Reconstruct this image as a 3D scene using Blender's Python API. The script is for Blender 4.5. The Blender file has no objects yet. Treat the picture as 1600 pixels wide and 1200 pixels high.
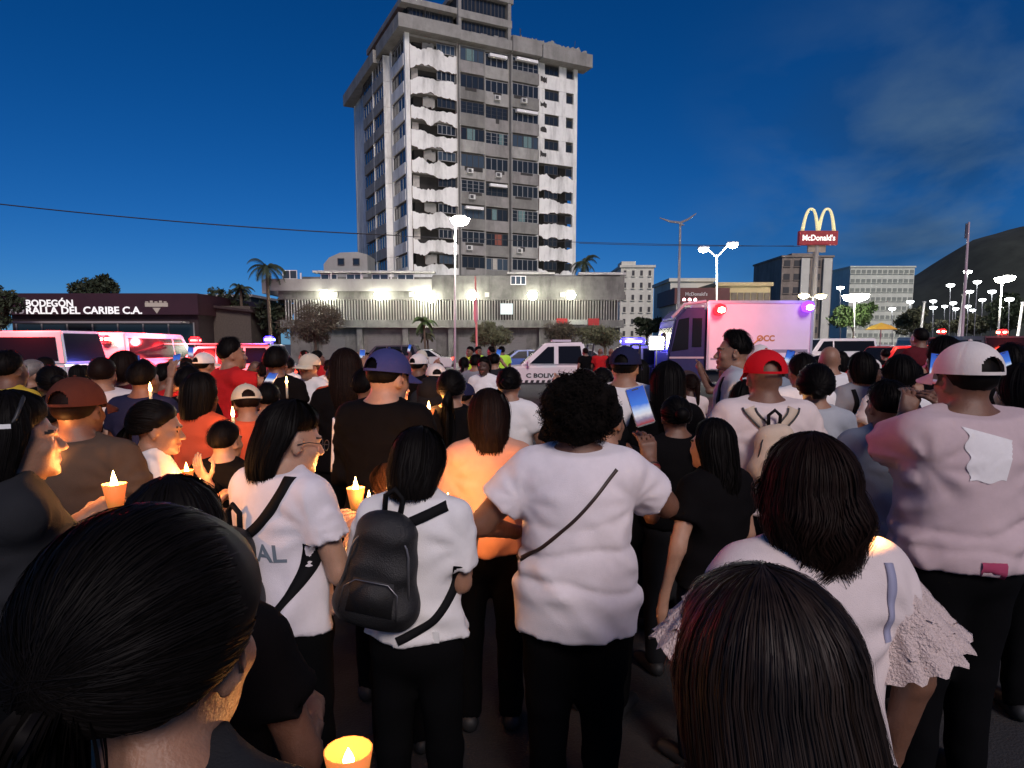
import bpy, bmesh, math, random
import numpy as np
from mathutils import Vector, Matrix, Euler, noise
random.seed(11)
rng = np.random.default_rng(11)
R = math.radians
scn = bpy.context.scene
COL = scn.collection
# ------------------------------------------------------------------ camera
F_PX, H_CAM, PITCH, CY = 1050.0, 1.8, 7.0, 666.0
cam_d = bpy.data.cameras.new('camera')
cam = bpy.data.objects.new('camera', cam_d)
COL.objects.link(cam)
cam.location = (0, 0, H_CAM)
cam.rotation_euler = (R(90 - PITCH), 0, 0)
cam_d.sensor_width = 36.0
cam_d.lens = 36.0 * F_PX / 1600.0
cam_d.shift_y = (CY - 600.0) / 1600.0
cam_d.clip_start = 0.05
cam_d.clip_end = 8000
cam_d.dof.use_dof = False
scn.camera = cam
SP, CP = math.sin(R(PITCH)), math.cos(R(PITCH))


def at(px, py, y):
    """world point on the sight line of a photo pixel at distance y"""
    a, b = (px - 800.0) / F_PX, (CY - py) / F_PX
    k = y / (CP + b * SP)
    return Vector((k * a, y, H_CAM + k * (b * CP - SP)))


def zat(py, y):
    return at(800, py, y).z


def xat(px, y, z=1.8):
    return (px - 800.0) / F_PX * (y * CP - (z - H_CAM) * SP)


# ------------------------------------------------------------------ world, sun, exposure
SUN_EL, SUN_AZ = 36.0, 163.0          # azimuth clockwise from +Y: low glow behind the camera
W = bpy.data.worlds.new('World')
scn.world = W
W.use_nodes = True
nt = W.node_tree
nt.nodes.clear()
wo = nt.nodes.new('ShaderNodeOutputWorld')
bg = nt.nodes.new('ShaderNodeBackground')
sky = nt.nodes.new('ShaderNodeTexSky')
sky.sky_type = 'NISHITA'
sky.sun_disc = False
sky.sun_elevation = R(SUN_EL)
sky.sun_rotation = R(SUN_AZ)
sky.air_density = 0.75
sky.dust_density = 0.3
sky.ozone_density = 5.0
sky.altitude = 100
hsv = nt.nodes.new('ShaderNodeHueSaturation')
hsv.inputs['Saturation'].default_value = 1.10
hsv.inputs['Value'].default_value = 1.0
tint = nt.nodes.new('ShaderNodeMix'); tint.data_type = 'RGBA'; tint.blend_type = 'MULTIPLY'
tint.inputs['Factor'].default_value = 1.0
tint.inputs['B'].default_value = (0.37, 0.61, 0.93, 1)     # deep dusk blue
nt.links.new(sky.outputs[0], tint.inputs['A'])
nt.links.new(tint.outputs['Result'], hsv.inputs['Color'])
# thin dusk clouds
tc = nt.nodes.new('ShaderNodeTexCoord')
mp = nt.nodes.new('ShaderNodeMapping')
mp.inputs['Scale'].default_value = (1.0, 1.0, 2.0)
mp.inputs['Location'].default_value = (0.35, 0.2, 0.1)
mp.inputs['Rotation'].default_value = (0.0, R(22), 0.0)
nz = nt.nodes.new('ShaderNodeTexNoise')
nz.inputs['Scale'].default_value = 4.2
nz.inputs['Detail'].default_value = 7
nz.inputs['Roughness'].default_value = 0.52
nz.inputs['Distortion'].default_value = 0.3
nt.links.new(tc.outputs['Generated'], mp.inputs['Vector'])
nt.links.new(mp.outputs[0], nz.inputs['Vector'])
rp = nt.nodes.new('ShaderNodeMapRange')
rp.inputs['From Min'].default_value = 0.47
rp.inputs['From Max'].default_value = 0.69
nt.links.new(nz.outputs['Fac'], rp.inputs['Value'])
sx = nt.nodes.new('ShaderNodeSeparateXYZ')
nt.links.new(tc.outputs['Generated'], sx.inputs[0])
mx = nt.nodes.new('ShaderNodeMapRange')
mx.interpolation_type = 'SMOOTHSTEP'
mx.inputs['From Min'].default_value = 0.18
mx.inputs['From Max'].default_value = 0.55
nt.links.new(sx.outputs['X'], mx.inputs['Value'])
mz = nt.nodes.new('ShaderNodeMapRange')
mz.interpolation_type = 'SMOOTHSTEP'
mz.inputs['From Min'].default_value = 0.52
mz.inputs['From Max'].default_value = 0.10
nt.links.new(sx.outputs['Z'], mz.inputs['Value'])
m1 = nt.nodes.new('ShaderNodeMath'); m1.operation = 'MULTIPLY'
m2 = nt.nodes.new('ShaderNodeMath'); m2.operation = 'MULTIPLY'
nt.links.new(rp.outputs[0], m1.inputs[0]); nt.links.new(mx.outputs[0], m1.inputs[1])
nt.links.new(m1.outputs[0], m2.inputs[0]); nt.links.new(mz.outputs[0], m2.inputs[1])
mixc = nt.nodes.new('ShaderNodeMix'); mixc.data_type = 'RGBA'
nt.links.new(m2.outputs[0], mixc.inputs['Factor'])
slate = nt.nodes.new('ShaderNodeMix'); slate.data_type = 'RGBA'
nb = nt.nodes.new('ShaderNodeTexNoise'); nb.inputs['Scale'].default_value = 2.3; nb.inputs['Detail'].default_value = 5
nt.links.new(mp.outputs[0], nb.inputs['Vector'])
rb = nt.nodes.new('ShaderNodeMapRange'); rb.interpolation_type = 'SMOOTHSTEP'
rb.inputs['From Min'].default_value = 0.38; rb.inputs['From Max'].default_value = 0.62; rb.inputs['To Max'].default_value = 0.85
nt.links.new(nb.outputs['Fac'], rb.inputs['Value'])
m3 = nt.nodes.new('ShaderNodeMath'); m3.operation = 'MULTIPLY'
m4 = nt.nodes.new('ShaderNodeMath'); m4.operation = 'MULTIPLY'
nt.links.new(rb.outputs[0], m3.inputs[0]); nt.links.new(mx.outputs[0], m3.inputs[1])
nt.links.new(m3.outputs[0], m4.inputs[0]); nt.links.new(mz.outputs[0], m4.inputs[1])
nt.links.new(m4.outputs[0], slate.inputs['Factor'])
nt.links.new(hsv.outputs[0], slate.inputs['A'])
slate.inputs['B'].default_value = (.22, .75, 1.9, 1)
nt.links.new(slate.outputs['Result'], mixc.inputs['A'])
mixc.inputs['B'].default_value = (1.5, 2.6, 4.0, 1)
nt.links.new(mixc.outputs['Result'], bg.inputs['Color'])
bg.inputs['Strength'].default_value = 0.064
nt.links.new(bg.outputs[0], wo.inputs['Surface'])

sun_d = bpy.data.lights.new('sun', 'SUN')
sun = bpy.data.objects.new('sun', sun_d)
COL.objects.link(sun)
sun_d.energy = 2.1
sun_d.angle = R(20)
sun_d.color = (1.0, 0.85, 0.80)
_sd = Vector((math.sin(R(SUN_AZ)) * math.cos(R(SUN_EL)), math.cos(R(SUN_AZ)) * math.cos(R(SUN_EL)), math.sin(R(SUN_EL))))
sun.rotation_euler = (-_sd).to_track_quat('-Z', 'Y').to_euler()

scn.view_settings.view_transform = 'Standard'
scn.view_settings.look = 'None'
scn.view_settings.exposure = 0.0
scn.view_settings.gamma = 1.0
scn.view_settings.use_curve_mapping = False
cy = scn.cycles
cy.use_denoising = True
try:
    cy.denoiser = 'OPENIMAGEDENOISE'
    cy.denoising_input_passes = 'RGB_ALBEDO_NORMAL'
except Exception:
    pass
cy.max_bounces = 5
cy.diffuse_bounces = 3
cy.glossy_bounces = 2
cy.transmission_bounces = 4
cy.volume_bounces = 0
cy.transparent_max_bounces = 8
cy.caustics_reflective = False
cy.caustics_refractive = False
cy.sample_clamp_indirect = 4.0
cy.sample_clamp_direct = 0.0
cy.use_light_tree = True

# ------------------------------------------------------------------ materials
MATS = {}


def M(name, col, rough=0.7, metal=0.0, var=0.0, vs=8.0, stretch=(1, 1, 1), bump=0.0, bs=60.0, spec=0.5, emit=0.0, ecol=None,
      sss=0.0, grime=0.0, gs=0.6, trans=0.0, coat=0.0, grimecol=(0.03, 0.028, 0.025)):
    if name in MATS:
        return MATS[name]
    m = bpy.data.materials.new(name)
    MATS[name] = m
    m.use_nodes = True
    t = m.node_tree
    p = t.nodes['Principled BSDF']
    p.inputs['Base Color'].default_value = (*col, 1)
    p.inputs['Roughness'].default_value = rough
    p.inputs['Metallic'].default_value = metal
    p.inputs['Specular IOR Level'].default_value = spec
    if coat:
        p.inputs['Coat Weight'].default_value = coat
        p.inputs['Coat Roughness'].default_value = 0.08
    if trans:
        p.inputs['Transmission Weight'].default_value = trans
    if sss:
        p.inputs['Subsurface Weight'].default_value = sss
        p.inputs['Subsurface Radius'].default_value = (0.02, 0.008, 0.004)
        p.inputs['Subsurface Scale'].default_value = 0.4
    if var or bump or grime:
        co = t.nodes.new('ShaderNodeTexCoord')
        mpn = t.nodes.new('ShaderNodeMapping')
        mpn.inputs['Scale'].default_value = stretch
        t.links.new(co.outputs['Object'], mpn.inputs['Vector'])
        src = None
        if var:
            n = t.nodes.new('ShaderNodeTexNoise')
            n.inputs['Scale'].default_value = vs
            n.inputs['Detail'].default_value = 5
            n.inputs['Roughness'].default_value = 0.65
            t.links.new(mpn.outputs[0], n.inputs['Vector'])
            mr = t.nodes.new('ShaderNodeMapRange')
            mr.inputs['From Min'].default_value = 0.25
            mr.inputs['From Max'].default_value = 0.75
            mr.inputs['To Min'].default_value = 1 - var
            mr.inputs['To Max'].default_value = 1 + var
            t.links.new(n.outputs['Fac'], mr.inputs['Value'])
            mul = t.nodes.new('ShaderNodeVectorMath'); mul.operation = 'SCALE'
            mul.inputs[0].default_value = col
            t.links.new(mr.outputs[0], mul.inputs['Scale'])
            src = mul.outputs[0]
        if grime:
            n = t.nodes.new('ShaderNodeTexNoise')
            n.inputs['Scale'].default_value = gs
            n.inputs['Detail'].default_value = 8
            n.inputs['Roughness'].default_value = 0.7
            mg = t.nodes.new('ShaderNodeMapping')
            mg.inputs['Scale'].default_value = (1, 1, 0.22)
            t.links.new(co.outputs['Object'], mg.inputs['Vector'])
            t.links.new(mg.outputs[0], n.inputs['Vector'])
            mr = t.nodes.new('ShaderNodeMapRange')
            mr.inputs['From Min'].default_value = 0.48
            mr.inputs['From Max'].default_value = 0.72
            mr.inputs['To Max'].default_value = grime
            t.links.new(n.outputs['Fac'], mr.inputs['Value'])
            mi = t.nodes.new('ShaderNodeMix'); mi.data_type = 'RGBA'
            t.links.new(mr.outputs[0], mi.inputs['Factor'])
            if src:
                t.links.new(src, mi.inputs['A'])
            else:
                mi.inputs['A'].default_value = (*col, 1)
            mi.inputs['B'].default_value = (*grimecol, 1)
            src = mi.outputs['Result']
        if src:
            t.links.new(src, p.inputs['Base Color'])
        if bump:
            n = t.nodes.new('ShaderNodeTexNoise')
            n.inputs['Scale'].default_value = bs
            n.inputs['Detail'].default_value = 4
            t.links.new(co.outputs['Object'], n.inputs['Vector'])
            b = t.nodes.new('ShaderNodeBump')
            b.inputs['Strength'].default_value = bump
            b.inputs['Distance'].default_value = 0.02
            t.links.new(n.outputs['Fac'], b.inputs['Height'])
            t.links.new(b.outputs[0], p.inputs['Normal'])
    if emit:
        p.inputs['Emission Color'].default_value = (*(ecol or col), 1)
        p.inputs['Emission Strength'].default_value = emit
        m.cycles.emission_sampling = 'NONE'
    return m


# ------------------------------------------------------------------ mesh helpers
class MB:
    def __init__(s):
        s.v, s.f, s.m = [], [], []

    def add(s, verts, faces, mi=0):
        o = len(s.v)
        s.v += [tuple(v) for v in verts]
        s.f += [tuple(i + o for i in f) for f in faces]
        s.m += [mi] * len(faces)
        return s

    def box(s, x0, x1, y0, y1, z0, z1, mi=0, T=None):
        vs = [(x0, y0, z0), (x1, y0, z0), (x1, y1, z0), (x0, y1, z0), (x0, y0, z1), (x1, y0, z1), (x1, y1, z1), (x0, y1, z1)]
        if T is not None:
            vs = [T @ Vector(v) for v in vs]
        return s.add(vs, [(3, 2, 1, 0), (4, 5, 6, 7), (0, 1, 5, 4), (1, 2, 6, 5), (2, 3, 7, 6), (3, 0, 4, 7)], mi)

    def tube(s, pts, rad, n=8, mi=0, cap=True):
        pts = [Vector(p) for p in pts]
        rads = rad if hasattr(rad, '__len__') else [rad] * len(pts)
        o = len(s.v)
        up = None
        for i, p in enumerate(pts):
            d = (pts[min(i + 1, len(pts) - 1)] - pts[max(i - 1, 0)]).normalized()
            if up is None:
                up = d.orthogonal().normalized()
            up = (up - d * up.dot(d))
            up = up.normalized() if up.length > 1e-6 else d.orthogonal().normalized()
            b = d.cross(up)
            for k in range(n):
                a = 2 * math.pi * k / n
                s.v.append(tuple(p + (up * math.cos(a) + b * math.sin(a)) * rads[i]))
        for i in range(len(pts) - 1):
            for k in range(n):
                k2 = (k + 1) % n
                s.f.append((o + i * n + k, o + i * n + k2, o + (i + 1) * n + k2, o + (i + 1) * n + k)); s.m.append(mi)
        if cap:
            s.f.append(tuple(o + k for k in reversed(range(n)))); s.m.append(mi)
            e = o + (len(pts) - 1) * n
            s.f.append(tuple(e + k for k in range(n))); s.m.append(mi)
        return s

    def lathe(s, prof, n=20, mi=0, T=None):
        o = len(s.v)
        for r, z in prof:
            for k in range(n):
                a = 2 * math.pi * k / n
                v = Vector((r * math.cos(a), r * math.sin(a), z))
                s.v.append(tuple(T @ v if T is not None else v))
        for i in range(len(prof) - 1):
            for k in range(n):
                k2 = (k + 1) % n
                s.f.append((o + i * n + k, o + i * n + k2, o + (i + 1) * n + k2, o + (i + 1) * n + k)); s.m.append(mi)
        if prof[0][0] > 1e-4:
            s.f.append(tuple(o + k for k in reversed(range(n)))); s.m.append(mi)
        if prof[-1][0] > 1e-4:
            e = o + (len(prof) - 1) * n
            s.f.append(tuple(e + k for k in range(n))); s.m.append(mi)
        return s

    def prism(s, poly, y0, y1, mi=0, T=None):
        """polygon in x,z extruded along y"""
        n = len(poly)
        vs = [(x, y0, z) for x, z in poly] + [(x, y1, z) for x, z in poly]
        if T is not None:
            vs = [T @ Vector(v) for v in vs]
        fs = [tuple(range(n)), tuple(reversed(range(n, 2 * n)))]
        fs += [(i, i + n, (i + 1) % n + n, (i + 1) % n) for i in range(n)]
        return s.add(vs, fs, mi)

    def mesh(s, name, mats, smooth=False, fix=True):
        me = bpy.data.meshes.new(name)
        me.from_pydata(s.v, [], s.f)
        for m in (mats if isinstance(mats, (list, tuple)) else [mats]):
            me.materials.append(m)
        me.polygons.foreach_set('material_index', s.m)
        if fix:
            bm = bmesh.new(); bm.from_mesh(me)
            bmesh.ops.recalc_face_normals(bm, faces=bm.faces)
            bm.to_mesh(me); bm.free()
        if smooth:
            me.polygons.foreach_set('use_smooth', [True] * len(me.polygons))
        me.update()
        return me

    def build(s, name, mats, parent=None, smooth=False, bevel=0.0, fix=True):
        me = s.mesh(name, mats, smooth, fix)
        if bevel:
            bm = bmesh.new(); bm.from_mesh(me)
            ed = [e for e in bm.edges if len(e.link_faces) == 2 and e.calc_face_angle(0) > 0.5]
            bmesh.ops.bevel(bm, geom=ed, offset=bevel, segments=2, affect='EDGES', clamp_overlap=True)
            bm.to_mesh(me); bm.free()
        return link(name, me, parent)


def link(name, data, parent=None):
    o = bpy.data.objects.new(name, data)
    COL.objects.link(o)
    if parent is not None:
        o.parent = parent
    return o


def tag(o, label=None, cat=None, group=None, kind=None):
    if label:
        o['label'] = label
        if len(label.split()) > 16: print('LONG', len(label.split()), label)
    if cat: o['category'] = cat
    if group: o['group'] = group
    if kind: o['kind'] = kind
    return o


def thing(name, label, cat, loc=(0, 0, 0), rz=0.0, group=None):
    o = bpy.data.objects.new(name, None)
    COL.objects.link(o)
    o.location = loc
    o.rotation_euler = (0, 0, rz)
    o.empty_display_size = 0.2
    return tag(o, label, cat, group)


def copy_tree(o, parent=None):
    c = o.copy()
    COL.objects.link(c)
    c.parent = parent
    for ch in o.children:
        copy_tree(ch, c)
    return c


def lamp(name, loc, watts, col, size=0.1, parent=None, typ='POINT'):
    d = bpy.data.lights.new(name, typ)
    d.energy = watts
    d.color = col
    d.shadow_soft_size = size
    o = bpy.data.objects.new(name, d)
    COL.objects.link(o)
    o.location = loc
    if parent is not None:
        o.parent = parent
    return o


def text_mesh(txt, size, depth=0.01, bold=0.0, spacing=1.0, align='CENTER'):
    cu = bpy.data.curves.new('txt', 'FONT')
    cu.body = txt
    cu.size = size
    cu.extrude = depth
    cu.offset = bold
    cu.space_character = spacing
    cu.align_x = align
    cu.align_y = 'CENTER'
    cu.resolution_u = 3
    o = bpy.data.objects.new('txt', cu)
    COL.objects.link(o)
    dg = bpy.context.evaluated_depsgraph_get()
    me = bpy.data.meshes.new_from_object(o.evaluated_get(dg))
    bpy.data.objects.remove(o)
    bpy.data.curves.remove(cu)
    return me


def text_obj(name, txt, size, mat, parent=None, loc=(0, 0, 0), rot=(R(90), 0, 0), depth=0.01, bold=0.0, spacing=1.0, width=None, align='CENTER'):
    me = text_mesh(txt, size, depth, bold, spacing, align)
    me.materials.clear()
    me.materials.append(mat)
    o = link(name, me, parent)
    o.location = loc
    o.rotation_euler = rot
    if width:
        xs = [v.co.x for v in me.vertices]
        w = max(xs) - min(xs)
        for v in me.vertices:
            v.co.x *= width / w
    return o
# ------------------------------------------------------------------ setting
asphalt = M('asphalt', (0.020, 0.019, 0.020), 0.85, var=0.35, vs=1.5, bump=0.5, bs=90, grime=0.5, gs=0.15)
MB().add([(-900, -60, 0), (900, -60, 0), (900, 1500, 0), (-900, 1500, 0)], [(0, 1, 2, 3)]).build('ground', M('earth', (0.07, 0.065, 0.055), 0.95, var=0.4, vs=0.3))['kind'] = 'structure'
MB().add([(-160, -40, .004), (160, -40, .004), (160, 46, .004), (-160, 46, .004)], [(0, 1, 2, 3)]).build('road', asphalt)['kind'] = 'structure'
kb = MB(); kb.box(-120, 120, 46, 46.3, 0, .14)
kb.build('kerb', M('kerb_concrete', (0.35, 0.34, 0.31), 0.85, var=.25, vs=3))['kind'] = 'structure'
MB().add([(-120, 46.3, .13), (120, 46.3, .13), (120, 59, .13), (-120, 59, .13)], [(0, 1, 2, 3)]).build('pavement', M('paving', (0.22, 0.21, 0.2), .9, var=.3, vs=2))['kind'] = 'structure'
mk = MB()
for i in range(12):
    mk.add([(-48 + i * 8, 30, .008), (-45 + i * 8, 30, .008), (-45 + i * 8, 30.15, .008), (-48 + i * 8, 30.15, .008)], [(0, 1, 2, 3)])
mk.build('road_marking', M('road_paint', (0.6, 0.6, 0.57), .8, var=.3, vs=9))['kind'] = 'structure'

# mountain on the horizon
def ridge(x):
    # silhouette from the photo, height in metres at 900 m
    t = (x - 420) / 330.0
    base = 178 / (1 + math.exp(-(x - 560) / 60.0))
    return base + 18 * noise.noise(Vector((x * .012, 3.1, 0))) * min(1, max(0, t + 1)) + max(0, (x - 700)) * .12
mv, mf = [], []
nx, ny = 90, 14
for j in range(ny):
    for i in range(nx):
        x = 330 + i * 16.0
        s = j / (ny - 1)
        prof = math.sin(min(1, s / .55) * math.pi / 2) if s < .55 else math.cos((s - .55) / .45 * math.pi / 2)
        h = max(0, ridge(x)) * prof + 9 * noise.noise(Vector((x * .02, j * .7, 1.7))) * prof
        mv.append((x, 690 + s * 480, h - 2))
for j in range(ny - 1):
    for i in range(nx - 1):
        a = j * nx + i
        mf.append((a, a + 1, a + nx + 1, a + nx))
MB().add(mv, mf).build('mountain', M('mountain_scrub', (0.035, 0.042, 0.03), .95, var=.5, vs=.03, bump=1, bs=.2), smooth=True)['kind'] = 'structure'

# ------------------------------------------------------------------ the damaged tower
white_w = M('tower_white_render', (0.76, 0.76, 0.72), .85, var=.10, vs=.8, grime=.7, gs=.5, bump=.3, bs=3, grimecol=(.12, .115, .10))
greys = [M('tower_grey_' + n_, c_, .9, var=.2, vs=1.2, grime=.7, gs=.4 + .1 * i_, bump=.3, bs=4, grimecol=(.07, .068, .06)) for i_, (n_, c_) in enumerate((('dull', (.20, .197, .18)), ('pale', (.33, .325, .30)), ('mid', (.26, .25, .235))))]
grey_w = M('tower_grey_concrete', (0.27, 0.265, 0.245), .9, var=.18, vs=1.2, grime=.6, gs=.5, bump=.3, bs=4, grimecol=(.09, .085, .08))
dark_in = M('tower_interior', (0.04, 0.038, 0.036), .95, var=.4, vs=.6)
brick_e = M('broken_clay_block', (0.25, 0.13, 0.09), .95, var=.4, vs=3)
win_glass = M('dark_window_glass', (0.02, 0.025, 0.03), .08, spec=.6)
win_glass2 = M('bluish_window_glass', (0.05, 0.07, 0.09), .12, spec=.7)
win_frame = M('window_aluminium', (0.3, 0.3, 0.29), .5, metal=.3)
win_dark = M('window_bars', (0.05, 0.05, 0.05), .6)
white_p = M('white_paint', (0.78, 0.78, 0.76), .6, var=.05)
TW, TD, FH, NF, Z0 = 23.0, 25.5, 2.8, 9, 9.2
tower = thing('apartment_tower', 'tall damaged apartment block of white panels with broken ragged edges above the podium', 'building', (-11.35, 75.7, Z0), math.atan2(10, 20.6))
tower.scale = (.925, .925, 1)
ZT = NF * FH
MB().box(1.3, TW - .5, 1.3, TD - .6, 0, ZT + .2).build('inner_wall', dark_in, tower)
sl = MB().box(.03, TW - .03, .03, TD - .03, -.12, .12).mesh('floor_slab', grey_w)
for i in range(NF + 1):
    o = link('floor_slab', sl, tower); o.location.z = i * FH
def column(x, y, w, d, mat=white_w, z1=ZT + .2):
    MB().box(x, x + w, y, y + d, -1.4, z1).build('column', mat, tower)
for x, w, m_ in ((-.06, .55, white_w), (6.25, .3, grey_w), (9.72, .22, grey_w), (13.1, .22, grey_w), (17.05, .35, white_w), (TW - .5, .56, white_w)):
    column(x, -.06, w, .5, m_)
for y, w, m_ in ((5.6, .6, white_w), (16.9, .4, grey_w), (TD - .5, .56, white_w)):
    column(-.08, y, .5, w, m_)

def ragged(w, h, amp_b, amp_t, seed, n=18, th=.14, mat=white_w, holes=True):
    """a rendered wall panel whose top and bottom edges have broken away, in x,z with the face towards -y"""
    r = random.Random(seed)
    def edge(amp):
        out, v = [], 0
        steps = [0] * (n + 1)
        big = [r.uniform(-1, 1) for _ in range(6)]
        for i in range(n + 1):
            t = i / n * 5
            a = int(min(4, t)); fr = t - a; fr = fr * fr * (3 - 2 * fr)
            v = big[a] * (1 - fr) + big[a + 1] * fr
            steps[i] = amp * (v + r.uniform(-.33, .33))
        return steps
    eb, et = edge(amp_b), edge(amp_t)
    pts = []
    for i in range(n + 1):
        pts.append((i * w / n + (r.uniform(-.05, .05) if 0 < i < n else 0), eb[i]))
    for i in range(n, -1, -1):
        pts.append((i * w / n + (r.uniform(-.05, .05) if 0 < i < n else 0), h + et[i]))
    b = MB(); b.prism(pts, 0, th)
    b.m[2:] = [1] * (len(b.m) - 2)
    return b.mesh('broken_panel', [mat, brick_e])

def window_mesh(w, h, nv, fr=.06, bars=0):
    f = MB()
    f.box(0, w, -.02, .08, 0, fr); f.box(0, w, -.02, .08, h - fr, h)
    f.box(0, fr, -.02, .08, fr, h - fr); f.box(w - fr, w, -.02, .08, fr, h - fr)
    for i in range(1, nv):
        x = i * w / nv
        f.box(x - .035, x + .035, -.03, .07, fr, h - fr)
    for i in range(bars):
        z = (i + 1) * h / (bars + 1)
        f.box(fr, w - fr, -.035, -.025, z - .012, z + .012)
    p = MB().box(fr, w - fr, .03, .05, fr, h - fr)
    return f, p
WCACHE = {}
def window(parent, w, h, nv, loc, fm=win_frame, gm=win_glass, rz=0.0, bars=0):
    k = (round(w, 2), round(h, 2), nv, fm.name, gm.name, bars)
    if k not in WCACHE:
        f, p = window_mesh(w, h, nv, bars=bars)
        WCACHE[k] = (f.mesh('window', fm), p.mesh('pane', gm))
    a, b = WCACHE[k]
    o = link('window', a, parent); o.location = loc; o.rotation_euler.z = rz
    g = link('pane', b, o)
    return o
def wbox(name, x0, x1, y0, y1, z0, z1, mat, parent=tower):
    return MB().box(x0, x1, y0, y1, z0, z1).build(name, mat, parent)

rt = random.Random(5)
acm = MB(); acm.box(0, .75, 0, .4, 0, .5); acm.box(.08, .5, -.02, 0, .08, .42, 1)
ac_me = acm.mesh('air_conditioner', [M('ac_white', (.6, .6, .57), .6, var=.1), win_dark])
for i in range(NF):
    z = i * FH
    top = i == NF - 1
    # white broken bay at the corner
    o = link('broken_panel', ragged(5.75, 1.5 if not top else 1.75, .32, .34, 100 + i, n=26), tower)
    o.location = (.52, -.12 - rt.uniform(0, .1), z - .28)
    o.rotation_euler = (R(rt.uniform(-2, 2)), R(rt.uniform(-1.2, 1.2)), 0)
    window(tower, 2.3, 1.0, 4, (3.85, .12, z + 1.55), fm=win_frame if i % 3 else win_dark, gm=win_glass if i % 4 else win_glass2)
    if i % 2 == 0:
        o = link('broken_panel', ragged(1.5, 1.0, .2, .12, 300 + i, n=9, mat=grey_w), tower)
        o.location = (2.2, .5, z + 1.5)
    else:
        wbox('torn_curtain', .9, 1.7, .7, .74, z + 1.35, z + 2.6, M('cloth_rag', (.4, .38, .35), .9, var=.3, vs=3))
    # three grey balcony bays
    for k, (a, b, pr) in enumerate(((6.57, 9.7, .55), (9.96, 13.08, .2), (13.34, 17.03, .75))):
        hs = rt.uniform(1.05, 1.2)
        wbox('spandrel', a, b, -pr, .1, z - .15, z + hs, greys[rt.randrange(3)])
        st = rt.random()
        nv = 4 if k != 2 else 5
        gm = win_glass2 if rt.random() < .3 else win_glass
        if top and k == 0:
            gm = win_glass2
        window(tower, b - a - .06, FH - hs - .32, nv, (a + .03, -pr + .12, z + hs + .002), fm=win_frame if rt.random() < .55 else win_dark, gm=gm, bars=2 if rt.random() < .4 else 0)
        wbox('balcony_cheek', a - .14, a - .003, -pr, .08, z - .14, z + FH - .16, grey_w)
        if .2 < st < .5:
            x_ = rt.uniform(a + .3, b - 1.2)
            wbox('curtain', x_, x_ + rt.uniform(.5, 1.1), -pr + .135, -pr + .145, z + hs + .1, z + FH - .3, M('curtain_' + ('pale', 'rust', 'teal')[i % 3], ((.4, .38, .33), (.22, .07, .05), (.12, .2, .2))[i % 3], .9, var=.2))
        if st > .55:
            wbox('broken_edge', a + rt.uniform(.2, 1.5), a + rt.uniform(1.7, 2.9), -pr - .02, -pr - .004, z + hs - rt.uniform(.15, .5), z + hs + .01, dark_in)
        if st < .14:
            wbox('awning', a + .4, b - .4, -pr - .5, -pr - .003, z + FH - .75, z + FH - .45, white_p)
        if st > .72:
            o = link('air_conditioner', ac_me, tower); o.location = (a + .5 + rt.random(), -pr - .405, z + .35)
    # white panelled bay at the far end
    if i >= 5:
        wbox('wall_panel', 17.42, TW - .52, -.1, .05, z - .12, z + 1.45, white_w)
        wbox('wall_panel', 17.42, 18.2, -.1, .05, z + 1.453, z + FH - .14, white_w)
        wbox('wall_panel', 20.3, 21.35, -.1, .05, z + 1.453, z + FH - .14, white_w)
        o = link('broken_panel', ragged(.9, .5, .14, .14, 500 + i, n=8, mat=dark_in, th=.02), tower); o.location = (17.6, -.125, z + .6)
    else:
        o = link('broken_panel', ragged(5.05, 1.55, .28, .3, 400 + i, n=24), tower)
        o.location = (17.45, -.14, z - .3); o.rotation_euler = (R(rt.uniform(-2, 2)), R(rt.uniform(-1, 1)), 0)
    window(tower, 2.0, 1.0, 3, (18.25, .02, z + 1.5), fm=win_dark)
    window(tower, .95, .9, 1, (21.4, .02, z + 1.5), fm=win_dark)
    # side face (x = 0)
    for (a, b, pr) in ((.6, 5.5, .1), (6.4, 11.4, .9), (11.6, 16.7, .9)):
        hs = 1.05
        wbox('spandrel', -pr, .05, a, b, z - .14, z + hs, grey_w if a > 6 else white_w)
        w = window(tower, b - a - .1, FH - hs - .35, 4, (-pr + .12, b - .05, z + hs + .002), fm=win_dark if rt.random() < .5 else win_frame, rz=-math.pi / 2)
        if a > 6:
            wbox('balcony_cheek', -pr, .04, a - .14, a - .003, z - .13, z + FH - .16, white_w)
    wbox('wall_panel', -.05, .05, 17.35, TD - .55, z - .12, z + FH - .14, white_w)
# roof: overhanging cornice bands and the set-back penthouse
wbox('cornice', -1.1, 6.4, -1.2, .8, ZT + .16, ZT + 1.5, grey_w)
wbox('cornice', 6.42, 13.2, -1.0, .8, ZT + .16, ZT + 1.2, grey_w)
wbox('cornice', 13.22, 17.2, -1.2, .8, ZT + .1, ZT + 1.75, grey_w)
wbox('cornice', 17.22, TW + 1.4, -1.5, .8, ZT - .1, ZT + 1.35, grey_w)
wbox('cornice', -1.12, .8, .82, 8.6, ZT + .16, ZT + 1.5, grey_w)
wbox('cornice', -1.5, .8, 8.62, TD + .6, ZT - .3, ZT + 1.1, grey_w)
wbox('roof_slab', .8, TW + 1.2, .82, TD + .8, ZT + .3, ZT + .6, grey_w)
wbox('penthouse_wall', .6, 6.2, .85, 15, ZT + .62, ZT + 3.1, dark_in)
wbox('penthouse_roof', -.4, 6.6, -.1, 16, ZT + 3.1, ZT + 3.7, grey_w)
for k in range(3):
    window(tower, 1.75, 1.5, 4, (.75 + k * 1.85, .7, ZT + 1.55), fm=win_dark)
for k in range(4):
    window(tower, 2.6, 1.5, 4, (.45, 3.8 + k * 2.9, ZT + 1.55), fm=win_dark, rz=-math.pi / 2)
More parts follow.
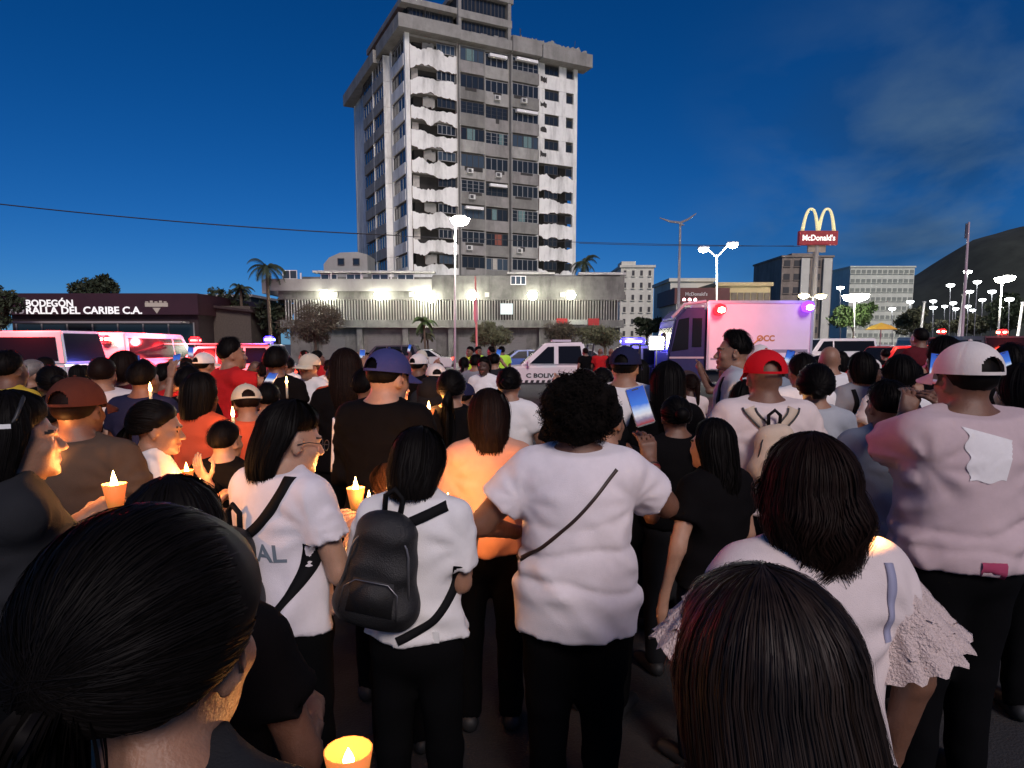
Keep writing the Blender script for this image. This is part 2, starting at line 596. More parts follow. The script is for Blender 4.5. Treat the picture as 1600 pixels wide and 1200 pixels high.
wbox('penthouse_wall', 6.6, 13.2, .2, 14, ZT + .62, ZT + 5.3, dark_in)
wbox('penthouse_beam', 6.4, 13.4, -.5, .1, ZT + 2.7, ZT + 3.5, grey_w)
wbox('penthouse_roof', 6.2, 13.6, -.5, 14.3, ZT + 5.3, ZT + 5.8, grey_w)
wbox('column', 6.42, 6.8, -.45, .15, ZT + 1.25, ZT + 5.28, grey_w)
wbox('column', 12.9, 13.3, -.45, .15, ZT + 1.25, ZT + 5.28, grey_w)
for k in range(2):
    for q in range(3):
        window(tower, 1.95, 1.4 if k == 0 else 1.7, 4, (6.85 + q * 2.0, .06, ZT + 1.25 + k * 2.3), fm=win_dark)
wbox('penthouse_wall', 13.6, 17.3, .9, 12, ZT + .62, ZT + 2.6, grey_w)
wbox('roof_tank', 18.4, 20.6, 5, 8, ZT + .62, ZT + 1.9, grey_w)
for k in range(16):
    x = rt.uniform(7, TW); w = rt.uniform(.3, 1.4)
    wbox('roof_rubble', x, x + w, -.7 + rt.uniform(0, .4), .4, ZT + 1.2, ZT + 1.5 + rt.uniform(.05, .55) * (x > 13), grey_w)
for k in range(7):
    x = rt.uniform(-.5, TW)
    MB().tube([(x, .3, ZT + .6), (x + rt.uniform(-.3, .3), .2, ZT + rt.uniform(2.2, 3.6))], .035, 5).build('bent_rebar', win_dark, tower)
for k in range(9):
    o = link('broken_panel', ragged(rt.uniform(1.2, 3), .45, .1, .3, 700 + k, n=10, mat=grey_w), tower)
    o.location = (13.3 + k * 1.05, -1.0 - .03 * k, ZT + 1.3)

# ------------------------------------------------------------------ podium in front of the tower
pod_grey = M('podium_concrete', (0.17, 0.17, 0.155), .9, var=.35, vs=1.1, grime=.95, gs=.55, bump=.4, bs=3, grimecol=(.04, .039, .035))
pod_white = M('podium_white', (0.36, 0.36, 0.33), .85, var=.12, vs=1, grime=.5, gs=.5, grimecol=(.2, .2, .18))
PX0, PX1, PY = xat(444, 62), xat(972, 62), 62.0
podium = thing('podium_building', 'long low concrete podium with a slatted facade and roof terrace under the tower', 'building', (PX0, PY, 0), R(1.2))
PW = PX1 - PX0
def pb(name, x0, x1, y0, y1, z0, z1, mat, parent=podium):
    return MB().box(x0, x1, y0, y1, z0, z1).build(name, mat, parent)
zt_, zl, zs0, zs1, zb = zat(427, 62), zat(455, 62), zat(500, 62), zat(468, 62), zat(512, 62)
pb('wall', .4, PW, .6, 30, 0, zs0, pod_grey)
pb('ledge', -.2, PW + .2, -.3, .6, zb, zs0, pod_grey)
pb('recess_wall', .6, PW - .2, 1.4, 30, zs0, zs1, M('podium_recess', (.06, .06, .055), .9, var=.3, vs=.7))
pb('beam', -.3, PW + .3, -.1, 30, zs1, zl, pod_grey)
slm = MB().box(-.035, .035, -.12, .16, zs0, zs1).mesh('slat', pod_white)
nsl = int(PW / .25); cop = M('coping_paint', (.5, .5, .47), .8, var=.2, grime=.5, gs=1)
for i in range(nsl):
    o = link('slat', slm, podium)
    o.location.x = .3 + i * .25
    o.rotation_euler.z = R(random.uniform(-12, 12))
pb('parapet', -1.2, PW * .44, -.6, -.35, zl, zt_ - .55, pod_white)
pb('parapet', PW * .44 + .01, PW + .2, -.1, .15, zl, zt_ - .2, pod_grey)
pb('coping', 3.0, PW * .44 + .3, -.75, .5, zt_, zt_ + .18, cop)
pb('coping', PW * .66, PW * .8, -.3, .5, zt_ - .05, zt_ + .13, cop)
pb('coping', PW * .87, PW + .3, -.3, .5, zt_ - .1, zt_ + .12, cop)
MB().prism([(-1.6, zl - .25), (-1.2, zl - .25), (-1.2, zt_ - .5), (-1.6, zt_ - .7)], -.6, 12).build('parapet', pod_white, podium)
pb('terrace_wall', 1.0, PW * .44, 3.0, 3.2, zl, zt_ - .02, pod_grey)
pb('terrace_wall', PW * .44, PW - .1, .6, 3.2, zl, zt_ - .06, pod_grey)
for k in range(9):
    x = .1 + k * PW / 9
    pb('joint_rib', x, x + .09, -.16, -.103, zs1 + .01, zl - .01, pod_grey)
    if k % 2: pb('wall_box', x + 1.1, x + 1.5, -.25, -.103, zs1 + .25, zs1 + .65, pod_white)
for k in range(5):
    x = -.9 + k * 2.7
    pb('terrace_post', x, x + .12, -.45, -.33, zt_ - .548, zt_ + .1 if k > 1 else zt_, white_p)
for k in range(4):
    window(podium, 1.5, .95, 2, (3.6 + k * 2.3, -.3, zt_ - 1.02), fm=white_p, gm=win_glass2)
window(podium, 1.3, .8, 2, (.2, -.3, zt_ - .55), fm=white_p, gm=win_glass2)
window(podium, 1.4, .8, 3, (PW * .67, -.25, zt_ - 1.0), fm=white_p, gm=win_glass2)
for k in range(7):
    x = PW * (.08 + .135 * k)
    pb('buttress', x, x + .5, -.08, .59, 0, zb - .003, pod_grey)
    pb('shutter', x + .9, x + 3.0, .52, .598, .1, 2.4, M('steel_shutter', (.16, .16, .15), .6, var=.2, vs=3, stretch=(1, 1, 12)))
pb('sign_panel', xat(782, 61.8) - PX0, xat(801, 61.8) - PX0, -.5, -.3, zat(491, 61.7), zat(474, 61.7), M('pale_blue_sign', (.55, .72, .75), .5, emit=.35))
for a in (870, 920):
    pb('red_banner', xat(a, 61.5) - PX0, xat(a + 17, 61.5) - PX0, -.45, -.36, zat(508, 61.5), zat(497, 61.5), M('red_banner_cloth', (.35, .03, .03), .8, var=.2))
pb('name_board', xat(889, 61.5) - PX0, xat(918, 61.5) - PX0, -.45, -.37, zat(507, 61.5), zat(499, 61.5), M('grey_board', (.35, .37, .33), .7, var=.2))
lamp_hot = M('lamp_glow_white', (1, 1, .9), emit=60, ecol=(1, .98, .8))
fl_h = MB(); fl_h.box(-.35, .35, -.3, .05, -.12, .14); fl_h.tube([(0, .05, 0), (0, .5, .1)], .04, 6)
fl_me = fl_h.mesh('lamp_head', M('lamp_grey', (.25, .25, .25), .5))
fl_g = MB().lathe([(0.001, -.28), (.22, -.22), (.3, 0), (.22, .2), (.001, .26)], 12).mesh('bulb', lamp_hot, smooth=True)
for i, (px, sc) in enumerate(((508, 1.6), (593, 1.6), (658, 1.7), (674, 1.4), (738, 1.6), (832, 1.5), (892, 1.4))):
    p = at(px, 461 if i != 3 else 466, 61.2)
    t = thing('flood_lamp', ['flood lamp near the outer corner of the slatted podium', 'flood lamp on the podium above the bare bush', 'brighter lamp of the twin flood lamps on the podium', 'lower lamp of the twin flood lamps on the podium', 'flood lamp behind the reddish pole on the podium', 'flood lamp above the red banners nearest the blue sign', 'last flood lamp on the podium towards the white block'][i], 'lamp', p, 0, 'flood lamps along the podium facade')
    h = link('lamp_head', fl_me, t); h.location = (0, .15, .3)
    b = link('bulb', fl_g, t); b.scale = (sc, sc, sc)
    lamp('flood_light', (0, -.45, -.1), 22, (1, .97, .8), .3, t)
# round white annex on the terrace
annex = thing('roof_annex', 'small white round topped annex on the podium terrace beside the tower', 'building', (xat(545, 72), 72, zat(425, 72) - .5))
mb = MB(); mb.prism([(-2.4, 0), (2.2, 0), (2.2, 2.3), (1.2, 2.55), (-.6, 2.5), (-1.8, 2.0), (-2.4, 1.3)], 0, 4)
mb.build('wall', pod_white, annex)
window(annex, .7, .7, 1, (-.9, -.1, 1.2), fm=win_dark); window(annex, .7, .7, 1, (.7, -.1, 1.2), fm=win_dark)
# ------------------------------------------------------------------ far buildings
def block(name, label, x0, x1, y, d, h, rows, cols, wall, win=win_dark, roof=None, rz=0.0, ww=.55, hh=.5):
    t = thing(name, label, 'building', (x0, y, 0), rz)
    w = x1 - x0
    MB().box(0, w, 0, d, 0, h).build('wall', wall, t)
    MB().box(-.3, w + .3, -.3, d + .3, h + .003, h + .5).build('roof', roof or wall, t)
    cw, rh = w / cols, h / rows
    wm = MB(); wm.box(-cw * ww / 2, cw * ww / 2, -.12, -.02, -rh * hh / 2, rh * hh / 2)
    wm = wm.mesh('window', win)
    fm_ = MB(); fm_.box(-cw * ww / 2 - .15, cw * ww / 2 + .15, -.3, -.003, -rh * hh / 2 - .25, -rh * hh / 2 - .05)
    fm_ = fm_.mesh('sill', wall)
    for r in range(rows):
        for c in range(cols):
            o = link('window', wm, t); o.location = ((c + .5) * cw, 0, (r + .55) * rh)
            s_ = link('sill', fm_, o)
    return t
cream = M('cream_render', (.72, .71, .6), .85, var=.1, vs=.4, grime=.4, gs=.3, grimecol=(.25, .24, .2))
pale = M('pale_green_render', (.74, .78, .64), .85, var=.12, vs=.3, grime=.3, gs=.2, grimecol=(.25, .27, .22))
tan = M('tan_concrete', (.30, .25, .2), .9, var=.2, vs=.4, grime=.5, gs=.2)
b = block('white_block', 'narrow white apartment block with small dark windows just beyond the podium end', xat(968, 150), xat(1019, 150), 150, 14, zat(418, 150), 7, 4, cream, ww=.3, hh=.42)
MB().box(.2, 3.3, .5, 6, zat(418, 150) + .5, zat(408, 150)).build('stair_tower', cream, b)
b = block('hotel_tower', 'brown concrete tower block standing behind the arched restaurant sign', xat(1216, 190), xat(1294, 190), 190, 22, zat(402, 190), 7, 5, tan, ww=.6, hh=.45)
MB().box(3, 9, 1, 12, zat(402, 190) + .5, zat(395, 190)).build('penthouse', tan, b)
for k in (.36, .8):
    w_ = xat(1294, 190) - xat(1216, 190)
    MB().prism([(w_ * k, 0), (w_ * (k + .16), 0), (w_ * (k + .16), zat(404, 190)), (w_ * k, zat(404, 190))], -.9, -.31).build('stair_screen', cream, b)
block('office_building', 'broad pale office building with rows of lit facade panels under the mountain', xat(1322, 230), xat(1421, 230), 230, 30, zat(418, 230), 9, 12, pale, win=M('far_window', (.30, .33, .27), .4), ww=.7, hh=.4)
b = block('parking_building', 'low yellow lit building with banded roof behind the white box truck', xat(1118, 95), xat(1200, 95), 95, 12, zat(447, 95), 3, 8, M('yellow_render', (.62, .5, .26), .8, var=.1), win=M('brown_window', (.14, .1, .06), .4), ww=.85, hh=.35)
b = block('terrace_building', 'white terraced roof building between the white block and the restaurant', xat(1045, 105), xat(1112, 105), 105, 12, zat(440, 105), 3, 6, cream, ww=.5, hh=.4)
rest = thing('restaurant', 'dark maroon restaurant box with white lettering above the truck cab', 'building', (xat(1055, 80), 80, 0))
rw = xat(1132, 80) - xat(1055, 80)
maroon = M('maroon_cladding', (.10, .025, .025), .6, var=.2, vs=1)
MB().box(0, rw, 0, 9, 0, zat(475, 80)).build('wall', cream, rest)
MB().box(-.3, rw + .3, -.3, 9.3, zat(475, 80) + .003, zat(450, 80)).build('roof', maroon, rest)
sgn_w = M('sign_letter_white', (.8, .8, .8), .5, emit=.5)
text_obj('lettering', "McDonald's", .55, M('sign_letter_dim', (.45, .43, .43), .5, emit=.06), rest, (rw * .38, -.33, zat(460, 80)), depth=.02, bold=.012)
MB().box(.5, rw - .5, -.05, 0, .3, zat(480, 80)).build('window', win_glass2, rest)
# restaurant pylon sign with arches
p0 = at(1277, 384, 70)
pyl = thing('pylon_sign', 'tall pole sign with yellow double arches over a red name board', 'sign', (p0.x, 70, 0))
MB().tube([(0, .2, 0), (0, .2, p0.z + .3)], .28, 10).build('pole', M('sign_pole', (.25, .23, .22), .6, var=.1), pyl)
bw = 3.9
zz0, zz1 = zat(383, 70), zat(361, 70)
rb = MB().box(-bw / 2, bw / 2, -.25, .3, zz0, zz1).build('name_board', M('sign_red', (.25, .02, .025), .5, emit=.10, ecol=(.6, .03, .04)), pyl, bevel=.03)
rb.rotation_euler.y = R(-3)
rb.rotation_euler.y = 0
text_obj('lettering', "McDonald's", .78, M('sign_letter_lit', (.85, .8, .75), .5, emit=.9), pyl, (0, -.26, (zz0 + zz1) / 2 - .03), depth=.01, bold=.02, width=3.3)
arch = M('arch_yellow', (.75, .62, .28), .5, emit=.55, ecol=(.9, .85, .5))
za = zat(325, 70)
for s in (-1, 1):
    pts = []
    for i in range(25):
        t = i / 24
        u = -1 + 2 * t
        pts.append((s * .82 + u * .78, -.02, zz1 + (za - zz1 - .1) * (1 - abs(u) ** 2.6)))
    MB().tube(pts, [.19 - .07 * math.sin(math.pi * i / 24) for i in range(25)], 8).build('arch', arch, pyl, smooth=True)
MB().box(-.9, .9, .05, .25, zz0 - .7, zz0 - .003).build('bracket', tan, pyl)

# shop on the left with white lettering on a dark fascia
sy = 60.0
sx0, sx1 = xat(22, sy), xat(312, sy)
shop = thing('liquor_store', 'long dark red shopfront with white BODEGON lettering across its fascia', 'building', (sx0, sy, 0))
sw = sx1 - sx0
shop_dark = M('shop_dark_wall', (.035, .02, .02), .8, var=.3, vs=1)
MB().box(0, sw, 0, 14, 0, zat(492, sy)).build('wall', shop_dark, shop)
MB().box(-.3, sw + .3, -.6, 14.2, zat(492, sy) + .003, zat(459, sy)).build('fascia', M('fascia_maroon', (.045, .014, .02), .5, var=.2, vs=.6), shop)
lw = M('fascia_letter', (.8, .8, .78), .5, emit=.75)
lw2 = M('fascia_letter_dim', (.4, .38, .38), .5, emit=.05)
def shop_text(txt, px0, px1, py, size, mat):
    o = text_obj('lettering', txt, size, mat, shop, ((xat(px0, sy) + xat(px1, sy)) / 2 - sx0, -.62, zat(py, sy)), depth=.015, bold=.02, width=xat(px1, sy) - xat(px0, sy))
    return o
shop_text('BODEGÓN', 54, 126, 475, .82, lw)
shop_text('RALLA DEL CARIBE C.A.', 53, 231, 486, .86, lw)
shop_text('MU', 27, 50, 486, .8, lw2)
ex, ez = xat(254, sy) - sx0, zat(477, sy)
e = MB(); e.box(-1.0, 1.0, -.03, 0, -.16, .18)
for k in range(5):
    e.box(-.95 + k * .4, -.7 + k * .4, -.03, 0, .2, .3 + .06 * (k % 2))
e.prism([(-.35, -.25), (0, -.75), (.35, -.25)], -.03, 0)
o = e.build('emblem', M('emblem_gold', (.45, .4, .32), .5, emit=.15), shop); o.location = (ex, -.61, ez)
MB().box(.4, sw - .4, -.04, 0, .2, zat(505, sy)).build('shopfront', win_glass, shop)
for k in range(8):
    MB().box(.4 + k * (sw - .8) / 7 - .06, .4 + k * (sw - .8) / 7 + .06, -.1, -.043, .2, zat(504, sy)).build('mullion', win_frame, shop)
MB().box(.3, sw - .5, -2.2, -.65, zat(506, sy), zat(504, sy) + .05).build('canopy', M('canopy_grey', (.3, .27, .26), .7), shop)
bulb_w = M('warm_bulb', (1, .95, .85), emit=14, ecol=(1, .93, .82))
bm_ = MB().lathe([(.001, -.09), (.08, 0), (.001, .09)], 8).mesh('bulb', bulb_w)
for k, px in enumerate((119, 125, 131, 143, 151, 162, 196)):
    t = link('roof_bulb', bm_); p = at(px, 462 + (k % 2) * 3, sy - .3); t.location = p; t.scale = (1.1,) * 3
    tag(t, ['first warm bulb of the string on the shop roof, under the round tree edge', 'second warm bulb of the string on the shop roof', 'third warm bulb of the string on the shop roof', 'middle warm bulb of the string under the round tree', 'warm bulb after the middle one of the string on the shop roof', 'last warm bulb of the close string on the shop roof', 'single warm bulb on the shop roof apart from the string'][k], 'light bulb', 'string of bulbs on the shop roof')
    st = MB().tube([(0, 0, 0), (0, 0, -.25)], .012, 5).build('stem', win_dark, t)
# long flat roofed building beyond the shop
lb = thing('warehouse', 'long low building with a pale roof edge behind the shop and the palms', 'building', (xat(180, 110), 110, 0))
lwid = xat(395, 110) - xat(180, 110)
MB().box(0, lwid, 0, 12, 0, zat(464, 110)).build('wall', M('warehouse_wall', (.06, .065, .06), .9, var=.3, vs=.3), lb)
MB().box(-.4, lwid + .4, -.4, 12.4, zat(464, 110) + .003, zat(460, 110)).build('roof', M('pale_roof_edge', (.4, .36, .33), .8, var=.1), lb)
MB().box(3, lwid - 1, -.15, -.003, 1.2, 4).build('window', win_glass, lb)
sh2 = thing('corner_shop', 'small dark shed at the end of the lettered shop near the palms', 'building', (xat(318, 63), 63, 0))
MB().box(0, 4.5, 0, 8, 0, zat(478, 63)).build('wall', M('shed_wall', (.09, .075, .06), .9, var=.3), sh2)
MB().prism([(-.4, zat(478, 63)), (4.9, zat(478, 63) - .6), (4.9, zat(478, 63) - .4), (-.4, zat(478, 63) + .25)], -.5, 8.3).build('roof', shop_dark, sh2)

# ------------------------------------------------------------------ trees
leafd = M('leaf_dark', (.035, .05, .022), .7, var=.5, vs=3)
leafg = M('leaf_green', (.07, .12, .035), .65, var=.5, vs=3)
leafo = M('leaf_olive', (.095, .1, .05), .7, var=.5, vs=3)
leafb = M('leaf_drybrown', (.10, .085, .055), .8, var=.5, vs=3)
bark = M('bark', (.10, .075, .05), .9, var=.4, vs=6)
def leaf_cloud(n, rad, size, seed, squash=.8, narrow=.45, clumps=14, hollow=.35):
    r = np.random.default_rng(seed)
    cc = r.normal(size=(clumps, 3)); cc /= np.linalg.norm(cc, axis=1)[:, None]
    cc *= r.uniform(hollow, .85, (clumps, 1)); cc[:, 2] *= squash
    cr = r.uniform(.22, .45, clumps)
    k = r.integers(0, clumps, n)
    d = r.normal(size=(n, 3)); d /= np.linalg.norm(d, axis=1)[:, None]
    p = (cc[k] + d * (cr[k] * r.uniform(.3, 1, n) ** .5)[:, None]) * np.array(rad)
    a = r.normal(size=(n, 3)); a /= np.linalg.norm(a, axis=1)[:, None]
    a = a * .6 + d * .5
    a /= np.linalg.norm(a, axis=1)[:, None]
    b = np.cross(a, r.normal(size=(n, 3))); b /= np.linalg.norm(b, axis=1)[:, None]
    s = size * r.uniform(.6, 1.4, (n, 1))
    v = np.stack([p - a * s, p + b * s * narrow, p + a * s, p - b * s * narrow], 1).reshape(-1, 3)
    me = bpy.data.meshes.new('crown')
    me.vertices.add(4 * n); me.vertices.foreach_set('co', v.ravel())
    me.loops.add(4 * n); me.loops.foreach_set('vertex_index', np.arange(4 * n, dtype=np.int32))
    me.polygons.add(n); me.polygons.foreach_set('loop_start', np.arange(0, 4 * n, 4, dtype=np.int32))
    me.polygons.foreach_set('loop_total', np.full(n, 4, dtype=np.int32))
    me.update()
    return me, cc * np.array(rad)
def tree(name, label, loc, crown_z, rad, n, size, mat, seed, cat='tree', group=None, trunk_r=.14, squash=.8, narrow=.45, clumps=14):
    t = thing(name, label, cat, loc, 0, group)
    me, cc = leaf_cloud(n, rad, size, seed, squash, narrow, clumps)
    me.materials.append(mat)
    o = link('crown', me, t); o.location.z = crown_z
    m = MB()
    m.tube([(0, 0, 0), (.05, .02, crown_z * .5), (0, 0, crown_z)], [trunk_r, trunk_r * .75, trunk_r * .5], 8)
    for c in cc[:10]:
        m.tube([(0, 0, crown_z * .6), tuple(np.array([0, 0, crown_z]) + c * .5 + np.array([0, 0, -.1])), tuple(np.array([0, 0, crown_z]) + c)], [trunk_r * .45, trunk_r * .25, trunk_r * .08], 5)
    m.build('trunk', bark, t, smooth=True)
    return t
def gz(px, y): return (xat(px, y), y, 0)
tree('round_tree', 'dark round tree rising over the shop roof', gz(160, 72), zat(452, 72), (2.6, 2.2, 2.2), 2600, .22, leafd, 1)
tree('dark_tree', 'dark tree at the outer end of the shop', gz(2, 55), zat(485, 55), (1.9, 1.9, 2.2), 1800, .22, leafd, 2)
tree('dark_tree', 'dark broad tree between the shed and the podium', gz(352, 68), zat(482, 68), (2.6, 2.2, 2.2), 2200, .24, leafd, 3)
tree('bare_bush', 'large twiggy brown bush in front of the podium corner', gz(492, 50), zat(505, 50), (2.7, 2.0, 2.0), 5200, .2, leafb, 4, narrow=.12, clumps=20)
tree('green_bush', 'pale green feathery bush beside the reddish pole', gz(772, 45), zat(521, 45), (1.7, 1.4, 1.2), 3200, .17, leafo, 5, narrow=.16, clumps=18)
tree('brown_bush', 'dry brownish bush below the red banners', gz(880, 52), zat(523, 52), (2.0, 1.5, 1.2), 2600, .18, leafb, 6, narrow=.14, clumps=16)
tree('olive_bush', 'olive bush at the far end of the podium', gz(945, 50), zat(522, 50), (2.1, 1.6, 1.2), 3000, .18, leafo, 7, narrow=.16, clumps=16)
tree('street_tree', 'bright green tree lit by the strong lamp beside the pale office building', gz(1332, 85), zat(493, 85), (3.4, 2.6, 2.3), 3200, .26, leafg, 8)
tree('street_tree', 'grey green tree behind the parked cars under the mountain', gz(1425, 110), zat(500, 110), (4.2, 3, 2.7), 2600, .32, leafo, 9)
tree('street_tree', 'dark tree among the car park lamps at the edge of view', gz(1575, 95), zat(490, 95), (5.2, 3, 3.2), 3000, .32, leafd, 10)
tree('street_tree', 'low olive tree between the flagpole and the red beacon', gz(1520, 120), zat(505, 120), (6.5, 3, 2.6), 2600, .36, leafo, 12)
tree('street_tree', 'shadowy tree beside the white block', gz(1010, 88), zat(508, 88), (3, 2, 1.6), 2000, .26, leafd, 13)
tree('street_tree', 'leafy tree between the palms and the bare bush', gz(436, 64), zat(498, 64), (2.2, 2.0, 2.1), 1800, .24, leafd, 14)
def palm(label, px, y, pyc, pyb, fl, seed, mat=leafd, nf=17, tr=.16):
    r = random.Random(seed)
    zc = zat(pyc, y)
    t = thing('palm_tree', label, 'palm tree', (xat(px, y), y, 0))
    MB().tube([(0, 0, 0), (.08, 0, zc * .35), (.02, 0, zc * .7), (0, 0, zc)], [tr * 1.3, tr, tr * .9, tr * .8], 9).build('trunk', bark, t, smooth=True)
    for k in range(nf):
        az = k * 2.399 + r.uniform(-.2, .2)
        el = r.uniform(.1, 1.15) if k % 3 else r.uniform(-.4, .2)
        L = fl * r.uniform(.8, 1.1)
        m = MB(); pts = []
        p = Vector((0, 0, zc)); d = Vector((math.cos(az) * math.cos(el), math.sin(az) * math.cos(el), math.sin(el)))
        for i in range(11):
            pts.append(p.copy()); p = p + d * L / 10
            d = (d + Vector((0, 0, -.17 - .02 * i))).normalized()
        m.tube(pts, [.035 * (1 - i / 12) for i in range(11)], 4)
        for i in range(1, 31):
            q = i / 31 * 10; a = int(q); f = q - a
            pp = pts[a].lerp(pts[min(10, a + 1)], f)
            tan_ = (pts[min(10, a + 1)] - pts[a]).normalized()
            side = tan_.cross(Vector((0, 0, 1))).normalized()
            ll = fl * .27 * math.sin(math.pi * min(.97, .12 + .85 * i / 31)) + .05
            for s in (-1, 1):
                tip = pp + (side * s * .75 + tan_ * .5 + Vector((0, 0, -.55))).normalized() * ll * r.uniform(.85, 1.1)
                m.add([pp - tan_ * .035, pp + tan_ * .035, tip], [(0, 1, 2)])
        m.build('frond', mat, t, fix=False)
palm('tall dark palm against the sky beside the podium', 422, 60, 418, 540, 2.3, 1)
palm('shorter palm behind the tall one over the low roofs', 380, 66, 452, 540, 1.7, 2, nf=14)
palm('dark palm rising behind the podium roof beside the tower', 911, 74, 411, 540, 2.1, 3)
palm('small bright young palm in front of the podium wall', 663, 46, 503, 540, 1.1, 4, mat=leafg, nf=13, tr=.08)
palm('young palm beside the thin street lamp pole low in front of the wall', 668, 48, 522, 540, .9, 6, mat=leafo, nf=11, tr=.07)

# ------------------------------------------------------------------ lamps, poles, wires
pole_w = M('pole_white_paint', (.6, .6, .58), .5, var=.1)
pole_g = M('pole_grey', (.28, .28, .29), .5, var=.1, metal=.3)
lens_hot = M('lamp_lens_hot', (1, 1, .9), emit=90, ecol=(1, .98, .84))
lens_mid = M('lamp_lens', (1, 1, 1), emit=22, ecol=(.95, 1, 1))
lens_yel = M('lamp_lens_yellow', (1, .8, .4), emit=45, ecol=(1, .82, .38))
lens_off = M('lamp_lens_off', (.7, .75, .75), .3, emit=1.2)
def street_lamp(label, px, y, pyt, heads, pole_r=.07, mat=pole_g, watts=0, glow=.22, lens=lens_hot, group=None, name='street_lamp', base_px=None):
    z = zat(pyt, y)
    xb = xat(base_px if base_px is not None else px, y, 0); xt = xat(px, y, z)
    t = thing(name, label, 'street lamp', (xb, y, 0), 0, group)
    dx = xt - xb
    MB().tube([(0, 0, 0), (dx * .5, 0, z * .5), (dx, 0, z)], [pole_r, pole_r * .8, pole_r * .6], 10).build('pole', mat, t, smooth=True)
    for (hx, hz, on) in heads:
        if abs(hx) > .05:
            MB().tube([(dx, 0, z - .15), (dx + hx * .6, 0, z + hz * .8), (dx + hx, 0, z + hz)], pole_r * .5, 6).build('arm', mat, t)
        h = MB(); h.box(dx + hx - .28, dx + hx + .28, -.2, .2, z + hz + .02, z + hz + .13)
        h.build('lamp_head', pole_g, t, bevel=.02)
        ln = on if not isinstance(on, bool) else (lens if on else lens_off)
        MB().lathe([(.001, -glow * .8), (glow * .8, -glow * .5), (glow, -.02), (.7 * glow, .015)], 14, T=Matrix.Translation((dx + hx, -.02, z + hz))).build('lens', ln, t, smooth=True)
        if watts and on is not False:
            lamp('street_light', (dx + hx, -.05, z + hz - .45), watts, (1, .97, .84), .25, t)
    return t
street_lamp('tall white pole in front of the tower with a glaring white lamp', 711, 35, 345, [(.25, .12, True)], .06, pole_w, 1800, .5)
sp_d = bpy.data.lights.new('tower_fill_spot', 'SPOT'); sp_d.energy = 21000; sp_d.color = (1, .98, .88); sp_d.spot_size = R(62); sp_d.spot_blend = .6; sp_d.shadow_soft_size = .3  # added spot at the street lamp, aimed up to brighten the tower
sp_o = bpy.data.objects.new('tower_fill_spot', sp_d); COL.objects.link(sp_o); sp_o.location = (xat(711, 35) + .25, 34.9, zat(338, 35) + .5)
sp_o.rotation_euler = (Vector((-3, 82, 29)) - sp_o.location).to_track_quat('-Z', 'Y').to_euler()
street_lamp('double arm lamp over the box truck with one bright and one dim head', 1120, 38, 398, [(-.75, .32, lens_mid), (.85, .55, True)], .06, pole_w, 900, .28)
street_lamp('very bright lamp glaring over the green tree', 1335, 78, 462, [(-.3, .05, True), (.6, .1, True)], .08, pole_w, 16000, 1.0)
street_lamp('yellow twin lamp close behind the truck corner beside the sign pole', 1270, 64, 463, [(-.85, .15, lens_yel), (.75, .1, lens_yel)], .07, pole_g, 900, .48)
street_lamp('bright lamp on the pole nearest the mountain', 1566, 60, 436, [(0, .1, True), (.45, .2, True)], .09, pole_w, 3000, .6, base_px=1556)
cone_l = [(1512, 424, 95, 1500), (1485, 445, 100, 1482), (1527, 440, 105, 1520), (1515, 455, 110, 1508), (1550, 455, 100, 1546), (1489, 473, 120, 1487), (1535, 468, 130, 1532), (1577, 467, 90, 1574), (1512, 478, 125, 1509), (1458, 470, 130, 1456), (1458, 480, 115, 1457), (1493, 482, 140, 1492), (1422, 471, 115, 1421), (1476, 478, 150, 1475), (1520, 484, 150, 1519), (1440, 486, 160, 1439), (1566, 480, 120, 1563), (1313, 449, 100, 1313), (1394, 482, 125, 1394)]
where = ['topmost of the small lamps beside the flagpole', 'small lamp standing just inside the flagpole', 'small lamp second highest beyond the flagpole', 'small lamp close beside the flagpole shaft', 'small lamp below the bright twin lamp', 'tiny lamp low beside the leaning white pole', 'tiny lamp deep among the lamps beyond the flagpole', 'small lamp at the edge over the dark tree', 'tiny lamp at the flagpole mid height', 'tiny lamp above the pale office building end', 'tiny lamp just under another near the office building', 'tiny low lamp beside the flagpole foot', 'single small lamp at the office building corner', 'tiny far lamp between office building and flagpole', 'tiny far lamp low beyond the flagpole', 'tiny far lamp low over the red cars', 'small lamp low beside the dark edge tree', 'small lamp above the glaring one', 'small lamp before the office building facade']
for (px, py, y, bp), w_ in zip(cone_l, where):
    street_lamp(w_ + ' in the car park', px, y, py, [(0, .05, lens_mid)], .07, pole_g, 0, .42 + y * .0012, group='small car park lamps', base_px=bp, name='car_park_lamp')
# flagpole, leaning poles, three armed mast
p = at(1514, 347, 48)
fp = thing('flagpole', 'tall thin leaning pole with a dark tip against the mountain', 'pole', (xat(1500, 48, 0), 48, 0))
dxp = p.x - xat(1500, 48, 0)
MB().tube([(0, 0, 0), (dxp, 0, p.z)], [.11, .07], 8).build('pole', M('pole_pink', (.45, .36, .4), .5), fp)
MB().box(dxp - .2, dxp - .05, -.05, .05, p.z - 1.1, p.z - .1).build('furled_flag', M('flag_dark', (.05, .05, .08), .8), fp)
for px, pt, y, lab in ((1497, 462, 60, 'pale leaning post in front of the flagpole'), (1438, 473, 70, 'short pale post beside the office building'), (1589, 474, 62, 'pale post at the outer edge of the car park')):
    q = thing('pale_post', lab, 'post', (xat(px - 5, y, 0), y, 0))
    MB().tube([(0, 0, 0), (.3, 0, zat(pt, y))], [.14, .1], 8).build('pole', pole_w, q)
    MB().lathe([(.18, 0), (.18, .12), (.001, .16)], 10, T=Matrix.Translation((.3, 0, zat(pt, y)))).build('cap', pole_g, q)
ym = 58
ms = thing('lamp_mast', 'slim unlit mast with three spread arms like a wind turbine', 'mast', (xat(1058, ym, 0), ym, 0))
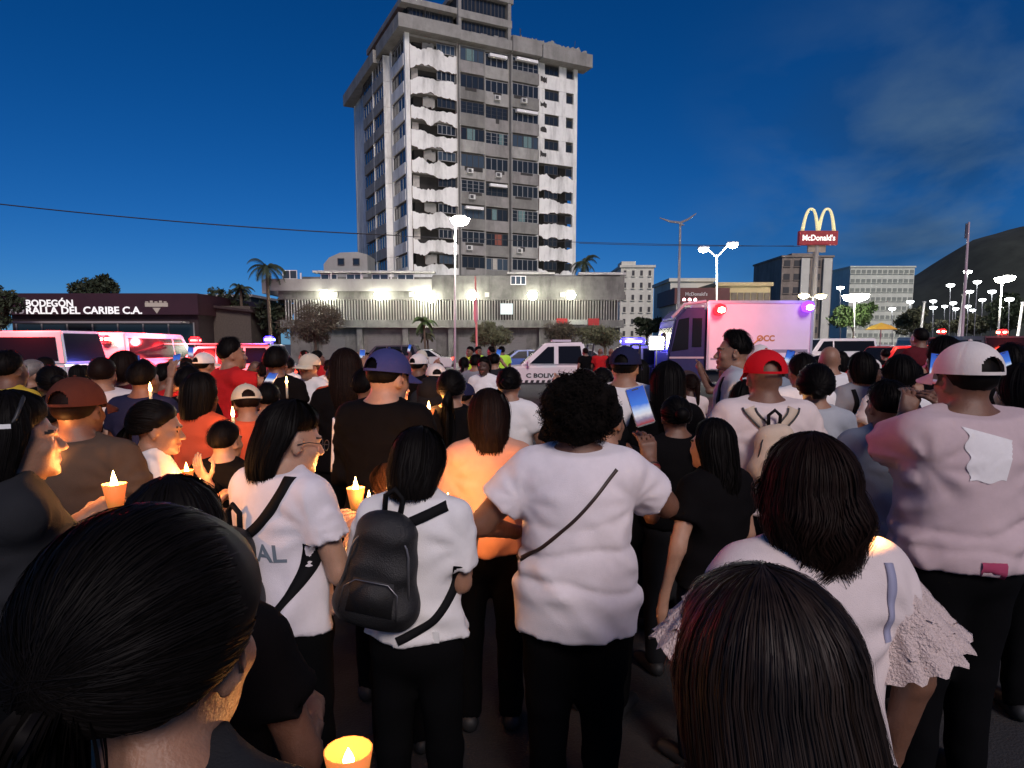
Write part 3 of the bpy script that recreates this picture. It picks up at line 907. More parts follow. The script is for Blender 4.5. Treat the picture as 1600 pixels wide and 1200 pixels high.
pt_ = at(1063, 348, ym); dxm = pt_.x - xat(1058, ym, 0)
MB().tube([(0, 0, 0), (dxm, 0, pt_.z)], [.16, .09], 8).build('pole', pole_g, ms)
for px, py in ((1030, 341), (1087, 334), (1068, 352)):
    q = at(px, py, ym)
    MB().tube([(dxm, 0, pt_.z), ((dxm + q.x - xat(1058, ym, 0)) / 2, -.1, (pt_.z + q.z) / 2 - .1), (q.x - xat(1058, ym, 0), -.2, q.z)], [.1, .09, .04], 6).build('arm', pole_g, ms)
rp = thing('marker_pole', 'thin reddish orange pole rising out of the crowd before the podium', 'pole', (xat(746, 26, 0), 26, 0))
MB().tube([(0, 0, 0), (-.02, 0, 2.6), (-.05, 0, zat(432, 26))], [.045, .04, .03], 8).build('pole', M('pole_salmon', (.55, .25, .18), .6, var=.2, vs=2), rp)
MB().lathe([(.03, 0), (.085, .15), (.09, .5), (.04, .9)], 8, T=Matrix.Translation((-.04, 0, zat(505, 26)))).build('wrapping', M('cloth_salmon', (.6, .3, .28), .8), rp)
wirem = M('wire_black', (.015, .015, .018), .6)
def wire(label, a, b, sag, r):
    pts = [a.lerp(b, i / 24) + Vector((0, 0, -sag * 4 * (i / 24) * (1 - i / 24))) for i in range(25)]
    o = MB().tube(pts, r, 5).build('overhead_wire', wirem)
    tag(o, label, 'wire')
wire('dark overhead wire sagging across the sky towards the tower', at(-60, 312, 40), at(625, 368, 44), .25, .035)
wire('faint overhead wire crossing the front of the tower', at(625, 369, 44), at(1250, 385, 52), .1, .02)
wire('second faint wire running down beyond the tower', at(905, 380, 52), at(1240, 384, 55), .1, .02)
# ------------------------------------------------------------------ vehicles
glass_car = M('car_glass', (.008, .009, .011), .12, spec=.18)
tyre_m = M('tyre_rubber', (.02, .02, .02), .85)
rim_m = M('rim_metal', (.4, .4, .41), .35, metal=.7)
trim_m = M('black_trim', (.02, .02, .022), .5)
def paint(name, col, rough=.3):
    return M('paint_' + name, col, rough, coat=.5, var=.04, vs=3)
P_WHITE, P_BLUE, P_DARK = paint('white', (.72, .72, .71)), paint('blue', (.05, .10, .3)), paint('dark', (.03, .03, .035))
P_RED, P_SILV, P_GREY = paint('red', (.45, .03, .025)), paint('silver', (.42, .43, .44)), paint('grey', (.15, .15, .16))
tail_m = M('tail_lamp', (.5, .02, .02), .3, emit=4, ecol=(1, .06, .03))
head_m = M('head_lamp', (.8, .8, .8), .2, emit=.6)
wheel_me = None
def wheels(t, xs, hw, r):
    ty = MB(); ty.lathe([(r * .62, -.11), (r * .95, -.11), (r, -.07), (r, .07), (r * .95, .11), (r * .62, .11)], 24, T=Matrix.Rotation(R(90), 4, 'X'))
    tm = ty.mesh('wheel', tyre_m, smooth=False)
    ri = MB(); ri.lathe([(.04, -.10), (r * .2, -.1), (r * .6, -.07), (r * .62, .05)], 16, T=Matrix.Rotation(R(90), 4, 'X'))
    for k in range(5):
        a = k * 2 * math.pi / 5
        ri.box(-.03, .03, -.115, -.06, .05, r * .6, T=Matrix.Rotation(a, 4, 'Y'))
    rm = ri.mesh('rim', rim_m)
    for x in xs:
        for s in (-1, 1):
            w = link('wheel', tm, t); w.location = (x, s * (hw - .08), r)
            q = link('rim', rm, w); q.rotation_euler.z = 0 if s < 0 else math.pi
def vehicle(name, label, loc, rz, paint_m, low, green, wins, hw, wx, wr=.34, th=.12, group=None, cat='car', roofbar=None, norear=False):
    """low: lower body outline (x,z); green: greenhouse outline; wins: side window outlines; front is at -x"""
    t = thing(name, label, cat, loc, rz, group)
    MB().prism(low, -hw, hw).build('body', paint_m, t, bevel=.05)
    zb_, zt2 = min(z for x, z in green), max(z for x, z in green)
    def hwz(z): return hw - .03 - th * (z - zb_) / (zt2 - zb_)
    n = len(green)
    vs = [(x, -hwz(z), z) for x, z in green] + [(x, hwz(z), z) for x, z in green]
    fs = [tuple(range(n)), tuple(reversed(range(n, 2 * n)))] + [(i, i + n, (i + 1) % n + n, (i + 1) % n) for i in range(n)]
    MB().add(vs, fs).build('cabin', paint_m, t, bevel=.04)
    for wn in wins:
        for s in (-1, 1):
            v = [(x, s * (hwz(z) + .004), z) for x, z in wn] + [(x, s * (hwz(z) - .02), z) for x, z in wn]
            k = len(wn)
            MB().add(v, [tuple(range(k)), tuple(reversed(range(k, 2 * k)))] + [(i, i + k, (i + 1) % k + k, (i + 1) % k) for i in range(k)]).build('window', glass_car, t)
    # windscreen and rear window follow the first and last slopes of the greenhouse
    def slope(a, b, nm):
        d = Vector((b[0] - a[0], 0, b[1] - a[1])); nn = Vector((-d.z, 0, d.x)).normalized()
        if nn.x * (a[0] - sum(x for x, z in green) / n) < 0: nn = -nn
        q = []
        for f in (.08, .92):
            p = Vector((a[0], 0, a[1])) + d * f + nn * .006
            w_ = hwz(p.z) - .07
            q += [(p.x, -w_, p.z), (p.x, w_, p.z)]
        q2 = [tuple(Vector(v) - nn * .02) for v in q]
        MB().add(q + q2, [(0, 1, 3, 2), (4, 6, 7, 5), (0, 4, 5, 1), (2, 3, 7, 6), (0, 2, 6, 4), (1, 5, 7, 3)]).build(nm, glass_car, t)
    slope(green[0], green[1], 'windscreen')
    if not norear: slope(green[-1], green[-2], 'rear_window')
    wheels(t, wx, hw, wr)
    xf, xr = min(x for x, z in low), max(x for x, z in low)
    for s in (-1, 1):
        MB().box(xf - .02, xf + .12, s * (hw - .38) - .16, s * (hw - .38) + .16, .62, .78).build('headlight', head_m, t, bevel=.02)
        MB().box(xr - .06, xr + .015, s * (hw - .2) - .12, s * (hw - .2) + .12, .72, .95).build('tail_light', tail_m, t, bevel=.02)
    MB().box(xf - .04, xf + .1, -hw + .05, hw - .05, .3, .5).build('bumper', trim_m, t, bevel=.03)
    MB().box(xr - .1, xr + .04, -hw + .05, hw - .05, .32, .52).build('bumper', trim_m, t, bevel=.03)
    return t
SEDAN = dict(low=[(-2.2, .3), (2.2, .3), (2.22, .85), (1.7, .95), (-.95, .93), (-2.1, .78), (-2.22, .6)],
             green=[(-1.05, .92), (-.35, 1.42), (.75, 1.44), (1.55, .94)],
             wins=[[(-.78, .97), (-.28, 1.36), (.2, 1.38), (.2, .97)], [(.27, .97), (.27, 1.38), (.72, 1.37), (1.25, .99)]], hw=.88, wx=(-1.4, 1.35), wr=.32)
SUV = dict(low=[(-2.3, .35), (2.25, .35), (2.3, .95), (2.2, 1.05), (-1.05, 1.03), (-2.2, .95), (-2.32, .7)],
           green=[(-1.15, 1.02), (-.5, 1.68), (1.9, 1.74), (2.2, 1.05)],
           wins=[[(-.85, 1.07), (-.42, 1.6), (.15, 1.62), (.15, 1.07)], [(.23, 1.07), (.23, 1.62), (1.05, 1.64), (1.05, 1.07)], [(1.13, 1.1), (1.13, 1.63), (1.78, 1.63), (1.95, 1.12)]], hw=.93, wx=(-1.45, 1.45), wr=.37)
VAN = dict(low=[(-2.6, .35), (2.6, .35), (2.62, 1.2), (2.6, 1.25), (-1.7, 1.25), (-2.45, 1.05), (-2.62, .7)],
           green=[(-1.85, 1.24), (-1.2, 2.12), (2.45, 2.15), (2.6, 1.25)],
           wins=[[(-1.5, 1.32), (-1.05, 1.95), (-.45, 1.97), (-.45, 1.32)], [(-.36, 1.32), (-.36, 1.97), (2.3, 1.98), (2.4, 1.34)]], hw=.98, wx=(-1.75, 1.6), wr=.36)
beac_red = M('beacon_red', (1, .1, .1), emit=26, ecol=(1, .05, .04))
beac_redhot = M('beacon_red_hot', (1, .5, .4), emit=45, ecol=(1, .38, .22))
beac_blue = M('beacon_blue', (.2, .2, 1), emit=40, ecol=(.12, .16, 1))
beac_vio = M('beacon_violet', (.4, .3, 1), emit=40, ecol=(.3, .2, 1))
LENS = {'lens_red': M('lens_red', (.8, .02, .02), .3, emit=2.2, ecol=(1, .02, .03)), 'lens_blue': M('lens_blue', (.05, .05, .8), .3, emit=2.6, ecol=(.06, .04, 1)), 'lens_violet': M('lens_violet', (.2, .05, .8), .3, emit=2.2, ecol=(.25, .05, 1))}


def beacon(t, x, z, mat, col, watts, y=0, w=.32, d=-1.0, nm='beacon'):
    halo = {'beacon_red_hot': 'lens_red', 'beacon_red': 'lens_red', 'beacon_blue': 'lens_blue', 'beacon_violet': 'lens_violet'}[mat.name]
    dm = MB().box(x - w / 2, x + w / 2, y - .15, y + .15, z, z + .22).build(nm, LENS[halo], t, bevel=.05)
    MB().box(x - w * .36, x + w * .36, y - .165, y + .165, z + .05, z + .15).build('bulb', mat, dm, bevel=.02)
    MB().box(x - w * .5 - .012, x + w * .5 + .012, y - .08, y + .08, z + .05, z + .15).build('bulb', mat, dm, bevel=.02)
    MB().box(x - w / 2 - .02, x + w / 2 + .02, y - .15, y + .15, z - .05, z - .003).build('beacon_base', trim_m, t)
    if watts:
        lamp('beacon_light', (x, y + d * .55, z + .22), watts, col, .12, t)

# white minibus on the left
v = vehicle('minibus', 'white minibus with a dark window band at the edge of the crowd below the shop', (xat(104, 18) - 2.62, 18.9, 0), 0, P_WHITE, cat='minibus', **VAN)
# white patrol car facing the crowd with the strongest red beacon
v = vehicle('patrol_car', 'white patrol van with its back to the crowd, washed in red by its beacon', (xat(158, 21), 23.3, 0), R(-90), P_WHITE, cat='patrol car', norear=True, **VAN)
beacon(v, 2.66, 1.93, beac_redhot, (1, .03, .04), 0, y=-.25, w=.3)
beacon(v, 2.66, 1.84, beac_redhot, (1, .03, .04), 0, y=.3, w=.3)
bpos = at(147, 528, 20.6)
lamp('beacon_light', (3.5, 0, 2.15), 900, (1, .02, .03), .1, v)
lamp('beacon_light', (5.2, 0, 2.8), 3500, (1, .03, .03), .1, v)  # extra red light added in mid-air before the van to redden the crowd
v = vehicle('police_van', 'white police van standing sideways with a red and a blue beacon on its roof', (xat(325, 23), 24, 0), 0, P_WHITE, cat='police van', **SUV)
beacon(v, -1.0 + .15, 1.78, beac_red, (1, .05, .06), 700, d=-2.6)
beacon(v, 1.65, 1.8, beac_blue, (.12, .15, 1), 420, d=-1.6)
MB().box(-1.6, 1.9, -.9, -.55, 1.745, 1.775).build('roof_rail', P_SILV, v)
v.scale = (1.05, 1, 1.02)

# white patrol pickup, side on, front to the left
PYV = 21.6
pk = thing('patrol_pickup', 'white patrol pickup with checkered sill stripe and lettered door beside the podium road', 'pickup', (xat(779, PYV) + 2.0, PYV + .95, 0))
hw = .95
MB().prism([(-2.62, .5), (.95, .5), (.95, 1.12), (-1.15, 1.10), (-2.45, 1.0), (-2.64, .75)], -hw, hw).build('body', P_WHITE, pk, bevel=.06)
MB().prism([(.97, .55), (2.62, .55), (2.62, 1.15), (.97, 1.15)], -hw, hw).build('cargo_bed', P_DARK, pk, bevel=.04)
gr = [(-1.32, 1.09), (-.5, 1.82), (.72, 1.85), (.95, 1.1)]
def hwz(z): return hw - .03 - .13 * (z - 1.1) / .75
MB().add([(x, -hwz(z), z) for x, z in gr] + [(x, hwz(z), z) for x, z in gr], [(0, 1, 2, 3), (7, 6, 5, 4), (0, 4, 5, 1), (1, 5, 6, 2), (2, 6, 7, 3), (3, 7, 4, 0)]).build('cabin', P_WHITE, pk, bevel=.05)
for wn in ([(-1.0, 1.16), (-.42, 1.7), (-.22, 1.71), (-.22, 1.16)], [(-.08, 1.16), (-.08, 1.72), (.62, 1.73), (.72, 1.16)]):
    for s in (-1, 1):
        k = len(wn)
        MB().add([(x, s * (hwz(z) + .005), z) for x, z in wn] + [(x, s * (hwz(z) - .02), z) for x, z in wn], [tuple(range(k)), tuple(reversed(range(k, 2 * k)))] + [(i, i + k, (i + 1) % k + k, (i + 1) % k) for i in range(k)]).build('window', glass_car, pk)
MB().add([(-1.27, -.82, 1.13), (-1.27, .82, 1.13), (-.56, .74, 1.77), (-.56, -.74, 1.77)], [(0, 1, 2, 3)]).build('windscreen', glass_car, pk).location.x = -.012
chk = MB()
for k in range(14):
    x = -1.55 + k * .18
    chk.add([(x, -hw - .006, .5), (x + .10, -hw - .006, .5), (x + .15, -hw - .006, .64), (x + .05, -hw - .006, .64)], [(0, 1, 2, 3)])
chk.build('checker_stripe', trim_m, pk)
MB().box(-1.5, .95, -hw - .004, -hw, .5, .56).build('sill_band', trim_m, pk)
text_obj('lettering', 'C BOLIVARIANA', .19, trim_m, pk, (-.25, -hw - .008, .78), depth=.002, bold=.006, width=1.75)
MB().box(-1.06, -1.0, -hw - .16, -hw, 1.1, 1.3).build('wing_mirror', P_WHITE, pk)
MB().prism([(-1.72, .9), (-1.5, .85), (-1.52, 1.02), (-1.66, 1.06)], -hw - .006, -hw - .001).build('fender_vent', trim_m, pk)
wheels(pk, (-1.75, 1.75), hw, .39)
for x in (.95, 2.45):
    MB().tube([(x, -.85, 1.15), (x + .1, -.85, 1.78), (x + .1, .85, 1.78), (x, .85, 1.15)], .03, 6).build('roll_bar', trim_m, pk)
MB().box(-.25, .35, -.5, .5, 1.86, 1.93).build('light_bar', M('light_bar_clear', (.5, .5, .55), .3), pk)
for s in (-1, 1):
    MB().box(-2.66, -2.5, s * .68 - .16, s * .68 + .16, .78, .95).build('headlight', head_m, pk, bevel=.02)
MB().box(-2.7, -2.55, -.85, .85, .45, .68).build('bumper', trim_m, pk, bevel=.03)

# white box truck
TY = 22.0
bx0, bx1 = xat(1106, TY), xat(1267, TY)
tk = thing('box_truck', 'white box truck with dark blue cab and red and violet corner beacons', 'truck', (bx0, TY, 0))
bwid = bx1 - bx0
bt = zat(471, TY)
boxm = M('box_white', (.74, .72, .72), .5, var=.05, vs=2)
MB().box(0, bwid, 0, 2.3, .95, bt).build('cargo_box', boxm, tk, bevel=.03)
for x in (0, bwid):
    MB().box(x - .04, x + .04, -.03, .03, .95, bt + .02).build('corner_post', M('alu_trim', (.6, .6, .6), .35, metal=.6), tk)
MB().box(.0, bwid, -.025, .02, bt - .06, bt + .03).build('roof_rail', M('alu_trim', (.6, .6, .6)), tk)
MB().box(bwid - 1.25, bwid - .1, -.006, 0, zat(551, TY), zat(546, TY)).build('side_stripe', M('stripe_grey', (.25, .25, .28), .5), tk)
MB().box(.1, bwid - .1, -.007, 0, zat(560, TY) - .05, zat(560, TY) + .02).build('side_stripe', M('stripe_grey', (.25, .25, .28), .5), tk)
emb = M('emblem_ochre', (.45, .22, .05), .5)
lx = xat(1196, TY) - bx0
text_obj('lettering', 'OCC', .26, emb, tk, (lx, -.006, zat(529, TY)), depth=.002, bold=.01)
MB().tube([(lx - .5, -.004, zat(545, TY)), (lx - .38, -.004, zat(537, TY)), (lx - .22, -.004, zat(530, TY)), (lx - .1, -.004, zat(526, TY))], [.006, .02, .03, .01], 6).build('swoosh', emb, tk)
cabm = M('cab_blue', (.022, .03, .10), .5, var=.1, spec=.25)
c0 = xat(1044, TY) - bx0
cz = zat(473, TY) - .15
MB().prism([(c0, .6), (-.06, .6), (-.06, cz), (c0 + .55, cz), (c0 + .22, cz - .35), (c0 + .02, 1.5)], .05, 2.2).build('cab', cabm, tk, bevel=.06)
MB().prism([(c0 + .12, 1.55), (-.62, 1.62), (-.62, cz - .32), (c0 + .34, cz - .38)], .04, .049).build('window', glass_car, tk)
MB().prism([(-.5, 1.7), (-.2, 1.7), (-.2, cz - .34), (-.5, cz - .34)], .03, .049).build('window', glass_car, tk)
MB().add([(c0 + .015, .15, 1.55), (c0 + .015, 2.1, 1.55), (c0 + .235, 2.1, cz - .38), (c0 + .235, .15, cz - .38)], [(0, 1, 2, 3)]).build('windscreen', glass_car, tk).location.x = -.012
MB().tube([(c0 + .1, .0, cz - .32), (c0 + .5, .0, cz + .1), (-.1, .02, cz + .2)], .05, 8).build('sun_visor', P_SILV, tk)
MB().box(c0 + .06, -.1, .035, .048, 1.32, 1.38).build('cab_stripe', P_SILV, tk)
MB().box(c0 - .25, c0 - .1, -.15, .0, 1.6, 2.15).build('wing_mirror', trim_m, tk, bevel=.03)
MB().box(c0 - .1, bwid, .3, 2.0, .55, .93).build('chassis', trim_m, tk)
wheels(tk, (c0 + .65, bwid - .9), 1.05, .48)
for o in tk.children:
    if o.name.startswith('wheel'): o.location.y += 1.12
for k in range(3):
    MB().lathe([(.05, 0), (.05, .05), (.001, .09)], 8, T=Matrix.Translation((c0 + .5 + k * .18, .1, cz + .22))).build('marker_lamp', M('marker_pink', (1, .6, .6), emit=8, ecol=(1, .55, .6)), tk)
bz1, bz2 = zat(483, TY - .1), zat(479, TY - .1)
for bx_, bz_, ln_, bu_ in ((xat(1121, TY) - bx0, bz1, 'lens_red', beac_redhot), (xat(1256, TY) - bx0, bz2, 'lens_violet', beac_vio)):
    dm = MB().lathe([(.001, -.2), (.16, -.15), (.21, 0), (.16, .13), (.001, .19)], 16, T=Matrix.Translation((bx_, -.16, bz_))).build('beacon', LENS[ln_], tk, smooth=True)
    MB().lathe([(.001, -.12), (.11, -.07), (.12, .03), (.001, .1)], 12, T=Matrix.Translation((bx_, -.30, bz_ - .02))).build('bulb', bu_, dm, smooth=True)
lamp('beacon_light', (xat(1121, TY) - bx0, -1.5, bz1), 130, (1, .07, .1), .12, tk)
lamp('beacon_light', (xat(1256, TY) - bx0, -1.5, bz2), 26, (.3, .12, 1), .12, tk)
lamp('beacon_light', (xat(1121, TY) - bx0 - .4, -.9, bz1 + .3), 12, (1, .08, .25), .12, tk)

# police car with blue lights before the truck, portable work light
v = vehicle('police_car', 'dark police car bathed in blue light between the pickup and the truck cab', (xat(995, 24.5), 25.3, 0), 0, P_GREY, cat='police car', **SUV)
beacon(v, .0, 1.79, beac_blue, (.15, .12, 1), 240, w=.9, d=-1.4)
wl = thing('work_light', 'glaring white portable light on a stand just before the truck cab', 'work light', (xat(1026, 14), 14, 0))
wz = zat(546, 14)
MB().tube([(0, 0, .7), (0, 0, wz)], .018, 6).build('stand', trim_m, wl)
for k in range(3):
    a = k * 2.094
    MB().tube([(0, 0, .75), (.4 * math.cos(a), .4 * math.sin(a), .01)], .014, 5).build('leg', trim_m, wl)
MB().box(-.17, .17, .0, .07, wz - .02, wz + .28).build('housing', trim_m, wl, bevel=.02)
MB().box(-.14, .14, -.012, -.002, wz + .01, wz + .25).build('lens', M('work_lens', (1, 1, 1), emit=40, ecol=(.85, .85, 1)), wl)
lamp('work_lamp', (0, -.25, wz + .15), 60, (.85, .87, 1), .1, wl)

# parked and queueing cars behind the crowd and in the car park
def parked(lab, px, y, rz, pm, spec, group='cars parked behind the crowd', nm='parked_car'):
    return vehicle(nm, lab, (xat(px, y), y, 0), rz, pm, group=group, **spec)
parked('dark parked car behind the hat wearers below the podium', 603, 42, 0, P_DARK, SUV)
parked('pale parked car half hidden by the young palm', 655, 44, 0, P_SILV, SEDAN)
parked('small blue parked car above the patrol pickup bonnet', 815, 40, R(8), P_BLUE, SEDAN)
parked('blue car beside the truck cab in the far lane', 1010, 43, 0, P_BLUE, SUV)
parked('dark car under the dry bush by the podium', 905, 42, 0, P_GREY, SEDAN)
rc = parked('red car among the crowd below the pale office building', 1392, 30, R(14), P_RED, SUV)
lamp('tail_lamp_light', (0, -1.4, 1.9), 90, (1, .08, .05), .2, rc)
parked('white van just past the truck in the bright car park', 1300, 44, R(5), P_WHITE, VAN)
parked('silver car beyond the truck under the glaring lamp', 1345, 52, 0, P_SILV, SUV)
parked('white van with its roof catching the light near the flagpole', 1452, 46, 0, P_WHITE, VAN)
parked('dark car before the flagpole foot', 1500, 36, 0, P_DARK, SUV)
parked('white van at the far edge of the car park', 1592, 46, 0, P_WHITE, VAN)
parked('dark car below the brighter of the red beacons', 1560, 30, R(-6), P_DARK, SUV)
parked('grey car between the two red beacons', 1528, 42, 0, P_GREY, SUV)
parked('white car deep in the car park behind the red car', 1400, 58, 0, P_WHITE, SUV)
for px, py, y, lab in ((1477, 518, 34, 'patrol vehicle with a red beacon nearer the flagpole'), (1573, 519, 29, 'patrol vehicle with the brighter red beacon at the crowd edge')):
    v = vehicle('patrol_car', lab, (xat(px, y), y + 1, 0), R(80), P_DARK, cat='patrol car', group='patrol vehicles with red beacons', **VAN)
    beacon(v, -.9, zat(py, y) - .1, beac_redhot, (1, .08, .04), 260, w=.4, d=0)
    lamp('beacon_light', (-1.9, 0, zat(py, y) + .1), 120, (1, .06, .03), .15, v)
uy = 33
um = thing('parasol', 'small yellow parasol above the red car', 'parasol', (xat(1375, uy), uy, 0))
MB().tube([(0, 0, 0), (0, 0, zat(505, uy))], .025, 6).build('pole', pole_g, um)
MB().lathe([(.75, zat(515, uy)), (.45, zat(509, uy)), (.001, zat(504, uy))], 8).build('canopy', M('canopy_yellow', (.75, .5, .06), .7), um)
# ------------------------------------------------------------------ figures: implicit bodies meshed with surface nets
V3 = lambda *a: np.array(a, float)


def smin(a, b, k):
    h = np.clip(.5 + .5 * (b - a) / k, 0, 1)
    return b + (a - b) * h - k * h * (1 - h)


class SDF:
    """list of rounded cones and ellipsoids blended together; every figure is one continuous surface"""
    def __init__(s):
        s.p = []
        s.warp = None

    def cone(s, a, b, r1, r2, k=.03, cut=False, sy=1.0):
        s.p.append(('c', V3(*a), V3(*b), r1, r2, k, cut, sy)); return s

    def ell(s, c, r, k=.03, Rm=None):
        s.p.append(('e', V3(*c), V3(*r), Rm, k)); return s

    def sub(s, c, r, k=.01, Rm=None):
        s.p.append(('-', V3(*c), V3(*r), Rm, k)); return s

    def plane(s, n, d):          # keep dot(n,p) < d
        s.p.append(('p', V3(*n), d)); return s

    @staticmethod
    def d1(q, X, Y, Z):
        if q[0] == 'c':
            _, a, b, r1, r2, k, cut, sy = q
            ab = b - a
            L2 = max(1e-9, ab @ ab)
            px, py, pz = X - a[0], (Y - a[1]), Z - a[2]
            t = (px * ab[0] + py * ab[1] + pz * ab[2]) / L2
            tc = np.clip(t, 0, 1)
            d = np.sqrt((px - tc * ab[0]) ** 2 + ((py - tc * ab[1]) / sy) ** 2 + (pz - tc * ab[2]) ** 2) - (r1 + (r2 - r1) * tc)
            if cut:
                d = np.maximum(d, (t - 1) * math.sqrt(L2))
            return d
        _, c, r, Rm, k = q
        px, py, pz = X - c[0], Y - c[1], Z - c[2]
        if Rm is not None:
            px, py, pz = (Rm[0][0] * px + Rm[1][0] * py + Rm[2][0] * pz, Rm[0][1] * px + Rm[1][1] * py + Rm[2][1] * pz,
                          Rm[0][2] * px + Rm[1][2] * py + Rm[2][2] * pz)
        k0 = np.sqrt((px / r[0]) ** 2 + (py / r[1]) ** 2 + (pz / r[2]) ** 2)
        k1 = np.sqrt((px / r[0] ** 2) ** 2 + (py / r[1] ** 2) ** 2 + (pz / r[2] ** 2) ** 2) + 1e-9
        return k0 * (k0 - 1) / k1

    def box(s, q, m):
        if q[0] == 'c':
            rr = max(q[3], q[4]) * max(1, q[7]) + m
            return np.minimum(q[1], q[2]) - rr, np.maximum(q[1], q[2]) + rr
        rr = (q[2] if q[3] is None else np.full(3, q[2].max())) + m
        return q[1] - rr, q[1] + rr

    def bounds(s, pad=.03):
        lo = np.min([s.box(q, pad)[0] for q in s.p if q[0] in 'ce'], 0)
        hi = np.max([s.box(q, pad)[1] for q in s.p if q[0] in 'ce'], 0)
        for q in s.p:
            if q[0] == 'p':
                ax = int(np.argmax(np.abs(q[1])))
                if abs(q[1][ax]) > .999:
                    if q[1][ax] > 0: hi[ax] = min(hi[ax], q[2] + pad)
                    else: lo[ax] = max(lo[ax], -q[2] - pad)
        return lo, hi

    def grid(s, xs, ys, zs, warp=None):
        Fd = np.full((len(xs), len(ys), len(zs)), .5)
        step = max(np.diff(xs).max(), np.diff(ys).max(), np.diff(zs).max())
        XX, YY, ZZ = xs[:, None, None], ys[None, :, None], zs[None, None, :]
        for q in s.p:
            if q[0] == 'p': continue
            lo, hi = s.box(q, 2.2 * step + q[5 if q[0] == 'c' else 4])
            i0, i1 = np.searchsorted(xs, lo[0]), np.searchsorted(xs, hi[0])
            j0, j1 = np.searchsorted(ys, lo[1]), np.searchsorted(ys, hi[1])
            k0, k1 = np.searchsorted(zs, lo[2]), np.searchsorted(zs, hi[2])
            if i1 <= i0 or j1 <= j0 or k1 <= k0: continue
            d = s.d1(q, XX[i0:i1], YY[:, j0:j1], ZZ[:, :, k0:k1])
            sl_ = np.s_[i0:i1, j0:j1, k0:k1]
            if q[0] == '-':
                Fd[sl_] = -smin(-Fd[sl_], d, q[4])
            else:
                Fd[sl_] = smin(Fd[sl_], d, q[5] if q[0] == 'c' else q[4])
        if warp is not None:
            Fd = Fd + warp(XX, YY, ZZ)
        for q in s.p:
            if q[0] == 'p': Fd = np.maximum(Fd, XX * q[1][0] + YY * q[1][1] + ZZ * q[1][2] - q[2] + (0 if warp is None or q[1][2] > 0 else .0035 * np.sin(XX * 23 + 9 * YY) + .002 * np.sin(XX * 61)))
        return Fd

    def at(s, P):
        X, Y, Z = P[:, 0], P[:, 1], P[:, 2]
        d = np.full(len(P), .5)
        for q in s.p:
            if q[0] == 'p': d = np.maximum(d, P @ q[1] - q[2])
            elif q[0] == '-': d = -smin(-d, s.d1(q, X, Y, Z), q[4])
            else: d = smin(d, s.d1(q, X, Y, Z), q[5] if q[0] == 'c' else q[4])
        return d + s.warp(X, Y, Z) if s.warp else d

    def back_y(s, x, z, off=.004, sgn=-1):
        """y of the surface seen from behind (sgn=-1) at x, z"""
        ys = np.linspace(-.45, .45, 181) * (1 if sgn < 0 else -1)
        P = np.stack([np.full(181, x), ys, np.full(181, z)], 1)
        d = s.at(P)
        i = np.argmax(d < 0) if (d < 0).any() else int(np.argmin(d))
        return ys[i] + sgn * off


def axis(lo, hi, h, fine=()):
    out = [lo]
    while out[-1] < hi:
        x = out[-1]; st = h
        for a, b, f in fine:
            if a - h < x < b: st = min(st, f)
        out.append(x + st)
    return np.array(out)


_CORN = [(0, 0, 0), (1, 0, 0), (0, 1, 0), (1, 1, 0), (0, 0, 1), (1, 0, 1), (0, 1, 1), (1, 1, 1)]
_EDG = [(0, 1), (2, 3), (4, 5), (6, 7), (0, 2), (1, 3), (4, 6), (5, 7), (0, 4), (1, 5), (2, 6), (3, 7)]


def nets(Fd, xs, ys, zs):
    n0, n1, n2 = Fd.shape
    c = [Fd[i:n0 - 1 + i, j:n1 - 1 + j, k:n2 - 1 + k] for i, j, k in _CORN]
    ins = sum((a < 0).astype(np.int8) for a in c)
    ii, jj, kk = np.nonzero((ins > 0) & (ins < 8))
    cv = np.stack([a[ii, jj, kk] for a in c], 1)
    cx = np.stack([xs[ii + o[0]] for o in _CORN], 1)
    cyy = np.stack([ys[jj + o[1]] for o in _CORN], 1)
    cz_ = np.stack([zs[kk + o[2]] for o in _CORN], 1)
    acc = np.zeros((len(ii), 3)); cnt = np.zeros(len(ii))
    for a, b in _EDG:
        fa, fb = cv[:, a], cv[:, b]
        m = (fa < 0) != (fb < 0)
        t = np.where(m, fa / np.where(m, fa - fb, 1), 0)
        for ax, cc in enumerate((cx, cyy, cz_)):
            acc[:, ax] += np.where(m, cc[:, a] + t * (cc[:, b] - cc[:, a]), 0)
        cnt += m
    v = acc / np.maximum(cnt, 1)[:, None]
    vid = np.full((n0 - 1, n1 - 1, n2 - 1), -1, np.int64)
    vid[ii, jj, kk] = np.arange(len(ii))
    faces = []
    S = Fd < 0
    for ax in range(3):
        if ax == 0: a, b = S[:-1, 1:-1, 1:-1], S[1:, 1:-1, 1:-1]
        elif ax == 1: a, b = S[1:-1, :-1, 1:-1], S[1:-1, 1:, 1:-1]
        else: a, b = S[1:-1, 1:-1, :-1], S[1:-1, 1:-1, 1:]
        i, j, k = np.nonzero(a != b)
        fl = a[i, j, k]
        if ax == 0: q = [vid[i, j, k], vid[i, j + 1, k], vid[i, j + 1, k + 1], vid[i, j, k + 1]]
        elif ax == 1: q = [vid[i, j, k], vid[i, j, k + 1], vid[i + 1, j, k + 1], vid[i + 1, j, k]]
        else: q = [vid[i, j, k], vid[i + 1, j, k], vid[i + 1, j + 1, k], vid[i, j + 1, k]]
        q = np.stack(q, 1)
        q[~fl] = q[~fl][:, ::-1]
        faces.append(q)
    f = np.concatenate(faces)
    f = f[(f >= 0).all(1)]
    return v, f


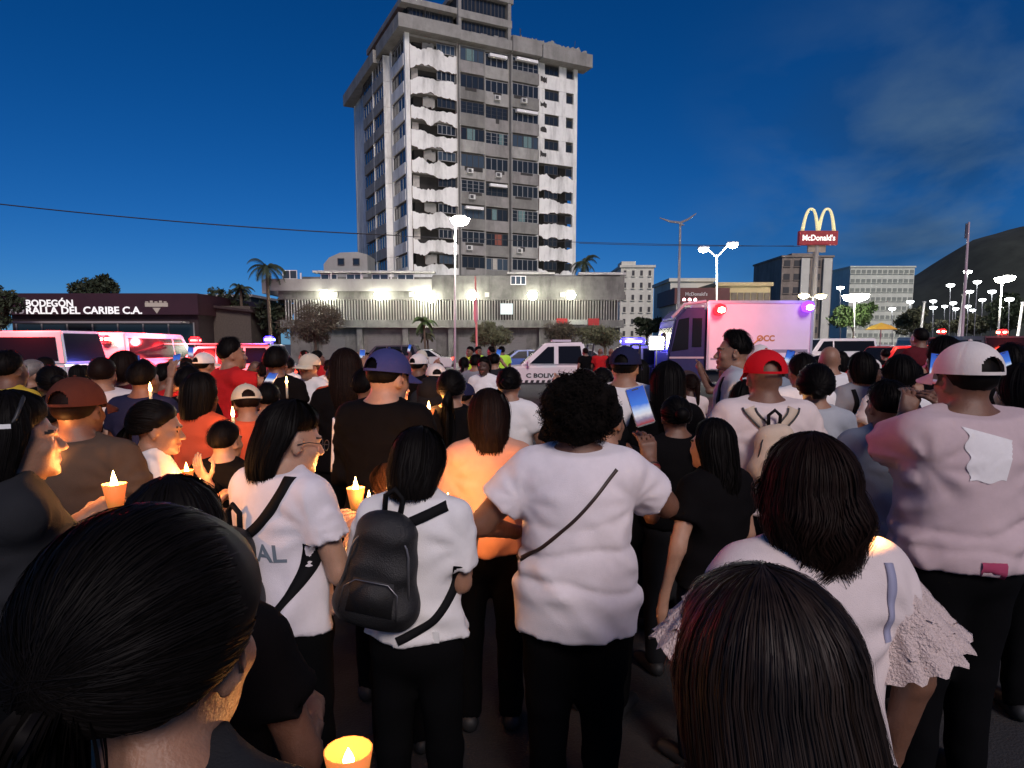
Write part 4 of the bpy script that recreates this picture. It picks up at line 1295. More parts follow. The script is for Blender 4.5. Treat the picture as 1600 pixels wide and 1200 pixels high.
def np_mesh(name, v, f, mats, mi=None, smooth=True):
    me = bpy.data.meshes.new(name)
    n = f.shape[1]
    me.vertices.add(len(v)); me.vertices.foreach_set('co', np.ascontiguousarray(v, dtype=np.float32).ravel())
    me.loops.add(len(f) * n); me.loops.foreach_set('vertex_index', np.ascontiguousarray(f, dtype=np.int32).ravel())
    me.polygons.add(len(f))
    me.polygons.foreach_set('loop_start', np.arange(0, len(f) * n, n, dtype=np.int32))
    me.polygons.foreach_set('loop_total', np.full(len(f), n, dtype=np.int32))
    for m in (mats if isinstance(mats, (list, tuple)) else [mats]): me.materials.append(m)
    if mi is not None: me.polygons.foreach_set('material_index', np.asarray(mi, dtype=np.int32))
    me.polygons.foreach_set('use_smooth', np.full(len(f), smooth))
    me.update()
    return me


def sdf_mesh(s, h, fine=((), (), ()), warp=None):
    lo, hi = s.bounds()
    xs, ys, zs = (axis(lo[i], hi[i] + h, h, fine[i]) for i in range(3))
    Fd = s.grid(xs, ys, zs, warp)
    return nets(Fd, xs, ys, zs)


def wrinkles(amp, seed, sc=1.0, dirz=.55):
    r = np.random.default_rng(seed)
    K = []
    for _ in range(7):
        d = r.normal(size=3); d[2] *= dirz + .6; d /= np.linalg.norm(d)
        K.append((d * r.uniform(18, 52) * sc, r.uniform(0, 6.28), r.uniform(.35, 1)))
    w1, w2 = r.normal(size=3) * 9, r.normal(size=3) * 9
    def f(X, Y, Z):
        a = .6 * np.sin(w1[0] * X + w1[1] * Y + w1[2] * Z + 1.1)
        b = .6 * np.sin(w2[0] * X + w2[1] * Y + w2[2] * Z)
        o = 0
        zf = np.clip((1.5 - Z) / .5, .25, 1.0)
        for k, ph, am in K:
            q = np.sin(k[0] * X + k[1] * Y + k[2] * Z + ph + 2.2 * a + 1.5 * b)
            o = o + am * (q - .35 * np.abs(q)) * (.5 + .5 * b)
        return o * zf * amp / 2.4
    return f


# ---- skin, hair and cloth materials
SKIN = [M('skin_deep', (.075, .036, .022), .5, sss=.1, var=.15, vs=30, bump=.15, bs=220), M('skin_brown', (.17, .08, .048), .5, sss=.1, var=.12, vs=30, bump=.15, bs=220),
        M('skin_tan', (.30, .155, .095), .5, sss=.12, var=.12, vs=30, bump=.15, bs=220), M('skin_light', (.42, .24, .16), .5, sss=.12, var=.1, vs=30, bump=.15, bs=220)]
LIP = M('lips', (.22, .07, .06), .4)
EYEW, EYED = M('eye_white', (.6, .58, .55), .2), M('eye_iris', (.02, .012, .008), .15)
BROW = M('eyebrow_hair', (.015, .01, .008), .7)
HAIR = {'black': M('hair_black', (.0045, .0036, .0033), .55, var=.3, vs=60, spec=.07), 'dark': M('hair_darkbrown', (.011, .0055, .004), .55, var=.35, vs=60, spec=.07),
        'brown': M('hair_brown', (.05, .022, .012), .55, var=.35, vs=60, spec=.07), 'coil': M('hair_coils', (.006, .0048, .0042), .9, var=.3, vs=60, spec=.05), 'grey': M('hair_grey', (.16, .14, .125), .5, var=.3, vs=60)}


def cloth(name, col, rough=.9, var=.05, **kw):
    return M('cloth_' + name, col, rough, var=var, vs=25, bump=.25, bs=420, spec=.06, **kw)


TROUS = [cloth('black_denim', (.0035, .0035, .004)), cloth('navy_denim', (.008, .010, .02)), cloth('grey_denim', (.018, .018, .02))]
SHOE = M('shoe_black', (.015, .015, .015), .6)
SHOEW = M('shoe_white', (.5, .5, .48), .6)

POSE = {                    # elbow, wrist, palm direction (right side; mirrored for the left), for a 1.70 m figure
    'down': ((.255, -.035, 1.14), (.265, .03, .90), (0, .15, -1)),
    'bent': ((.245, .0, 1.13), (.20, .21, 1.10), (-.3, .9, .1)),
    'candle': ((.235, .03, 1.13), (.075, .26, 1.19), (-.55, .6, .5)),
    'phone': ((.27, .13, 1.22), (.19, .24, 1.43), (-.15, .35, .9)),
    'up': ((.27, .2, 1.40), (.17, .27, 1.62), (-.2, .2, .95)),
    'camera': ((.27, .2, 1.36), (.10, .30, 1.55), (-.55, .3, .75)),
    'hip': ((.33, -.08, 1.16), (.22, .06, 1.03), (-.6, .4, -.4)),
    'hold': ((.24, .02, 1.14), (.10, .2, 1.03), (-.9, .3, .1)),
}


def rotm(yaw, pitch=0, roll=0):
    return np.array(Matrix(Euler((pitch, roll, yaw), 'XYZ').to_matrix()))


def hand_prims(s, w, d, n, side, curl=.5, k=.006, sc=1.0, spread=1.0):
    """palm, four jointed fingers and a thumb; w wrist, d palm direction, n back-of-hand normal"""
    d = d / np.linalg.norm(d)
    n = n - d * (n @ d); n /= np.linalg.norm(n)
    u = np.cross(d, n) * side               # towards the thumb side
    P = lambda a, b, c: w + (d * a + u * b + n * c) * sc
    s.cone(P(-.03, 0, 0), P(.03, 0, 0), .023 * sc, .022 * sc, .02)
    for b in (-.026, -.009, .009, .026):
        s.cone(P(.015, b * .6, 0), P(.078, b, .002), .016 * sc, .0125 * sc, .012)
    for i, (b, L, r) in enumerate(((.030, .070, .0088), (.010, .078, .009), (-.010, .072, .0086), (-.029, .056, .0076))):
        p = P(.082, b, .002)
        ang = curl * (.55 + .08 * i)
        dirv = d * 1.0 + u * (b * 2.2 * spread)
        for seg, f in ((0, .45), (1, .31), (2, .26)):
            dirv = dirv / np.linalg.norm(dirv)
            dirv = dirv * math.cos(ang) - n * math.sin(ang) * 1.0
            q = p + dirv * L * f * sc
            s.cone(p, q, r * (1 - .1 * seg) * sc, r * (.92 - .1 * seg) * sc, k)
            p = q
            ang = curl * .75
    p = P(.018, .026, -.006)
    for L, r, dv in ((.042, .012, d * .62 + u * .7 - n * (.25 + curl * .3)), (.032, .0102, d * .75 + u * .28 - n * (.3 + curl * .4)), (.024, .0088, d * .85 + u * .02 - n * (.3 + curl * .5))):
        q = p + dv / np.linalg.norm(dv) * L * sc
        s.cone(p, q, r * sc, r * .9 * sc, .008)
        p = q


class Fig:
    pass


def make_figure(h=1.70, g=1.0, sex='f', armR='down', armL='down', hyaw=0.0, hpitch=0.0, hroll=0.0, res=.012, head_res=.006, hands=True, sleeve=.55,
                hem=.93, skin=1, shirt=None, trousers=0, loose=1.0, collar=True, lean=0.0, seed=0, rolls=(), skirt=False, curl=(.6, .6), torso_yaw=0.0, vneck=0.0, face=True, fold=1.0):
    """one person in a local frame facing +Y, feet at z=0, built for 1.70 m and scaled by h"""
    fg = Fig()
    sc = h / 1.70
    fg.sc = sc
    m = sex == 'm'
    sw = .178 if m else .158                      # shoulder joint
    sw *= 1 + (g - 1) * .35
    ft = 1 + (g - 1) * 1.0
    sk = SKIN[skin]
    arms = {}
    for side, a in ((1, armR), (-1, armL)):
        e, w_, d = (POSE[a] if isinstance(a, str) else a)
        mir = V3(side, 1, 1) if isinstance(a, str) else V3(1, 1, 1)
        e = V3(*e) * mir; w_ = V3(*w_) * mir; d = V3(*d) * mir
        if isinstance(a, str) and g > 1.05:
            e[0] += side * .05 * (g - 1) / .3; w_[0] += side * .03 * (g - 1) / .3
        S = V3(side * sw, -.012, 1.395)
        v = e - S; e = S + v / np.linalg.norm(v) * min(np.linalg.norm(v), .30)
        v = w_ - e; w_ = e + v / np.linalg.norm(v) * min(np.linalg.norm(v), .27)
        arms[side] = (S, e, w_, d)
    fg.arms = arms
    tg = 1 + (g - 1) * .8

    def torso(s, o, k=.05, cl=False):
        bw = (.165 if not m else .158) * ft + o
        s.ell((0, -.015, .93), (bw, .118 * ft + o, .15), k)
        s.ell((0, .012 * g, 1.08), ((.138 if not m else .147) * ft + o, (.105 * ft) + o + (.02 if g > 1.15 else 0), .17), k)
        s.ell((0, -.004, 1.27), ((.158 if not m else .175) * (1 + (g - 1) * .7) + o, .108 * tg + o, .19), k)
        s.cone((-sw + .03, -.018, 1.385), (sw - .03, -.018, 1.385), .058 * tg + o, .058 * tg + o, k)
        for q in (-1, 1):
            s.cone((q * (sw - .04), -.02, 1.405), (q * .035, -.018, 1.47), .04 + o, .042 + o, k)
            if not m:
                s.ell((q * .072 * tg, .085 * tg, 1.265), (.068 * tg + o * .5, .058 * tg + o * .5, .07 * tg), .05)
        if cl:
            s.cone((0, -.015, .95), (0, -.015, min(hem, .93) - .03), .166 * ft + o, .17 * ft + o, .05, sy=.74)
            s.cone((0, -.005, 1.3), (0, -.01, hem), .135 * ft + o, (.142 if not m else .15) * ft + o * 1.3, .08, sy=.78)
    # --- body
    b = SDF()
    torso(b, 0)
    b.cone((0, -.02, 1.42), (0, .008, 1.545), .062 * (1.1 if m else .95), .054 * (1.08 if m else .92), .03)
    for q in (-1, 1):
        S, e, w_, d = arms[q]
        b.cone(S, e, .052 * tg, .040 * tg, .035)
        b.cone(e, w_, .040 * tg, .0265 * (1 + (g - 1) * .5), .02)
        hx = .088 * (1 + (g - 1) * .5)
        b.cone((q * hx, -.01, .88), (q * .1, .0, .5), .088 * ft, .056 * tg, .04)
        b.cone((q * .1, .0, .5), (q * .105, -.015, .09), .056 * tg, .036, .03)
        b.cone((q * .105, -.03, .045), (q * .125, .13, .035), .04, .03, .03)
        if hands:
            b.cone(w_, w_ + d / np.linalg.norm(d) * .03, .024, .022, .02)
        else:
            dn = d / np.linalg.norm(d)
            b.cone(w_, w_ + dn * .09, .026, .03, .02)
            b.cone(w_ + dn * .08, w_ + dn * .165, .026, .015, .02)
            b.cone(w_ + dn * .03, w_ + dn * .08 + V3(-q * .03, .03, 0), .016, .012, .02)
    # --- head
    hc = V3(0, .022, 1.585)
    Rh = rotm(hyaw, hpitch, hroll)
    piv = V3(0, -.005, 1.50)
    H = lambda x, y, z: piv + Rh @ (hc + V3(x, y, z) - piv)
    fg.H, fg.Rh, fg.piv, fg.hc = H, Rh, piv, hc
    def E(x, y, z, rx, ry, rz, k, sub=False, Rx=None):
        (b.sub if sub else b.ell)(H(x, y, z), (rx, ry, rz), k, Rh if Rx is None else Rh @ Rx)
    E(0, -.014, .022, .075, .092, .09, .03)
    E(0, .028, -.03, .061, .066, .085, .03)
    E(0, .036, -.078, .046, .048, .036, .03)
    E(0, .082, -.1, .02, .016, .014, .02)
    if face:
        b.cone(H(0, .088, .004), H(0, .108, -.03), .0075, .0135, .010)
        for q in (-1, 1):
            E(q * .011, .1, -.034, .009, .01, .007, .006)
            E(q * .033, .094, .002, .019, .016, .0115, .012, True)
            E(q * .031, .0745, .001, .0135, .0135, .0125, .003)
            b.cone(H(q * .012, .092, .022), H(q * .046, .079, .022), .0085, .0065, .012)
            E(q * .04, .065, -.028, .02, .02, .018, .02)
        E(0, .093, -.058, .021, .011, .0065, .006)
        E(0, .091, -.0695, .018, .011, .0075, .006)
        E(0, .104, -.0636, .02, .006, .0022, .004, True)
    for q in (-1, 1):
        Rx = rotm(q * -.35, -.12, 0)
        E(q * .079, -.006, -.012, .0095, .021, .032, .008, Rx=Rx)
        E(q * .087, .002, -.008, .006, .011, .018, .005, True, Rx=Rx)
    hl, hh = H(0, 0, 0) - .16, H(0, 0, 0) + .16
    fine = (((hl[0], hh[0], head_res),), ((hl[1], hh[1], head_res),), ((1.44, 1.75, head_res),))
    v, f = sdf_mesh(b, res * 1.6, fine)
    fg.body_sdf = b
    mi = np.zeros(len(f), int)
    if face:
        ctr = v[f].mean(1)
        loc = (ctr - piv) @ Rh + piv - hc
        for q in (-1, 1):
            eye = np.linalg.norm((loc - V3(q * .031, .0745, .001)) / V3(.0142, .0142, .0105), axis=1) < 1.05
            eye &= loc[:, 1] > .0815
            mi[eye] = 2
            mi[eye & (np.linalg.norm(loc[:, [0, 2]] - V3(q * .031, .001), axis=1) < .0062)] = 3
            br = (np.abs(loc[:, 2] - .0245 + .12 * np.abs(np.abs(loc[:, 0]) - .03)) < .0030) & (q * loc[:, 0] > .013) & (q * loc[:, 0] < .05) & (loc[:, 1] > .05)
            mi[br] = 4
        lip = (np.abs(loc[:, 2] + .0638) < .0125 - .28 * np.abs(loc[:, 0])) & (np.abs(loc[:, 0]) < .026) & (loc[:, 1] > .082)
        mi[lip] = 1
    if hands:
        for q in (-1, 1):
            hs = SDF()
            S, e, w_, d = arms[q]
            d = d / np.linalg.norm(d)
            fa = (w_ - e) / np.linalg.norm(w_ - e)
            nn = V3(q * .9, -.2, .25) if d[2] < -.5 else (V3(q * .25, -1, .1) if d[2] > .4 else V3(q * .8, -.3, .6))
            hand_prims(hs, w_, d, nn, -q if d[2] < -.5 else -q, curl[0] if q > 0 else curl[1], sc=1.0 + .06 * m)
            hv, hf = sdf_mesh(hs, .0055 if res < .0136 else .009)
            f = np.concatenate([f, hf + len(v)]); v = np.concatenate([v, hv]); mi = np.concatenate([mi, np.zeros(len(hf), int)])
    fg.body = (v * sc, f, [sk, LIP, EYEW, EYED, BROW], mi)
    # --- shirt
    s = SDF()
    o = .013 * loose
    torso(s, o, .06, True)
    s.cone((0, -.02, 1.4), (0, -.004, 1.50), .073 + o * .3, .061, .035)
    if sleeve > 0:
        for q in (-1, 1):
            S, e, w_, d = arms[q]
            if sleeve <= 1:
                en = S + (e - S) * sleeve
                s.cone(S, en, .062 * tg + o * .7, .056 * tg + o * 1.5, .035, cut=True)
            else:
                s.cone(S, e, .062 * tg + o * .7, .049 * tg + o, .035)
                en = e + (w_ - e) * (sleeve - 1)
                s.cone(e, en, .049 * tg + o, .036 * tg + o * .8, .025, cut=True)
    s.plane((0, 0, -1), -hem)
    s.plane((0, -.34, 1.0), 1.49 + (.006 if collar else -.02))
    s.sub((0, .03 + vneck * .02, 1.505), (.056, .058 + vneck * .03, .05 + vneck * .05), .008)
    fg.shirt_sdf = s
    wk = wrinkles(.022 * fold, seed + 7, 1.25)
    def wfun(X, Y, Z, wk=wk):
        o_ = wk(X, Y, Z)
        for zc, am, tl in rolls:
            u_ = (Z - zc - tl * X - .012 * np.sin(X * 17 + zc * 40)) / .014
            o_ = o_ + am * np.exp(-u_ * u_) - am * .55 * np.exp(-((u_ + 3.2) / 2.2) ** 2)
        # creases radiating from the armpits
        for q in (-1, 1):
            a_ = np.arctan2(Z - 1.30, (X - q * .19) * -q + .02)
            r_ = np.sqrt((X - q * .19) ** 2 + (Z - 1.30) ** 2)
            o_ = o_ + .0045 * fold * np.sin(a_ * 9 + seed) * np.exp(-((r_ - .09) / .06) ** 2)
        return o_
    s.warp = wfun
    wv, wf = sdf_mesh(s, res, warp=s.warp)
    fg.shirt = (wv * sc, wf)
    # --- trousers and shoes
    t = SDF()
    t.ell((0, -.015, .93), (.168 * ft + .012, .122 * ft + .012, .15), .05)
    if skirt:
        t.cone((0, -.01, .85), (0, 0, .3), .17 * ft, .2 * ft, .05, sy=.8)
        t.plane((0, 0, -1), -.32)
    else:
        for q in (-1, 1):
            hx = .088 * (1 + (g - 1) * .5)
            t.cone((q * hx, -.01, .88), (q * .1, .0, .5), .1 * ft, .072 * tg, .04)
            t.cone((q * .1, .0, .5), (q * .105, -.015, .06), .072 * tg, .06, .03)
        t.plane((0, 0, -1), -.065)
    t.plane((0, 0, 1), 1.02)
    tv, tf = sdf_mesh(t, max(res * 1.7, .022), warp=wrinkles(.008, seed + 9))
    fg.trousers = (tv * sc, tf)
    sh = SDF()
    for q in (-1, 1):
        sh.cone((q * .105, -.045, .05), (q * .128, .15, .042), .05, .04, .03)
    sh.plane((0, 0, -1), -.004)
    sv, sf = sdf_mesh(sh, .022)
    fg.shoes = (sv * sc, sf)
    return fg


# ---- hair
def hair_fn(fg, style, th=.016, L=.25, wave=0.0, part=.0, flare=0.0, nape=2.15, front=1.02, lift=0.0, side_front=1.25):
    """returns root-to-tip polyline for azimuth phi (0 = front, pi = back); lengths in metres for the 1.70 figure"""
    a, bb, c = .078 + th, .096 + th, .093 + th * 1.1
    cen = fg.hc + V3(0, -.014, .022)

    def line(phi, n=14, jit=0.0, r=None, th0=.03, Lm=1.0, wph=0.0):
        ph = abs((phi + math.pi) % (2 * math.pi) - math.pi)
        if style in ('short', 'afro', 'bald'):
            tmax = np.interp(ph, [0, .7, 1.1, 1.5, 1.75, 2.2, math.pi], [front, front + .12, 1.42, 1.68, 1.95, nape, nape + .05])
            Ld = 0
        elif style in ('pony', 'bun'):
            tmax = np.interp(ph, [0, .7, 1.2, 1.6, 2.2, math.pi], [front, front + .18, 1.55, 1.8, 2.05, 2.1])
            Ld = 0
        else:
            tmax = np.interp(ph, [0, .55, side_front - .15, side_front + .1, math.pi], [front, front + .15, 1.38, 1.57, 1.57])
            Ld = L * np.interp(ph, [0, side_front - .15, side_front + .15, 1.75, math.pi], [0, 0, .75, .95, 1.0])
        k1 = 1 + jit
        sph, cph = math.sin(phi), math.cos(phi)
        ns = n if Ld == 0 else max(5, int(n * .45))
        ts = np.linspace(th0, tmax, ns)
        lf = 1 + lift * np.exp(-((ts - .5) / .5) ** 2)
        tp = 1.0 if Ld == 0 else max(0.0, 1 - Ld / .05)
        kk = k1 - tp * .88 * (th / a) * np.clip((ts - tmax + .42) / .42, 0, 1) ** 1.5
        pts = np.stack([a * kk * np.sin(ts) * sph, bb * kk * np.sin(ts) * cph, c * kk * lf * np.cos(ts)], 1)
        if Ld > 0:
            nd = n - ns
            t = np.linspace(1 / nd, 1, nd)
            Lt = Ld * Lm
            # outward swell then taper; hang behind the shoulders
            rad = 1 + flare * np.sin(np.pi * np.minimum(t * 1.1, 1)) - .22 * t ** 2
            wv = wave * np.sin(t * Lt * 48 + wph) * np.minimum(1, t * 2.2) * (.6 + .8 * t)
            wv2 = wave * np.cos(t * Lt * 37 + wph * 1.7) * np.minimum(1, t * 3)
            end = pts[-1]
            x = end[0] * rad + wv * cph + wv2 * .4
            y = end[1] * rad - .035 * np.minimum(1, t * Lt / .16) - wv * sph * .5 + wv2 * .4
            zc = end[2] - t * Lt
            pts = np.concatenate([pts, np.stack([x, y, zc], 1)])
        # head turn: full near the skull, fading down the length
        P = cen + pts
        Q = (P - fg.piv) @ fg.Rh.T + fg.piv
        if Ld > 0:
            m_ = np.clip((P[:, 2] - 1.30) / .2, 0, 1)[:, None]
            hy = math.atan2(-fg.Rh[0][1], fg.Rh[1][1]) * .55
            cz2, sz2 = math.cos(hy), math.sin(hy)
            Rz = np.array([[cz2, -sz2, 0], [sz2, cz2, 0], [0, 0, 1]])
            hd = (fg.Rh @ V3(0, 0, 1)) * .09
            P2 = (P - fg.piv) @ Rz.T + fg.piv + V3(hd[0], hd[1], 0)
            Q = Q * m_ + P2 * (1 - m_)
        return Q
    return line, cen


def ribbons(lines, w, cen, taper=.35, seed=0):
    """flat strands as one mesh; lines (k, n, 3)"""
    Lr = np.asarray(lines)
    k, n, _ = Lr.shape
    T = np.gradient(Lr, axis=1); T /= np.linalg.norm(T, axis=2, keepdims=True) + 1e-9
    O = Lr - cen; O[:, :, 2] *= .3; O /= np.linalg.norm(O, axis=2, keepdims=True) + 1e-9
    S = np.cross(T, O); S /= np.linalg.norm(S, axis=2, keepdims=True) + 1e-9
    N = np.cross(S, T)
    r = np.random.default_rng(seed)
    tw = r.uniform(-.4, .4, (k, 1, 1))
    S = S * np.cos(tw) + N * np.sin(tw)
    ww = (w * r.uniform(.6, 1.3, (k, 1, 1))) * np.linspace(1, taper, n)[None, :, None]
    v = np.stack([Lr - S * ww, Lr + S * ww], 2).reshape(-1, 3)
    base = (np.arange(k) * n * 2)[:, None] + (np.arange(n - 1) * 2)[None, :]
    f = np.stack([base, base + 1, base + 3, base + 2], 2).reshape(-1, 4)
    return v, f


def hair_mesh(fg, style, mat, ns=0, th=.016, L=.25, wave=0.0, flare=0.0, width=.0016, seed=0, nphi=56, nseg=16, gap=None, lift=0.0, frizz=.02, front=1.02, nape=2.15, side_front=1.25, afro_r=.1):
    r = np.random.default_rng(seed)
    if 600 < ns < 7900:
        ns = int(ns * .5); width *= 1.45; nseg = min(nseg, 20)
    if ns < 2000: nseg = min(nseg, 13)
    line, cen = hair_fn(fg, style, th, L, 0 if ns else wave, flare=flare, lift=lift, front=front, nape=nape, side_front=side_front)
    phis = np.linspace(-math.pi, math.pi, nphi, endpoint=False)
    rows = np.array([line(p, nseg, jit=-.03 + (r.uniform(-.008, .008))) for p in phis])
    if style == 'afro':
        u = rows - (fg.H(0, -.014, .03))
    V, Fc = rows.reshape(-1, 3), []
    n = nseg
    for i in range(nphi):
        j = (i + 1) % nphi
        for q in range(n - 1):
            Fc.append((i * n + q, i * n + q + 1, j * n + q + 1, j * n + q))
    # inner return so that the base is not open-edged at the rim
    Fc = np.array(Fc)
    allv, allf = [V], [Fc]
    off = len(V)
    topc = line(0, 4)[0]
    if ns:
        line2, _ = hair_fn(fg, style, th, L, wave, flare=flare, lift=lift, front=front, nape=nape, side_front=side_front)
        ls = []
        for i in range(ns):
            p = r.uniform(-math.pi, math.pi)
            if style in ('short',):
                full = line2(p, 24, jit=r.uniform(-.02, .03))
                a = r.integers(0, 18); seg = full[a:a + 6].copy()
                d = seg - cen
                seg += d / np.linalg.norm(d, axis=1)[:, None] * (np.linspace(0, .006, 6) * r.uniform(.2, 1.6))[:, None]
                seg += np.cumsum(r.normal(0, .0012, (6, 3)), 0)
                ls.append(seg)
            elif style in ('pony', 'bun'):
                u0 = line2(p, 3, jit=0)[-1] - cen
                loc0 = fg.Rh.T @ u0
                a_, b_, c_ = .078 + th, .096 + th, .093 + th * 1.1
                d0 = loc0 / V3(a_, b_, c_); d0 /= np.linalg.norm(d0)
                d1 = V3(r.normal(0, .05), -.99, -.08 + r.normal(0, .05)); d1 /= np.linalg.norm(d1)
                om = math.acos(np.clip(d0 @ d1, -.999, .999))
                tt = np.linspace(0, 1, nseg)
                dd = (np.sin((1 - tt) * om)[:, None] * d0 + np.sin(tt * om)[:, None] * d1) / math.sin(om)
                dd[:, 2] += .22 * np.sin(tt * math.pi) * max(0, d0[1])
                dd /= np.linalg.norm(dd, axis=1)[:, None]
                rad = (1 + r.uniform(-.03, .02) - .12 * (1 - tt) ** 6)[:, None]
                ls.append(cen + (dd * V3(a_, b_, c_) * rad) @ fg.Rh.T + np.cumsum(r.normal(0, .0006, (nseg, 3)), 0))
            else:
                t0 = .03 + abs(r.normal(0, .35)) if r.random() < .5 else .03
                pts = line2(p, nseg, jit=r.uniform(-.035, .03) + frizz * r.normal() * .4, th0=min(t0, .9), Lm=r.uniform(.82, 1.08), wph=3 * math.sin(3 * p) + r.normal(0, .5))
                ls.append(pts + np.cumsum(r.normal(0, .0004 + frizz * .012, pts.shape), 0))
        rv, rf = ribbons(ls, width, cen, seed=seed)
        allv.append(rv); allf.append(rf + off); off += len(rv)
    v = np.concatenate(allv); f = np.concatenate(allf)
    return v * fg.sc, f


def blob(cens, rads, res=.01, k=.02, warp=None):
    s = SDF()
    for c, r_ in zip(cens, rads): s.ell(c, r_, k)
    return sdf_mesh(s, res, warp=warp)


def afro_mesh(fg, r0, seed=0, ns=7000, dz=.02):
    r = np.random.default_rng(seed)
    cen = fg.H(0, -.03, dz)
    d = r.normal(size=(ns, 3)); d /= np.linalg.norm(d, axis=1)[:, None]
    loc = d @ fg.Rh
    keep = ~((loc[:, 1] > .35) & (loc[:, 2] < .45)) & (loc[:, 2] > -.75)
    d = d[keep]
    lump = 1 + .07 * np.sin(d[:, 0] * 9 + 1) * np.sin(d[:, 1] * 8) + .05 * np.sin(d[:, 2] * 14 + d[:, 0] * 11)
    ls = []
    n = 12
    for i in range(len(d)):
        dd = d[i]
        rr = np.array(r0) * lump[i]
        rad = 1 / math.sqrt(((dd / rr) ** 2).sum())
        st = cen + dd * (rad * r.uniform(.72, .96))
        u = np.cross(dd, r.normal(size=3)); u /= np.linalg.norm(u); w_ = np.cross(dd, u)
        t = np.linspace(0, 1, n)
        turns = r.uniform(1.0, 2.2) * 6.28
        cr = r.uniform(.004, .009)
        ln = r.uniform(.012, .034)
        ls.append(st + dd * (t * ln)[:, None] + u * (cr * np.cos(t * turns))[:, None] + w_ * (cr * np.sin(t * turns))[:, None])
    rv, rf = ribbons(ls, .0016, cen, taper=.7, seed=seed)
    def wp(X, Y, Z):
        return .006 * np.sin(X * 60 + 1.3 * np.sin(Z * 40)) * np.sin(Y * 55) + .006 * np.sin(Z * 70 + 2 * np.sin(X * 31)) + .003 * np.sin(X * 170 + Z * 90) * np.sin(Y * 150)
    s = SDF()
    s.ell(cen, np.array(r0) * .93, .03)
    s.ell(cen + V3(-.05, 0, .045), np.array(r0) * .6, .03); s.ell(cen + V3(.06, -.01, .03), np.array(r0) * .62, .03)
    s.sub(fg.H(0, .12, -.05), (.07, .09, .1), .02, fg.Rh)
    bv, bf = sdf_mesh(s, .009, warp=wp)
    return np.concatenate([bv, rv]) * fg.sc, np.concatenate([bf, rf + len(bv)])


def cap_mesh(fg, back=False, th=.022, brim=.085, high=1.0, gapback=True, fine=True):
    """baseball cap: six panel crown with seams, button, curved peak; back=True wears the peak behind"""
    Rz = rotm(math.pi if back else 0)
    cen = V3(0, -.012, .030)
    a, b, c = .078 + th, .097 + th, (.088 + th) * high
    n, m_ = (100, 32) if fine else (60, 16)
    V, Fc, MI = [], [], []
    for i in range(m_ + 1):
        t = i / m_ * 1.60
        for k in range(n):
            ph = 2 * math.pi * k / n
            seam = 1 - .012 * math.exp(-((((ph / (math.pi / 3)) % 1) - .5) * 2) ** 2 / .004 if False else -(min((ph / (math.pi / 3)) % 1, 1 - (ph / (math.pi / 3)) % 1) / .05) ** 2) * (1 if i else 0)
            V.append((a * math.sin(t) * math.sin(ph) * seam, b * math.sin(t) * math.cos(ph) * seam, c * math.cos(t) * (1 if t < 1.57 else 1) * seam))
    for i in range(m_):
        for k in range(n):
            k2 = (k + 1) % n
            ph = 2 * math.pi * (k + .5) / n
            # opening above the strap, opposite the peak
            if gapback and .61 <= i / m_ <= .915 and abs(ph - math.pi) < .46 * math.sqrt(max(0, 1 - ((.915 - i / m_) / .30) ** 2)):
                continue
            Fc.append((i * n + k, i * n + k2, (i + 1) * n + k2, (i + 1) * n + k))
    crown = MB().add(V, Fc)
    crown.lathe([(.007, c + .001), (.006, c + .005), (.001, c + .007)], 8)
    pk = MB()
    q = 14
    pv = []
    for zoff in (0, -.004):
        for i in range(q + 1):
            ph = -1.15 + 2.3 * i / q
            for j in range(5):
                u = j / 4
                x0, y0 = a * math.sin(ph), b * math.cos(ph)
                x1, y1 = a * 1.02 * math.sin(ph), b * math.cos(ph) + brim * math.cos(ph * .95) ** .6 if abs(ph) < 1.1 else b * math.cos(ph)
                x = x0 + (x1 - x0) * u; y = y0 + (y1 - y0) * u
                pv.append((x, y, -.002 + zoff - .22 * u * .1 - 1.6 * x * x * u - .004 * u))
    off = (q + 1) * 5
    pf = []
    for i in range(q):
        for j in range(4):
            A, B = i * 5 + j, (i + 1) * 5 + j
            pf += [(A, B, B + 1, A + 1), (off + A + 1, off + B + 1, off + B, off + A)]
        pf.append((i * 5 + 4, (i + 1) * 5 + 4, off + (i + 1) * 5 + 4, off + i * 5 + 4))
    pk.add(pv, pf)
    def xf(mb):
        P = np.array(mb.v) @ Rz.T + cen + fg.hc
        mb.v = [tuple(p) for p in ((P - fg.piv) @ fg.Rh.T + fg.piv) * fg.sc]
        return mb
    return xf(crown), xf(pk)
# ------------------------------------------------------------------ people
CLOTH = {
    'white': cloth('white', (.80, .78, .77)), 'lav': cloth('lavender_white', (.78, .73, .76)), 'mauve': cloth('mauve', (.56, .44, .45)), 'pinkwhite': cloth('pink_white', (.72, .62, .60)),
    'grey': cloth('grey', (.26, .26, .28)), 'lgrey': cloth('light_grey', (.42, .44, .47)), 'dgrey': cloth('dark_grey', (.022, .023, .026)), 'black': cloth('black', (.005, .0045, .005)),
    'red': cloth('red', (.50, .02, .022)), 'orange': cloth('orange_red', (.62, .10, .045)), 'peach': cloth('peach', (.72, .36, .24)), 'brown': cloth('brown', (.085, .06, .045)),
    'khaki': cloth('khaki', (.20, .17, .12)), 'navy': cloth('navy', (.015, .018, .05)), 'yellow': cloth('yellow', (.62, .42, .05)), 'cream': cloth('cream', (.60, .50, .40)),
    'hivis': M('cloth_hivis', (.45, .75, .05), .7, emit=.12), 'bluegrey': cloth('blue_grey', (.24, .28, .34)), 'maroon': cloth('maroon', (.10, .015, .02)), 'blue': cloth('blue', (.06, .08, .30)),
}
